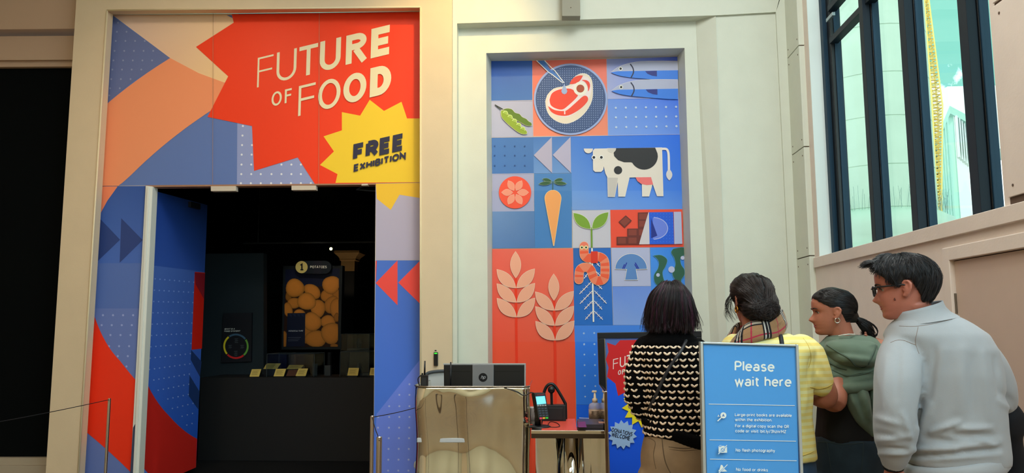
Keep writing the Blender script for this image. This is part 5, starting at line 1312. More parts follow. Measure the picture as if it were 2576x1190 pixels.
def limb(mb, P, n=16, sub=4):
    """P: (px, py, depth, radius)"""
    pts = [tuple(PD(a, b, c)) + (r,) for a, b, c, r in P]; q = catmull(pts, sub)
    mb.tube([Vector(v[:3]) for v in q], [v[3] for v in q], n)
    for v in (q[0], q[-1]): mb.ball(v[:3], v[3] * .98, 12, 8)
    return mb


def solid(name, mb, m, parent, voxel=.009, smooth=3, fold=None, label=None, kind=None, keep=False, sfac=.5):
    me = bpy.data.meshes.new(name); me.from_pydata(mb.v, [], mb.f)
    bm = bmesh.new(); bm.from_mesh(me); bmesh.ops.recalc_face_normals(bm, faces=bm.faces); bm.to_mesh(me); bm.free()
    o = bpy.data.objects.new('tmp', me); COL.objects.link(o)
    r = o.modifiers.new('r', 'REMESH'); r.mode = 'VOXEL'; r.voxel_size = voxel
    s = o.modifiers.new('s', 'SMOOTH'); s.iterations = smooth; s.factor = sfac
    dg = bpy.context.evaluated_depsgraph_get(); dg.update()
    ev = o.evaluated_get(dg); out = bpy.data.meshes.new_from_object(ev)
    bpy.data.objects.remove(o); bpy.data.meshes.remove(me)
    if fold:
        ns = [v.normal.copy() for v in out.vertices]
        co = [v.co.copy() for v in out.vertices]
        new = []
        for p, n_ in zip(co, ns):
            d = fold(p, n_); new += list(p + (n_ * d if not isinstance(d, Vector) else d))
        out.vertices.foreach_set('co', new); out.update()
    ob = from_mesh(name, out, m, parent, label, kind)
    return ob


def bvh_of(o):
    w = wloc(o); me = o.data
    return BVHTree.FromPolygons([v.co + w for v in me.vertices], [tuple(p.vertices) for p in me.polygons])


def crease(bv, pts, r, name, m, parent, sub=5, lift=0.0, taper=True):
    """a seam or strap lying on a garment along measured points"""
    q = catmull(pts, sub); out = []
    for x, y in q:
        d = ray(x, y).normalized(); h = bv.ray_cast(CAM, d)
        if h[0] is not None: out.append(h[0] - d * lift)
    if len(out) > 2: return MB().tube(out, [r * (.5 + .5 * math.sin(math.pi * i / (len(out) - 1))) if taper else r for i in range(len(out))], 6).build(name, m, parent, smooth=True)


FRONT = [(0, .28), (.03, .36), (.08, .385), (.13, .368), (.175, .392), (.205, .383), (.235, .402), (.27, .398), (.30, .40), (.33, .395), (.38, .385), (.44, .372), (.50, .37), (.55, .405), (.62, .415), (.72, .41), (.82, .365), (.9, .285), (.96, .17), (1, .02)]
NOSE = [(.24, 0), (.27, .015), (.295, .06), (.33, .115), (.37, .09), (.43, .055), (.49, .022), (.54, .005), (.58, 0)]
BACK = [(0, .10), (.1, .16), (.2, .24), (.3, .34), (.4, .41), (.5, .455), (.6, .475), (.7, .465), (.8, .42), (.9, .31), (.96, .17), (1, .02)]
WIDE = [(0, .13), (.05, .17), (.1, .205), (.2, .25), (.3, .275), (.4, .295), (.5, .315), (.6, .33), (.7, .33), (.8, .30), (.9, .22), (.96, .12), (1, .02)]


def ip(T_, z):
    if z <= T_[0][0]: return T_[0][1]
    for (a, b), (c, d) in zip(T_, T_[1:]):
        if z <= c: t = (z - a) / (c - a); return b + (d - b) * t
    return T_[-1][1]


class Head:
    def __init__(s, C, H, az, pitch=0.0, roll=0.0):
        """C: point under the skull at chin level, az: facing angle in the camera frame (0 = image right, 90 = away, 180 = left)"""
        s.C = Vector(C); s.H = H; a = math.radians(az)
        f = HR * math.cos(a) + HF * math.sin(a); sd = f.cross(UZ).normalized()
        q = Matrix.Rotation(math.radians(pitch), 3, sd) @ Matrix.Rotation(math.radians(roll), 3, f)
        s.f = q @ f; s.s = q @ sd; s.u = q @ UZ

    def at(s, x, y, z): return s.C + (s.s * x + s.f * y + s.u * (z - .0)) * s.H

    def surf(s, th, z, out=0.0):
        """th 0 = face, 90 = its right side, 180 = back"""
        cs, sn = math.cos(math.radians(th)), math.sin(math.radians(th)); e = 2 / 2.15
        w = ip(WIDE, z) + out; y = (ip(FRONT, z) if cs > 0 else ip(BACK, z)) + out
        return s.at(math.copysign(abs(sn) ** e, sn) * w, math.copysign(abs(cs) ** e, cs) * y, z + out * max(0, (z - .75) * 3.2))

    def build(s, mb, neck=(0, 0), nr=.058, nl=.13):
        n = 40; R_ = []
        for k in range(49):
            z = k / 48; ring = []
            for i in range(n):
                th = 360 * i / n; p = s.surf(th, z)
                d = (p - s.C).dot(s.s) / s.H
                if math.cos(math.radians(th)) > 0:
                    nz = ip(NOSE, z); wn = .03 + .055 * max(0, 1 - abs(z - .31) / .12)
                    p = p + s.f * s.H * nz * math.exp(-(d / wn) ** 2)
                    ey = math.exp(-((abs(d) - .14) / .075) ** 2 - ((z - .49) / .05) ** 2); p = p - s.f * s.H * .035 * ey
                    ck = math.exp(-((abs(d) - .19) / .09) ** 2 - ((z - .36) / .09) ** 2); p = p + s.f * s.H * .014 * ck
                    lp_ = math.exp(-(d / .11) ** 2 - ((z - .205) / .012) ** 2); p = p - s.f * s.H * .02 * lp_
                ring.append(p)
            R_.append(ring)
        mb.loft(R_)
        a = s.at(0, -.08, .28); b = a - UZ * (nl + .1) - s.f * .02 + HR * neck[0] + HF * neck[1]
        mb.tube([a, a.lerp(b, .5), b, b - UZ * .06], [nr * .98, nr * .94, nr * 1.02, nr * 1.35], 20)
        for sg in (-1, 1):
            e0 = s.at(sg * .315, -.03, .43)
            def E(y, z, x=0): return s.at(sg * (.325 + x), y, z)
            mb.tube([E(.03, .36), E(-.015, .345), E(-.05, .38, .03), E(-.095, .45, .055), E(-.11, .52, .065), E(-.08, .565, .05), E(-.03, .575, .03), E(.015, .54, .01), E(.02, .49)],
                    [v * s.H for v in (.026, .034, .028, .026, .027, .027, .024, .02, .016)], 8)
            mb.tube([E(-.02, .37), E(-.045, .45, .012), E(-.04, .53, .01)], [.035 * s.H, .04 * s.H, .03 * s.H], 8)
            mb.ball(E(.012, .44, .008), .018 * s.H, 8, 6)
        return mb

    def features(s, par, iris=(60, 40, 28), brow=(34, 24, 20), lip=(170, 84, 78)):
        EW = mat('eye_white', (150, 138, 130), .35); IR = mat('iris_dark', iris, .2); BR = mat('brow_hair', brow, .7); LP_ = mat('lip_skin', lip, .45)
        for sg in (-1, 1):
            c = s.at(sg * .14, .276, .485); eb = MB().ball(c, .045 * s.H, 16, 12).build('eye', EW, par, smooth=True)
            MB().ball(s.at(sg * .142, .303, .486), .023 * s.H, 12, 8).build('iris', IR, eb, smooth=True)
            MB().tube([s.at(sg * (.085 + .11 * t), .343 - .02 * t + .02 * math.sin(math.pi * t), .497 + .02 * math.sin(math.pi * t)) for t in (0, .25, .5, .75, 1)], [.004 * s.H, .009 * s.H, .010 * s.H, .009 * s.H, .004 * s.H], 6).build('eyelid', BR, par, smooth=True)
            MB().tube([s.at(sg * (.06 + .17 * t), .408 - .085 * t * t, .548 + .035 * math.sin(math.pi * (t * .8 + .1))) for t in (0, .25, .5, .75, 1)], [.008 * s.H, .014 * s.H, .013 * s.H, .01 * s.H, .005 * s.H], 6).build('eyebrow', BR, par, smooth=True)
        for z, r_ in ((.222, .015), (.186, .018)):
            MB().tube([s.at(x, (.402 if z > .2 else .395) - .9 * x * x - .017, z + .004 * (1 - abs(x) / .1)) for x in (-.1, -.06, -.025, 0, .025, .06, .1)], [r_ * s.H * v for v in (.3, .8, 1, 1, 1, .8, .3)], 8).build('lip', LP_, par, smooth=True)


def strands(name, paths, m, parent, r=.0006, label=None, cols=None, multi=1, jit=.004):
    """fine hair: every guide path is drawn as a lock of thin hairs"""
    V = []; Fc = []; Cc = []
    for p in paths:
        n = len(p); c0 = R.choice(cols) if cols else (.02, .02, .02); base = [Vector(q) for q in p]
        a = (base[min(3, n - 1)] - base[0]); s1 = a.orthogonal().normalized() if a.length > 1e-6 else Vector((1, 0, 0)); s2 = a.cross(s1).normalized() if a.length > 1e-6 else Vector((0, 1, 0))
        for k in range(multi):
            u, v = (R.gauss(0, jit), R.gauss(0, jit)) if multi > 1 else (0, 0); f_ = R.uniform(.8, 1.15); c = tuple(q * f_ for q in c0); b0 = len(V)
            for i_, q in enumerate(base):
                t = i_ / (n - 1); w = .35 + .65 * abs(t - .15) ; cc = q + s1 * u * w + s2 * v * w; rr = r * (.35 + .65 * math.sin(math.pi * min(1, (i_ + .8) / n)))
                V.append(cc + s1 * rr); V.append(cc - s1 * rr * .5 + s2 * rr * .87); V.append(cc - s1 * rr * .5 - s2 * rr * .87)
                if i_:
                    o = b0 + 3 * i_
                    for x_ in range(3): y_ = (x_ + 1) % 3; Fc.append((o - 3 + x_, o - 3 + y_, o + y_, o + x_)); Cc.append(c)
    mb = MB(); mb.v = V; mb.f = Fc; mb.c = Cc; mb.m = [0] * len(Fc)
    return mb.build(name, m, parent, smooth=True, fix=False, kind='stuff', label=label)


HAIRM = mat('hair_strands', rough=.36, attr=True, spec=.6)
HAIRB = mat('hair_base', (18, 14, 14), .55)


def hcols(base, v=.5): return [tuple(lin(x) * f for x in base) for f in (1 - v, 1, 1 + v, 1 + 2 * v)]


def shell(hd, hl, th_, n=56, m=18, name='hair', par=None, matl=None, zn=.0):
    """hair cap: hl(th) hairline height, th_(th,t) thickness"""
    mb = MB(); outer = []; inner = []
    for k in range(m + 1):
        t = k / m; ro_, ri_ = [], []
        for i in range(n):
            th = 360 * i / n; zz = hl(th); z = zz + (1 - zz) * math.cos(t * math.pi / 2) ** 1.0 if k else .998
            tt = th_(th, t); ro_.append(hd.surf(th, z, tt)); ri_.append(hd.surf(th, z, -.02))
        outer.append(ro_); inner.append(ri_)
    mb.loft(outer + inner[::-1], caps=True); return mb


def hand(mb, wrist, d, nrm, L=.17, curl=.5, sgn=1):
    """wrist point, pointing direction d, back-of-hand normal nrm"""
    d = d.normalized(); side = d.cross(nrm).normalized() * sgn; nrm = nrm.normalized()
    w = .04; pal = []
    for t, k, h_ in ((0, .7, .016), (.3, .95, .016), (.55, 1, .013)):
        pal.append(srow(wrist + d * (L * t), side * w * k, nrm * h_, 14, 2.6))
    mb.loft(pal)
    for i, (o, l_) in enumerate(((-.75, .40), (-.26, .46), (.24, .43), (.72, .34))):
        b = wrist + d * (L * .52) + side * w * o * .95; c = curl; p = [b]; dd = d + side * o * .12
        for k in range(3):
            dd = (Matrix.Rotation(-c * (.55 + .2 * k), 3, side * sgn) @ dd).normalized() if sgn > 0 else (Matrix.Rotation(c * (.55 + .2 * k), 3, side * sgn) @ dd).normalized()
            p.append(p[-1] + dd * (L * l_ * (.42, .32, .26)[k]))
        mb.tube(p, [.0095, .009, .0082, .0068], 10); mb.ball(p[-1], .0068, 8, 6)
    b = wrist + d * (L * .12) - side * w * .6; p = [b, b - side * .022 + d * .035 - nrm * .008, b - side * .03 + d * .065 - nrm * .014, b - side * .03 + d * .088 - nrm * .018]
    mb.tube(p, [.014, .0125, .010, .0078], 10); mb.ball(p[-1], .0078, 8, 6)


def legs(mb, cx, dep, hip_y, hipw, lr=.085, sp_=.10, zf=0.09):
    """two legs from the hips down to the ankles"""
    c = PD(cx, hip_y, dep); out = []
    for sg in (-1, 1):
        t = c + HR * sg * hipw * .5; an = Vector((c.x, c.y, 0)) + HR * sg * sp_ + UZ * zf; kn = t.lerp(an, .52) + HF * -.0
        mb.tube([t + UZ * .05, t.lerp(kn, .45), kn, kn.lerp(an, .35), an], [lr * 1.05, lr * .98, lr * .72, lr * .70, lr * .52], 16); out.append(an)
    return out


def shoes(par, ans, fdir, m, nm='shoe'):
    for a in ans:
        sd = fdir.cross(UZ); mb = MB(); R_ = []
        for t, w, h_ in ((-.09, .03, .05), (-.06, .038, .075), (.0, .04, .085), (.06, .043, .06), (.12, .045, .045), (.17, .036, .036), (.19, .015, .02)):
            c = Vector((a.x, a.y, h_ / 2 + .002)) + fdir * t; R_.append(srow(c, sd * w, UZ * h_ / 2, 16, 3))
        mb.loft(R_).build(nm, m, par, smooth=True)


def proj(p):
    d = p - CAM; z = d.dot(FWD); return CX + F * d.dot(RGT) / z, CY - F * d.dot(UPV) / z


def foldset(L):
    """cloth folds: (x0, y0, x1, y1, width, height) ridges (+) and valleys (-) on the side towards the hall"""
    def f(p, n):
        if n.dot(HF) > .35: return 0
        x, y = proj(p); s = 0
        for x0, y0, x1, y1, w, h in L:
            dx, dy = x1 - x0, y1 - y0; t = ((x - x0) * dx + (y - y0) * dy) / (dx * dx + dy * dy); tc_ = max(0, min(1, t))
            q = math.hypot(x - x0 - dx * tc_, y - y0 - dy * tc_) / w
            if q < 3: s += h * math.exp(-q * q) * (.35 + .65 * math.sin(math.pi * (.08 + .84 * tc_)))
        return s
    return f


def fb(p, s1, amp, sx=1, sy=1, sz=1, o=0): return amp * noise.noise(Vector((p.x * s1 * sx + o, p.y * s1 * sy, p.z * s1 * sz)))


def ridge(p, s1, amp, sx=1, sy=1, sz=1, o=0): return amp * (1 - 2 * abs(noise.noise(Vector((p.x * s1 * sx + o, p.y * s1 * sy, p.z * s1 * sz)))) * 1.6)


SHOEB = mat('shoe_black', (18, 18, 20), .5)
# ---------------------------------------------------------------- person 1: knitted sweater
D1 = 3.5
g0 = PD(1690, 900, D1); p1 = empty('person', (g0.x, g0.y, 0), 'person with dark purple bob in black and cream knitted sweater, back turned', 'person')
TOP1 = [(848, 1640, 1738, .09), (862, 1612, 1762, .12), (885, 1600, 1778, .14), (930, 1612, 1784, .15), (985, 1622, 1788, .15), (1040, 1624, 1792, .155), (1080, 1622, 1796, .16), (1104, 1626, 1792, .15)]
mb = MB(); rows(mb, [(y, a, b, h) for y, a, b, h in TOP1], D1, shrink=.86); h1 = Head(PD(1688, 846, D1 + .01), .222, 82); h1.build(mb)
rows(mb, [(1085, 1630, 1790, .12), (1130, 1628, 1800, .13), (1190, 1630, 1800, .13), (1240, 1640, 1800, .11)], D1, shrink=.88)
an1 = legs(mb, 1715, D1, 1200, .16)
limb(mb, [(1625, 885, D1, .045), (1606, 960, D1 + .0, .042), (1612, 1020, D1 + .05, .036), (1660, 1040, D1 + .2, .03)]); limb(mb, [(1752, 885, D1, .045), (1765, 960, D1 + .03, .04), (1760, 1020, D1 + .08, .036), (1730, 1035, D1 + .22, .03)])
hand(mb, PD(1665, 1040, D1 + .21), HR, HF, curl=.4); hand(mb, PD(1728, 1035, D1 + .22), -HR, HF, curl=.4, sgn=-1)
solid('body', mb, SKINP, p1, .0065, 2)
BK = mat('knit_black', (9, 8, 9), .95, spec=.1, bump=.5, bscale=130)
mb = MB(); rows(mb, TOP1, D1); limb(mb, [(1628, 880, D1, .062), (1611, 930, D1, .062), (1606, 980, D1 + .01, .058), (1614, 1022, D1 + .06, .055), (1655, 1042, D1 + .18, .045)])
limb(mb, [(1752, 888, D1, .062), (1764, 940, D1 + .02, .058), (1766, 990, D1 + .05, .054), (1756, 1030, D1 + .15, .05), (1730, 1036, D1 + .2, .042)])
sw = solid('sweater', mb, BK, p1, .009, 5, lambda p, n: fb(p, 9, .008, 1, 1, 2.2) + ridge(p, 5, .004, 1, 1, 3, 3))
mb = MB()
R_ = []
for y, xl, xr, hd_ in ((812, 1646, 1726, .062), (825, 1640, 1728, .068), (838, 1632, 1738, .08), (852, 1618, 1752, .105), (866, 1606, 1764, .12)):
    c = (PD(xl, y, D1) + PD(xr, y, D1)) / 2; w_ = (PD(xr, y, D1) - PD(xl, y, D1)).length / 2; R_.append([c + HR * w_ * math.cos(2 * math.pi * i / 72) * (1 + .012 * (i % 2)) + HF * hd_ * math.sin(2 * math.pi * i / 72) * (1 + .02 * (i % 2)) for i in range(72)])
mb.loft(R_).build('ribbed_collar', BK, p1, smooth=True)
mb = MB(); R_ = []
for y, xl, xr, hd_ in ((1078, 1616, 1812, .17), (1090, 1616, 1812, .172), (1103, 1620, 1808, .166), (1112, 1628, 1802, .15)):
    c = (PD(xl, y, D1) + PD(xr, y, D1)) / 2; c = c - UZ * 0; w_ = (PD(xr, y, D1) - PD(xl, y, D1)).length / 2
    R_.append([c + HR * w_ * math.cos(2 * math.pi * i / 120) * (1 + .01 * (i % 2)) + HF * hd_ * math.sin(2 * math.pi * i / 120) * (1 + .01 * (i % 2)) - UZ * .05 * math.cos(2 * math.pi * i / 120) for i in range(120)])
mb.loft(R_).build('ribbed_hem', BK, p1, smooth=True)
bv = bvh_of(sw); mb = MB(); ax = PD(1700, 950, D1 + .02)
z = PD(1700, 1090, D1).z; ztop = PD(1700, 866, D1).z
while z < ztop:
    th = -math.pi
    while th < math.pi:
        dr_ = Vector((math.cos(th), math.sin(th), 0)); o_ = Vector((ax.x, ax.y, z)) + dr_ * .7; h = bv.ray_cast(o_, -dr_)
        if h[0] is None: th += .1; continue
        p_, n_ = h[0], h[1]; rr_ = (Vector((p_.x, p_.y, 0)) - Vector((ax.x, ax.y, 0))).length
        tz = UZ - n_ * n_.z
        if tz.length > .25:
            tz.normalize(); tx = n_.cross(tz).normalized()
            for sg in (-1, 1):
                dd = (tx * sg * math.cos(.68) + tz * math.sin(.68)); c = p_ + dd * .0090 + n_ * .003; sd = dd.cross(n_)
                R_ = [[c + dd * (u * .0104) + (sd * math.cos(2 * math.pi * i / 6) * .0050 + n_ * math.sin(2 * math.pi * i / 6) * .0036) * k for i in range(6)] for u, k in ((-1, .25), (-.5, .9), (.2, 1), (.75, .75), (1, .2))]
                mb.loft(R_)
        nx = h[1]; fac = abs(nx.dot(dr_)); th += .0385 / max(.12, rr_) * max(.45, min(1, fac))
    z += .0272
mb.build('knit_stitches', mat('knit_cream', (238, 212, 184), .85, sheen=.2), p1, smooth=True, fix=False, kind='stuff')
crease(bv, [(1730, 846), (1715, 880), (1690, 915), (1668, 955), (1645, 1005), (1632, 1030)], .008, 'bag_strap', mat('strap_black', (46, 46, 50), .4), p1, lift=.004, taper=False)
KH = mat('khaki_denim', (150, 126, 98), .8, var=.12, vscale=14, bump=.07, bscale=320)
mb = MB(); rows(mb, [(1088, 1624, 1800, .145), (1110, 1618, 1806, .15), (1150, 1614, 1812, .155), (1200, 1614, 1812, .15), (1235, 1625, 1808, .13)], D1, e=2.2); legs(mb, 1713, D1, 1215, .18, .098, .105, .05)
tr_ = solid('trousers', mb, KH, p1, .010, 4, lambda p, n: ridge(p, 6, .004, 1, 1, .7))
bt = bvh_of(tr_); SM = mat('trouser_seam', (92, 74, 56), .8)
crease(bt, [(1665, 1095), (1668, 1130), (1675, 1165), (1692, 1200)], .0022, 'seam', SM, p1); crease(bt, [(1630, 1102), (1648, 1112), (1644, 1145), (1650, 1180)], .0016, 'pocket_seam', SM, p1)
crease(bt, [(1682, 1124), (1720, 1128), (1766, 1124)], .0022, 'pocket_edge', SM, p1); crease(bt, [(1684, 1130), (1720, 1134), (1766, 1130)], .0014, 'pocket_edge', SM, p1)
shoes(p1, an1, HF, SHOEB)
# bob
BOB = [(711, 1684, 1690, .01), (713, 1674, 1700, .035), (719, 1660, 1714, .07), (729, 1649, 1724, .09), (742, 1640, 1733, .105), (765, 1632, 1739, .118), (790, 1629, 1743, .12), (812, 1629, 1744, .115), (828, 1633, 1740, .10)]
def bobp(th, t, out=0.0):
    t = max(0, min(1, t)) * (len(BOB) - 1); k = min(int(t), len(BOB) - 2); u = t - k; a, b = BOB[k], BOB[k + 1]; y, xl, xr, hd_ = [a[i] + (b[i] - a[i]) * u for i in range(4)]
    A, B = PD(xl, y, D1), PD(xr, y, D1); c = (A + B) / 2; w_ = (B - A).length / 2
    return c + HR * (w_ + out) * math.cos(th) + HF * (hd_ + out) * math.sin(th) + HF * .0 + UZ * out * (1.2 if t < 1.5 else 0)
mb = MB(); mb.loft([[bobp(2 * math.pi * i / 48, t / 20, -.004) for i in range(48) if True] for t in range(21)])
solid('hair', mb, HAIRB, p1, .006, 2, lambda p, n: fb(p, 40, .004, 1, 1, .12))
pa = []
for i in range(1100):
    th = R.uniform(0, 2 * math.pi); t0 = R.uniform(.0, .3); t1 = R.uniform(.82, 1.0); o_ = R.uniform(-.002, .006) + .006 * noise.noise(Vector((th * 3, 0, 1))); dth = R.uniform(-.14, .14); fl = R.uniform(-.015, .03) if R.random() < .3 else 0
    q = []
    for k in range(8):
        u = k / 7; q.append(bobp(th + dth * u + .04 * math.sin(6 * u + i), t0 + (t1 - t0) * u, o_ + .004 * math.sin(3 * u + i) + fl * u ** 3))
    q.append(q[-1] + Vector((R.uniform(-.008, .008), R.uniform(-.008, .008), -R.uniform(.004, .02))) + (q[-1] - q[-2]) * .2); pa.append(q)
strands('hair_strands', pa, HAIRM, p1, .0007, cols=hcols((26, 19, 24), .4) * 2 + hcols((62, 26, 46), .4)[:3], multi=5, jit=.0035)
# ---------------------------------------------------------------- person 2: yellow striped t-shirt
D2 = 3.5
g0 = PD(1930, 900, D2); p2 = empty('person', (g0.x, g0.y, 0), 'person in yellow striped t-shirt with plaid scarf and low bun, back turned', 'person')
mb = MB(); h2 = Head(PD(1892, 815, D2), .222, 102, 0, 0); h2.build(mb, nl=.1)
T2 = [(832, 1868, 1945, .07), (842, 1842, 1978, .10), (856, 1824, 2020, .125), (880, 1818, 2042, .14), (920, 1826, 2040, .145), (980, 1836, 2034, .14), (1050, 1838, 2034, .145), (1110, 1834, 2042, .155), (1150, 1832, 2046, .16)]
rows(mb, T2, D2, shrink=.88); rows(mb, [(1130, 1850, 2036, .13), (1200, 1846, 2046, .14), (1250, 1856, 2040, .12)], D2, shrink=.9)
an2 = legs(mb, 1940, D2, 1215, .17)
limb(mb, [(2030, 880, D2, .046), (2066, 950, D2 - .02, .042), (2084, 992, D2 - .02, .041), (2074, 1006, D2, .040), (2040, 996, D2 + .1, .036), (1990, 990, D2 + .22, .028)])
limb(mb, [(1848, 880, D2, .046), (1836, 950, D2 + .04, .04), (1834, 1000, D2 + .08, .036), (1866, 1010, D2 + .2, .028)])
hand(mb, PD(1992, 990, D2 + .22), -HR, HF, curl=.3, sgn=-1); hand(mb, PD(1864, 1010, D2 + .2), HR, HF, curl=.3)
solid('body', mb, SKIN, p2, .0062, 2)
YEL2 = bpy.data.materials.new('yellow_stripe_cotton'); YEL2.use_nodes = True; nt = YEL2.node_tree; b_ = nt.nodes['Principled BSDF']; b_.inputs['Roughness'].default_value = .85
tc = nt.nodes.new('ShaderNodeTexCoord'); wv = nt.nodes.new('ShaderNodeTexWave'); wv.bands_direction = 'Z'; wv.inputs['Scale'].default_value = 11.5; wv.inputs['Distortion'].default_value = .35; wv.inputs['Detail Scale'].default_value = .6
rp = nt.nodes.new('ShaderNodeValToRGB'); rp.color_ramp.elements[0].position = .40; rp.color_ramp.elements[0].color = rgb((243, 222, 126)) + (1,); rp.color_ramp.elements[1].position = .6; rp.color_ramp.elements[1].color = rgb((244, 236, 166)) + (1,)
nt.links.new(tc.outputs['Object'], wv.inputs[0]); nt.links.new(wv.outputs[0], rp.inputs[0]); nt.links.new(rp.outputs[0], b_.inputs['Base Color'])
mb = MB(); rows(mb, [(843, 1862, 1954, .08)] + [(y, a - 2, b + 2, h + .008) for y, a, b, h in T2[1:]], D2)
limb(mb, [(2022, 876, D2, .066), (2040, 905, D2 - .01, .068), (2056, 940, D2 - .02, .066), (2066, 966, D2 - .02, .064)]); limb(mb, [(1850, 878, D2, .064), (1842, 930, D2 + .03, .058), (1838, 966, D2 + .04, .055)])
FST = foldset([(2038, 900, 2034, 960, 6, -.010), (2030, 960, 2020, 1040, 7, .007), (2012, 890, 1996, 960, 9, .006), (2046, 930, 2060, 960, 7, .007), (2026, 1060, 2040, 1120, 7, -.006), (1870, 850, 1930, 856, 7, -.006), (2060, 920, 2084, 960, 6, -.005)])
ts = solid('t_shirt', mb, YEL2, p2, .0085, 4, lambda p, n: FST(p, n) + ridge(p, 5.5, .006, 1.2, 1.2, .8, 2) + fb(p, 14, .003))
bv2 = bvh_of(ts); YS = mat('shirt_shadow_seam', (205, 178, 90), .85)  # deeper yellow of the neckband, seams and hems
crease(bv2, [(1864, 838), (1888, 846), (1915, 844), (1938, 832), (1948, 820)], .0045, 'neckband', YS, p2, taper=False); crease(bv2, [(2034, 925), (2040, 900), (2034, 872), (2020, 850)], .0022, 'shoulder_seam', YS, p2)
crease(bv2, [(2038, 974), (2060, 978), (2080, 974), (2094, 966)], .0028, 'sleeve_hem', YS, p2, taper=False); crease(bv2, [(1990, 1150), (2020, 1146), (2046, 1136)], .003, 'shirt_hem', YS, p2)
crease(bv2, [(1950, 812), (1956, 826), (1964, 846), (1968, 880), (1966, 930)], .0095, 'bag_strap', mat('strap_navy', (22, 30, 40), .6), p2, lift=.003, taper=False)
DEN = mat('blue_denim', (52, 84, 116), .8, var=.15, vscale=16, bump=.08, bscale=300); DEN2 = mat('dark_denim', (32, 52, 66), .8, var=.2, vscale=12, bump=.08, bscale=300)
mb = MB(); rows(mb, [(1128, 1842, 2040, .15), (1160, 1838, 2046, .155), (1210, 1840, 2052, .15), (1245, 1852, 2046, .13)], D2, e=2.2); legs(mb, 1940, D2, 1220, .18, .10, .105, .05)
j2 = solid('jeans', mb, DEN, p2, .010, 4, lambda p, n: ridge(p, 6, .004)); crease(bvh_of(j2), [(2016, 1160), (2035, 1159), (2048, 1154)], .0022, 'waistband_seam', mat('denim_stitch', (30, 50, 76), .8), p2)
shoes(p2, an2, HF, SHOEB)
# bun hair
hl2 = lambda th: .12 + .62 * max(0, math.cos(math.radians(th))) ** .8 + .16 * math.exp(-((abs(math.cos(math.radians(th)))) / .35) ** 2)
mb = shell(h2, hl2, lambda th, t: .035 + .02 * math.sin(t * 3))
bunc = h2.at(.0, -.46, .33)
mb.ball(h2.at(.0, -.34, .30), (.082, .062, .062), 18, 12); mb.ball(h2.at(-.05, -.42, .26), (.05, .04, .04), 16, 12); mb.ball(h2.at(.12, -.38, .34), (.052, .045, .05), 16, 12)
hb2 = solid('hair', mb, HAIRB, p2, .005, 4, lambda p, n: fb(p, 30, .006) + fb(p, 70, .003))
bvh2 = bvh_of(hb2)
def onhair(p, c, o):
    d = (p - c).normalized(); h = bvh2.ray_cast(c + d * .35, -d); return (h[0] + d * o) if h[0] is not None else p
hc2 = h2.at(0, -.05, .5); pa = []
for i in range(1000):
    th = R.uniform(25, 335); zz = hl2(th) + (1 - hl2(th)) * R.random() * .95; p_ = []
    sg = 1 if th < 180 else -1; tw = R.uniform(.5, 3.0) * (1 if i % 3 else -1); r0 = R.uniform(.012, .052); ph = R.uniform(0, 6.28); o_ = R.uniform(.0, .006)
    for k in range(11):
        u = k / 10
        if u < .6:
            w_ = u / .6; t_ = th + (180 + sg * -8 - th) * w_ ** .9; z_ = zz + (.36 - zz) * w_ + .10 * math.sin(math.pi * w_) * (1 if zz > .4 else .2); q = h2.surf(t_, min(.995, z_), .05)
            e0 = bunc + HR * (math.cos(ph) * r0) + UZ * (math.sin(ph) * r0 * .8); q = q.lerp(e0, w_ ** 3)
        else:
            w_ = (u - .6) / .4; a_ = ph + tw * w_; rr_ = r0 * (1 - .3 * w_); q = bunc + HR * (math.cos(a_) * rr_) + UZ * (math.sin(a_) * rr_ * .8)
        p_.append(onhair(q, hc2, .002 + o_ * math.sin(math.pi * u)))
    pa.append(p_)
for i in range(26):
    sg = -1 if i % 2 else 1; b0 = h2.at(sg * .31, R.uniform(.12, .28), .62); p_ = [b0]
    for k in range(7): p_.append(p_[-1] + Vector((R.uniform(-.006, .006), 0, 0)) - UZ * R.uniform(.012, .022) + h2.s * sg * (.012 - .004 * k) + HR * R.uniform(-.004, .004))
    pa.append(p_)
strands('hair_strands', pa, HAIRM, p2, .0007, cols=hcols((38, 30, 30), .45), multi=5, jit=.003)
ear = h2.at(-.345, -.03, .345); earr = h2.at(-.345, .0, .30)
MB().tube([ear + h2.f * (.011 * math.cos(a)) + UZ * (.013 * math.sin(a) - .012) for a in [2 * math.pi * i / 16 for i in range(17)]], .0042, 8, caps=False).build('hoop_earring', mat('gold', (214, 150, 70), .2, metal=1), p2, smooth=True)
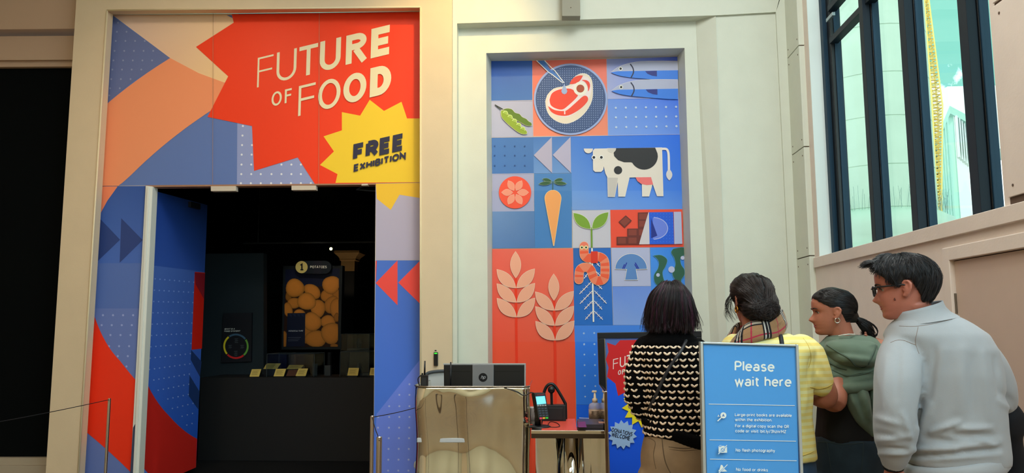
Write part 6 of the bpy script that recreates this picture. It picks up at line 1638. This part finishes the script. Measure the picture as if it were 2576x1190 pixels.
# plaid scarf
SCM = mat('plaid_wool', rough=.85, attr=True, sheen=.25, spec=.2, bump=.3, bscale=300)
def plaid(u, v):
    tan = (160, 122, 86); c = tan; U = (u * 7.0) % 1.0; V = (v * 2.0 + .15) % 1.0
    def band(x): return (-1 if any(abs(x - k) < .035 for k in (.30, .42, .54)) else (1 if any(abs(x - k) < .024 for k in (.36, .48)) else (2 if abs(x - .88) < .022 else 0)))
    a, b = band(U), band(V * .9)
    if a == -1 or b == -1: c = (24, 22, 26)
    if a == 1: c = (196, 190, 182)
    elif b == 1 and a != -1: c = (182, 170, 152)
    if 2 in (a, b) and -1 not in (a, b): c = (178, 50, 74)
    return rgb(c, 1.0)
mb = MB(); NU, NV_ = 260, 40; cS = PD(1896, 822, D2 - .005); RW = .125
def scp(u, v):
    a = 2 * math.pi * u; wob = .006 * noise.noise(Vector((math.cos(a) * 3, math.sin(a) * 3, v * 2)))
    bump = math.sin(v * 2 * math.pi); h_ = .048 * math.sin(2 * math.pi * v) ; t_ = .020 * math.cos(2 * math.pi * v)
    rx_ = .118 + t_ + wob - h_ * .35; ry_ = .098 + t_ + wob - h_ * .3; zt_ = .26 * math.cos(a) * RW + .02 * math.cos(a) ** 3 - .012 * abs(math.sin(a))
    fl_ = .05 * max(0, -math.cos(a)) ** 6
    return cS + HR * (rx_ * math.cos(a)) + HF * (ry_ * math.sin(a)) + UZ * (h_ * (1 + .2 * math.cos(a)) + zt_ - fl_ + .004 * math.sin(6 * a + 5 * v))
G_ = [[scp(i / NU, j / NV_) for j in range(NV_)] for i in range(NU)]
for i in range(NU):
    for j in range(NV_):
        mb.poly([G_[i][j], G_[(i + 1) % NU][j], G_[(i + 1) % NU][(j + 1) % NV_], G_[i][(j + 1) % NV_]], plaid((i + .5) / NU, (j + .5) / NV_))
me_s = mb.build('plaid_scarf', SCM, p2, smooth=True)
# ---------------------------------------------------------------- person 3: green hooded top, ponytail
D3 = 3.72
PXM3 = 1973 / D3
g0 = PD(2135, 900, D3); p3 = empty('person', (g0.x, g0.y, 0), 'person in profile with dark ponytail, silver hoop and green hooded top', 'person')
h3 = Head(PD(2098, 842, D3), .221, 168, -2, 0)
mb = MB(); h3.build(mb, neck=(.035, .0), nl=.09)
T_3 = [(862, 2082, 2180, .07), (885, 2068, 2212, .11), (930, 2066, 2220, .13), (990, 2074, 2212, .13), (1050, 2072, 2206, .12), (1100, 2068, 2206, .125)]
rows(mb, T_3, D3, shrink=.88); rows(mb, [(1080, 2060, 2205, .115), (1160, 2052, 2210, .13), (1220, 2056, 2206, .12)], D3, shrink=.92); an3 = legs(mb, 2130, D3, 1210, .16)
limb(mb, [(2092, 905, D3 - .02, .045), (2104, 960, D3 - .10, .045), (2106, 1000, D3 - .16, .044), (2098, 1014, D3 - .16, .042), (2072, 1006, D3 - .06, .035), (2030, 1000, D3 + .08, .027)])
hand(mb, PD(2032, 1000, D3 + .07), -HR + HF * .3, HF, curl=.4, sgn=-1)
limb(mb, [(2205, 905, D3, .042), (2236, 960, D3 + .03, .038), (2256, 990, D3 + .05, .034), (2250, 940, D3 + .03, .03), (2240, 884, D3 - .01, .026), (2236, 872, D3 - .02, .025)])
hand(mb, PD(2240, 876, D3 - .03), -HR + UZ * .25 - HF * .05, UZ * .8 - HF * .7, L=.15, curl=.42, sgn=-1)
b3 = solid('body', mb, SKIN, p3, .0042, 2)
h3.features(p3)
GRN = mat('green_fleece', (98, 118, 102), .85, sheen=.1, bump=.06, bscale=260, var=.06)
mb = MB(); rows(mb, [(1000, 2064, 2206, .13), (1050, 2062, 2206, .13), (1100, 2058, 2208, .135), (1112, 2060, 2206, .13)], D3); rows(mb, [(880, 2080, 2200, .11), (940, 2072, 2214, .13), (1010, 2066, 2208, .135)], D3)
solid('black_top', mb, mat('black_cotton', (9, 10, 12), .8), p3, .010, 4, lambda p, n: ridge(p, 7, .004))
mb = MB(); rows(mb, [(848, 2086, 2182, .075, -.01), (856, 2074, 2200, .10, -.01), (872, 2062, 2214, .125), (900, 2054, 2222, .14), (935, 2060, 2224, .15), (962, 2076, 2220, .15), (972, 2090, 2214, .145)], D3, e=2.3)
limb(mb, [(2080, 890, D3 - .02, .06), (2094, 930, D3 - .06, .062), (2104, 962, D3 - .08, .058)])
# heavy hood hanging on the back
FSB = foldset([(2080, 884, 2150, 918, 8, -.012), (2084, 902, 2140, 930, 7, .010), (2150, 930, 2196, 926, 6, -.010), (2200, 868, 2186, 920, 6, -.012), (2070, 905, 2100, 935, 7, -.010), (2100, 944, 2218, 934, 8, .010), (2104, 964, 2218, 954, 6, -.012), (2206, 900, 2216, 940, 6, .009)])
def bag(p, n):
    return FSB(p, n) + ridge(p, 6.5, .010, 1, 1, 1.8, 5) + fb(p, 12, .004)
hoodz = MB(); rows(hoodz, [(846, 2092, 2184, .05, -.03), (862, 2078, 2198, .075, -.06), (884, 2076, 2205, .09, -.09), (906, 2096, 2202, .085, -.11), (920, 2126, 2194, .06, -.11), (928, 2150, 2186, .03, -.10)], D3, e=2.2)
limb(mb, [(2086, 972, D3 - .11, .020), (2130, 972, D3 - .15, .030), (2175, 962, D3 - .15, .032), (2212, 950, D3 - .10, .03)])
gt = solid('hooded_top', mb, GRN, p3, .0085, 4, bag)
FSH = foldset([(2090, 872, 2160, 872, 9, .006), (2100, 886, 2176, 890, 8, -.007), (2110, 896, 2186, 906, 6, .007), (2140, 914, 2186, 918, 5, .006)])
hd3 = solid('hood', hoodz, GRN, p3, .0075, 4, lambda p, n: FSH(p, n) + ridge(p, 8, .007, 1, 1, 1.6, 9))
bv3 = bvh_of(hd3); bvt = bvh_of(gt); GS = mat('fleece_fold', (74, 92, 80), .9)
crease(bv3, [(2080, 868), (2108, 886), (2136, 902), (2150, 918), (2170, 924), (2184, 918)], .005, 'hood_edge', GS, p3); crease(bv3, [(2184, 918), (2192, 898), (2202, 872), (2196, 852)], .005, 'hood_edge', GS, p3)
crease(bvt, [(2064, 900), (2086, 912), (2110, 924), (2130, 930)], .005, 'fold', GS, p3); crease(bvt, [(2092, 930), (2130, 945), (2175, 940), (2218, 924)], .004, 'fold', GS, p3)
# hanging sleeves
mb = MB(); limb(mb, [(2150, 968, D3 - .13, .045), (2156, 1000, D3 - .14, .050), (2168, 1035, D3 - .14, .044), (2182, 1066, D3 - .13, .032), (2196, 1094, D3 - .12, .013)])
FSL = foldset([(2150, 975, 2178, 1060, 6, -.012), (2168, 980, 2190, 1060, 6, .010), (2134, 975, 2160, 1040, 5, .008)])
solid('hanging_sleeve', mb, GRN, p3, .007, 2, lambda p, n: FSL(p, n) + ridge(p, 9, .005, 1, 1, .5))
mb = MB(); limb(mb, [(2196, 950, D3 - .12, .028), (2204, 985, D3 - .12, .034), (2210, 1030, D3 - .12, .032), (2212, 1070, D3 - .12, .026), (2206, 1096, D3 - .12, .012)])
solid('hanging_sleeve', mb, GRN, p3, .008, 3, lambda p, n: ridge(p, 9, .006, 1, 1, .5))
gq = Print(Plane(PD(2130, 850, D3 - .09), SN), 0, 1.0)
nk = MB(); nl_ = [PD(x, y, D3 - .085 - .02 * math.sin((x - 2108) / 45 * 3.1)) for x, y in ((2110, 845), (2122, 842.5), (2135, 841), (2150, 841.5))]; nk.tube(nl_, .0035, 6).build('neck_tape', mat('tape_white', (190, 190, 180), .8), p3)
mb = MB(); rows(mb, [(1098, 2054, 2208, .135), (1130, 2050, 2212, .14), (1180, 2048, 2216, .15), (1230, 2056, 2212, .13)], D3, e=2.2); legs(mb, 2130, D3, 1215, .17, .10, .10, .05)
j3 = solid('jeans', mb, DEN2, p3, .010, 4, lambda p, n: ridge(p, 6, .004)); bj = bvh_of(j3); DS = mat('denim_stitch_dark', (46, 62, 66), .8)
for q in ([(2056, 1112), (2100, 1112), (2160, 1106)], [(2080, 1112), (2086, 1150), (2092, 1190)], [(2080, 1112), (2120, 1118), (2172, 1114)], [(2172, 1114), (2170, 1150), (2166, 1190)]): crease(bj, q, .002, 'pocket_seam', DS, p3, taper=False)
shoes(p3, an3, -HR * .3 + HF * .95, SHOEB)
# sleek hair
def hl3(th):
    c = math.cos(math.radians(th)); a = abs(((th + 180) % 360) - 180)
    return ip([(0, .80), (35, .76), (60, .66), (80, .58), (95, .57), (115, .36), (140, .22), (180, .17)], a)
mb = shell(h3, hl3, lambda th, t: .034 * (1 - max(0, t - .85) / .15 * .75))
tie = h3.at(0, -.50, .30)
mb.tube([h3.at(0, -.36, .40), tie], [.045, .017], 14)
solid('hair', mb, HAIRB, p3, .0045, 2, lambda p, n: fb(p, 60, .0012))
pa = []
for i in range(1100):
    th = R.uniform(12, 348); zz = hl3(th) + (1 - hl3(th)) * R.random() ** 1.2 * .97; p_ = []; o_ = R.uniform(.038, .046)
    tb_ = 180 + R.uniform(-4, 4); zb_ = .33 + R.uniform(-.03, .03)
    for k in range(9):
        u = k / 8; t_ = th + (tb_ - th) * u ** .85; z_ = zz + (zb_ - zz) * u ** 1.15 + .08 * math.sin(math.pi * u) * (1 if zz > .45 else .2); p_.append(h3.surf(t_, min(.99, z_), o_ * min(1, .45 + 2.2 * u) + (.03 * u ** 4)))
    p_.append(tie); pa.append(p_)
strands('hair_strands', pa, HAIRM, p3, .0006, cols=hcols((24, 21, 23), .4), multi=5, jit=.0026)
MB().tube([tie + (HF * math.cos(a) + (h3.u * .8 + h3.f * .5).normalized() * math.sin(a)) * .017 for a in [2 * math.pi * i / 14 for i in range(15)]], .007, 8, caps=False).build('hair_tie', mat('tie_black', (16, 16, 22), .6), p3, smooth=True)
pa = []
tpx = [(2156, 806), (2168, 812), (2184, 818), (2196, 828), (2200, 840)]
for i in range(420):
    a_ = R.uniform(0, 2 * math.pi); r0 = R.random() ** .5; p_ = []; ln = R.uniform(.8, 1.0); dr = R.uniform(0, 1) ; lp_ = i < 46
    for k in range(9):
        u = k / 8 * ln; s_ = u * 4; kk = min(3, int(s_)); f_ = s_ - kk; x = tpx[kk][0] + (tpx[kk + 1][0] - tpx[kk][0]) * f_; y = tpx[kk][1] + (tpx[kk + 1][1] - tpx[kk][1]) * f_
        w_ = (.012 + .022 * math.sin(math.pi * min(1, u * .85 + .05))); c = PD(x, y, D3 - .0)
        if lp_: c = PD(*[(2156, 806), (2172, 806), (2186, 810), (2198, 818), (2205, 826), (2208, 834), (2206, 842), (2201, 845), (2194, 843)][k], D3); w_ = .003
        if not lp_: c = c - UZ * (.03 * u * (1 - dr * .6)) - HR * (.07 * u * u * dr)
        p_.append(c + (HF * math.cos(a_) + UZ * math.sin(a_)) * w_ * r0)
    pa.append(p_)
strands('ponytail', pa, HAIRM, p3, .0007, cols=hcols((26, 22, 23), .45), multi=5, jit=.0025)
eb = h3.at(-.35, .0, .30) if False else None
for sg in (-1, 1):
    e_ = h3.at(sg * .345, -.03, .30)
    MB().tube([e_ + h3.f * (.0105 * math.cos(a)) + UZ * (.0115 * math.sin(a)) for a in [2 * math.pi * i / 18 for i in range(19)]], .0034, 8, caps=False).build('hoop_earring', mat('silver', (205, 195, 188), .18, metal=1), p3, smooth=True)
# ---------------------------------------------------------------- person 4: man in pale quarter-zip
D4 = 3.0
g0 = PD(2370, 900, D4); p4 = empty('person', (g0.x, g0.y, 0), 'tall person with short dark hair and black glasses in pale sweatshirt', 'person')
h4 = Head(PD(2288, 800, D4), .242, 152, -6, 0)
mb = MB(); h4.build(mb, neck=(.03, .055), nr=.064, nl=.06)
T_4 = [(790, 2276, 2384, .08), (802, 2256, 2412, .10), (818, 2240, 2440, .12), (842, 2228, 2474, .14), (880, 2250, 2494, .155), (940, 2270, 2504, .165), (1010, 2284, 2508, .165), (1080, 2290, 2514, .165), (1140, 2290, 2522, .17), (1166, 2288, 2522, .165)]
rows(mb, T_4, D4, shrink=.7); rows(mb, [(1130, 2300, 2500, .14), (1220, 2294, 2506, .15), (1280, 2300, 2500, .13)], D4, shrink=.92); an4 = legs(mb, 2398, D4, 1270, .19, .095, .11)
limb(mb, [(2268, 866, D4, .055), (2260, 950, D4 - .06, .052), (2254, 1040, D4 - .07, .046), (2250, 1110, D4 - .06, .038), (2247, 1158, D4 - .03, .031), (2247, 1175, D4 - .02, .029)])
hand(mb, PD(2247, 1172, D4 - .02), -UZ + HF * .12, -HR * .5 - HF * .8, L=.185, curl=.28)
limb(mb, [(2440, 890, D4, .044), (2472, 912, D4, .046), (2498, 952, D4 + .01, .046), (2512, 995, D4 + .04, .044), (2494, 1022, D4 + .14, .04), (2450, 1040, D4 + .32, .03)])
hand(mb, PD(2452, 1040, D4 + .32), -HR, HF, L=.185, curl=.5, sgn=-1)
solid('body', mb, SKINP, p4, .0045, 2)
h4.features(p4, brow=(30, 26, 26))
for x_, z_, r_ in ((.262, .305, .011), (.27, .325, .006)):
    c = h4.at(-x_, .155, z_); MB().ball(c, r_ * h4.H * 1.3, 8, 6).build('mole', mat('mole_brown', (92, 48, 40), .6), p4, smooth=True)
PAL = mat('pale_cotton', (168, 174, 180), .85, sheen=.15, bump=.06, bscale=260, var=.02)
FS4 = foldset([(2352, 880, 2340, 1000, 12, -.008), (2372, 880, 2340, 1040, 10, .007), (2420, 880, 2412, 1030, 14, .008), (2445, 900, 2448, 1040, 10, -.006), (2470, 890, 2486, 1050, 11, .007),
               (2330, 900, 2326, 980, 5, -.008), (2326, 980, 2308, 1070, 5, -.014), (2340, 1020, 2312, 1110, 10, .010),
               (2345, 1086, 2410, 1062, 8, .016), (2410, 1078, 2490, 1076, 8, .014), (2330, 1102, 2400, 1112, 7, -.012), (2400, 1094, 2500, 1098, 7, -.010), (2450, 1100, 2500, 1120, 6, .011), (2460, 1116, 2510, 1110, 5, -.009),
               (2296, 1132, 2400, 1128, 9, .016), (2400, 1126, 2512, 1110, 9, .014), (2300, 1146, 2410, 1142, 6, -.014), (2410, 1140, 2512, 1128, 6, -.012), (2300, 1158, 2515, 1144, 7, .008),
               (2206, 1052, 2262, 1066, 8, .008), (2204, 1090, 2260, 1100, 7, -.009), (2208, 1108, 2285, 1096, 8, .010), (2210, 1128, 2280, 1132, 6, -.010), (2212, 1142, 2285, 1140, 7, .009), (2270, 1040, 2288, 1100, 7, .010), (2232, 900, 2222, 1020, 9, .005), (2262, 880, 2256, 1000, 9, -.005),
               (2515, 985, 2545, 1010, 8, -.007), (2510, 1010, 2540, 1030, 7, .007), (2500, 900, 2512, 990, 7, -.010)])
def f4(p, n): return FS4(p, n) + ridge(p, 4.2, .004, 1.0, 1.0, .35, 1) + fb(p, 14, .0015)
mb = MB(); rows(mb, T_4, D4, e=2.35)
limb(mb, [(2276, 866, D4 - .01, .074), (2268, 900, D4 - .04, .084), (2262, 950, D4 - .07, .085), (2258, 1000, D4 - .08, .083), (2253, 1050, D4 - .08, .079), (2250, 1095, D4 - .07, .074), (2250, 1132, D4 - .05, .062), (2247, 1160, D4 - .03, .046)], n=24)
limb(mb, [(2446, 880, D4, .062), (2474, 906, D4, .066), (2500, 950, D4 + .01, .068), (2514, 995, D4 + .03, .064), (2508, 1018, D4 + .08, .060), (2470, 1036, D4 + .2, .052), (2440, 1040, D4 + .28, .042)])
sh4 = solid('sweatshirt', mb, PAL, p4, .0085, 7, f4)
# stand collar
mb = MB(); R_ = []
for (cx_, cy_, w_, hd_, tl) in ((2312, 771, .085, .074, .27), (2313, 778, .087, .077, .26), (2315, 787, .091, .083, .24), (2319, 797, .101, .094, .2), (2326, 808, .122, .112, .16)):
    c = PD(cx_, cy_, D4); R_.append([c + HR * w_ * math.cos(a) + HF * hd_ * math.sin(a) + UZ * (tl * w_ * math.cos(a)) for a in [2 * math.pi * i / 48 for i in range(48)]])
inn = [[v.lerp(sum(r, Vector()) / 48, .08) for v in r] for r in R_]
mb.loft([inn[3], inn[1], inn[0]] + R_, caps=False); mb.build('stand_collar', PAL, p4, smooth=True)
zq = PD(2259, 800, D4 + .02); MB().hexa([PD(2256, 786, D4), PD(2266, 790, D4), PD(2262, 812, D4), PD(2257, 816, D4)], [PD(2255, 786, D4 + .03), PD(2265, 789, D4 + .03), PD(2261, 812, D4 + .03), PD(2256, 816, D4 + .03)]).build('zip_flap', PAL, p4, bevel=.002)
bv4 = bvh_of(sh4); PS = mat('pale_seam', (142, 128, 118), .85)
crease(bv4, [(2310, 822), (2306, 840), (2303, 862), (2312, 890)], .0011, 'seam', PS, p4, taper=False); crease(bv4, [(2240, 862), (2256, 856), (2272, 856), (2288, 862), (2304, 868)], .0013, 'seam', PS, p4, taper=False)
crease(bv4, [(2262, 820), (2300, 821), (2345, 815), (2395, 803)], .0011, 'collar_seam', PS, p4, taper=False)
mb = MB(); R_ = []
for y, xl, xr, hd_ in ((1146, 2284, 2520, .168), (1157, 2280, 2525, .18), (1184, 2280, 2525, .18), (1194, 2288, 2518, .17)):
    c = (PD(xl, y, D4) + PD(xr, y, D4)) / 2; w_ = (PD(xr, y, D4) - PD(xl, y, D4)).length / 2; R_.append([c + HR * w_ * math.cos(2 * math.pi * i / 64) + HF * hd_ * math.sin(2 * math.pi * i / 64) + UZ * .035 * math.cos(2 * math.pi * i / 64) for i in range(64)])
mb.loft(R_).build('ribbed_hem', PAL, p4, smooth=True)
cf = PD(2247, 1160, D4 - .03); cf2 = PD(2247, 1170, D4 - .025)
MB().tube([cf, cf2], [.044, .038], 20).build('cuff', PAL, p4, smooth=True)
wc = PD(2240, 1168, D4 - .0); MB().tube([PD(2247, 1167, D4 - .026), PD(2247, 1176, D4 - .022)], [.040, .038], 20).build('watch_strap', BLKP, p4, smooth=True)
mb = MB(); rows(mb, [(1170, 2290, 2516, .155), (1220, 2286, 2520, .16), (1280, 2296, 2514, .14)], D4, e=2.2); legs(mb, 2400, D4, 1270, .2, .105, .115, .05)
solid('trousers', mb, mat('black_trousers', (16, 19, 26), .85), p4, .011, 4, lambda p, n: ridge(p, 6, .004)); shoes(p4, an4, -HR * .35 + HF * .93, SHOEB)
# short hair
def hl4(th):
    a = abs(((th + 180) % 360) - 180)
    return ip([(0, .86), (25, .84), (45, .74), (62, .64), (74, .50), (84, .47), (92, .60), (104, .58), (118, .36), (140, .22), (180, .17)], a)
def tk4(th, t):
    a = abs(((th + 180) % 360) - 180); return .035 + .05 * max(0, math.cos(math.radians(th))) * (t > 0.2) + .03 * max(0, -math.cos(math.radians(th))) * math.sin(min(1, t) * 2.6)
mb = shell(h4, hl4, tk4)
solid('hair', mb, HAIRB, p4, .005, 2, lambda p, n: fb(p, 50, .003))
pa = []
for i in range(1500):
    th = R.uniform(0, 360); a = abs(((th + 180) % 360) - 180); zz = hl4(th); t0 = R.uniform(.05, .8); L_ = R.uniform(.18, .34); p_ = []; o_ = tk4(th, t0) + R.uniform(-.005, .022)
    sw_ = (1 if th < 180 else -1) * R.uniform(-14, 12)
    for k in range(6):
        u = k / 5; t = min(1.03, t0 + L_ * u); z_ = zz + (1 - zz) * math.cos(min(1, t) * math.pi / 2) - max(0, t - 1) * .3
        p_.append(h4.surf(th + sw_ * u, min(.995, z_), o_ + (.03 * u * u if a < 40 else .008 * u * (1 - u)) ))
    pa.append(p_)
for i in range(60):
    x = R.uniform(-.2, .2); b0 = h4.at(x, .34 + R.uniform(-.05, .03), .93 + R.uniform(-.02, .04)); pa.append([b0, b0 + h4.f * .018 + UZ * .004, b0 + h4.f * .036 + UZ * .001 + h4.s * R.uniform(-.006, .006), b0 + h4.f * R.uniform(.045, .06) - UZ * .006])
strands('hair_strands', pa, HAIRM, p4, .0007, cols=hcols((24, 26, 31), .45), multi=5, jit=.003)
# glasses
GL = mat('glasses_black', (16, 18, 20), .25)
gp = empty('glasses', h4.at(0, .45, .5), parent=p4)
for sg in (-1, 1):
    rim = [h4.at(sg * x, .455 - .12 * x * x * 3, z) for x, z in ((.035, .535), (.10, .545), (.22, .545), (.245, .53), (.24, .44), (.20, .405), (.09, .405), (.045, .44))]
    MB().tube(rim + [rim[0]], .0032, 6, caps=False).build('lens_rim', GL, gp, smooth=True)
    MB().poly(rim).build('lens', THING, gp)
    MB().tube([h4.at(sg * .245, .43, .53), h4.at(sg * .335, .36, .53), h4.at(sg * .352, .0, .52), h4.at(sg * .35, -.05, .50)], .0035, 6).build('temple', GL, gp, smooth=True)
MB().tube([h4.at(-.04, .455, .52), h4.at(0, .475, .525), h4.at(.04, .455, .52)], .003, 6).build('bridge', GL, gp, smooth=True)
# coat over the arm
mb = MB(); limb(mb, [(2524, 1030, D4 + .06, .05), (2536, 1060, D4 + .05, .055), (2534, 1090, D4 + .06, .05), (2538, 1130, D4 + .07, .055), (2548, 1180, D4 + .08, .065), (2552, 1240, D4 + .08, .07), (2545, 1330, D4 + .08, .05)])
limb(mb, [(2524, 1040, D4 + .12, .04), (2500, 1050, D4 + .22, .05), (2500, 1150, D4 + .22, .07), (2510, 1280, D4 + .2, .06)])
cst = solid('folded_coat', mb, mat('coat_black', (12, 15, 22), .85), None, .011, 4, lambda p, n: ridge(p, 7, .012, 1, 1, .5)); props(cst, 'black coat hanging over the forearm of the person in glasses', 'coat')
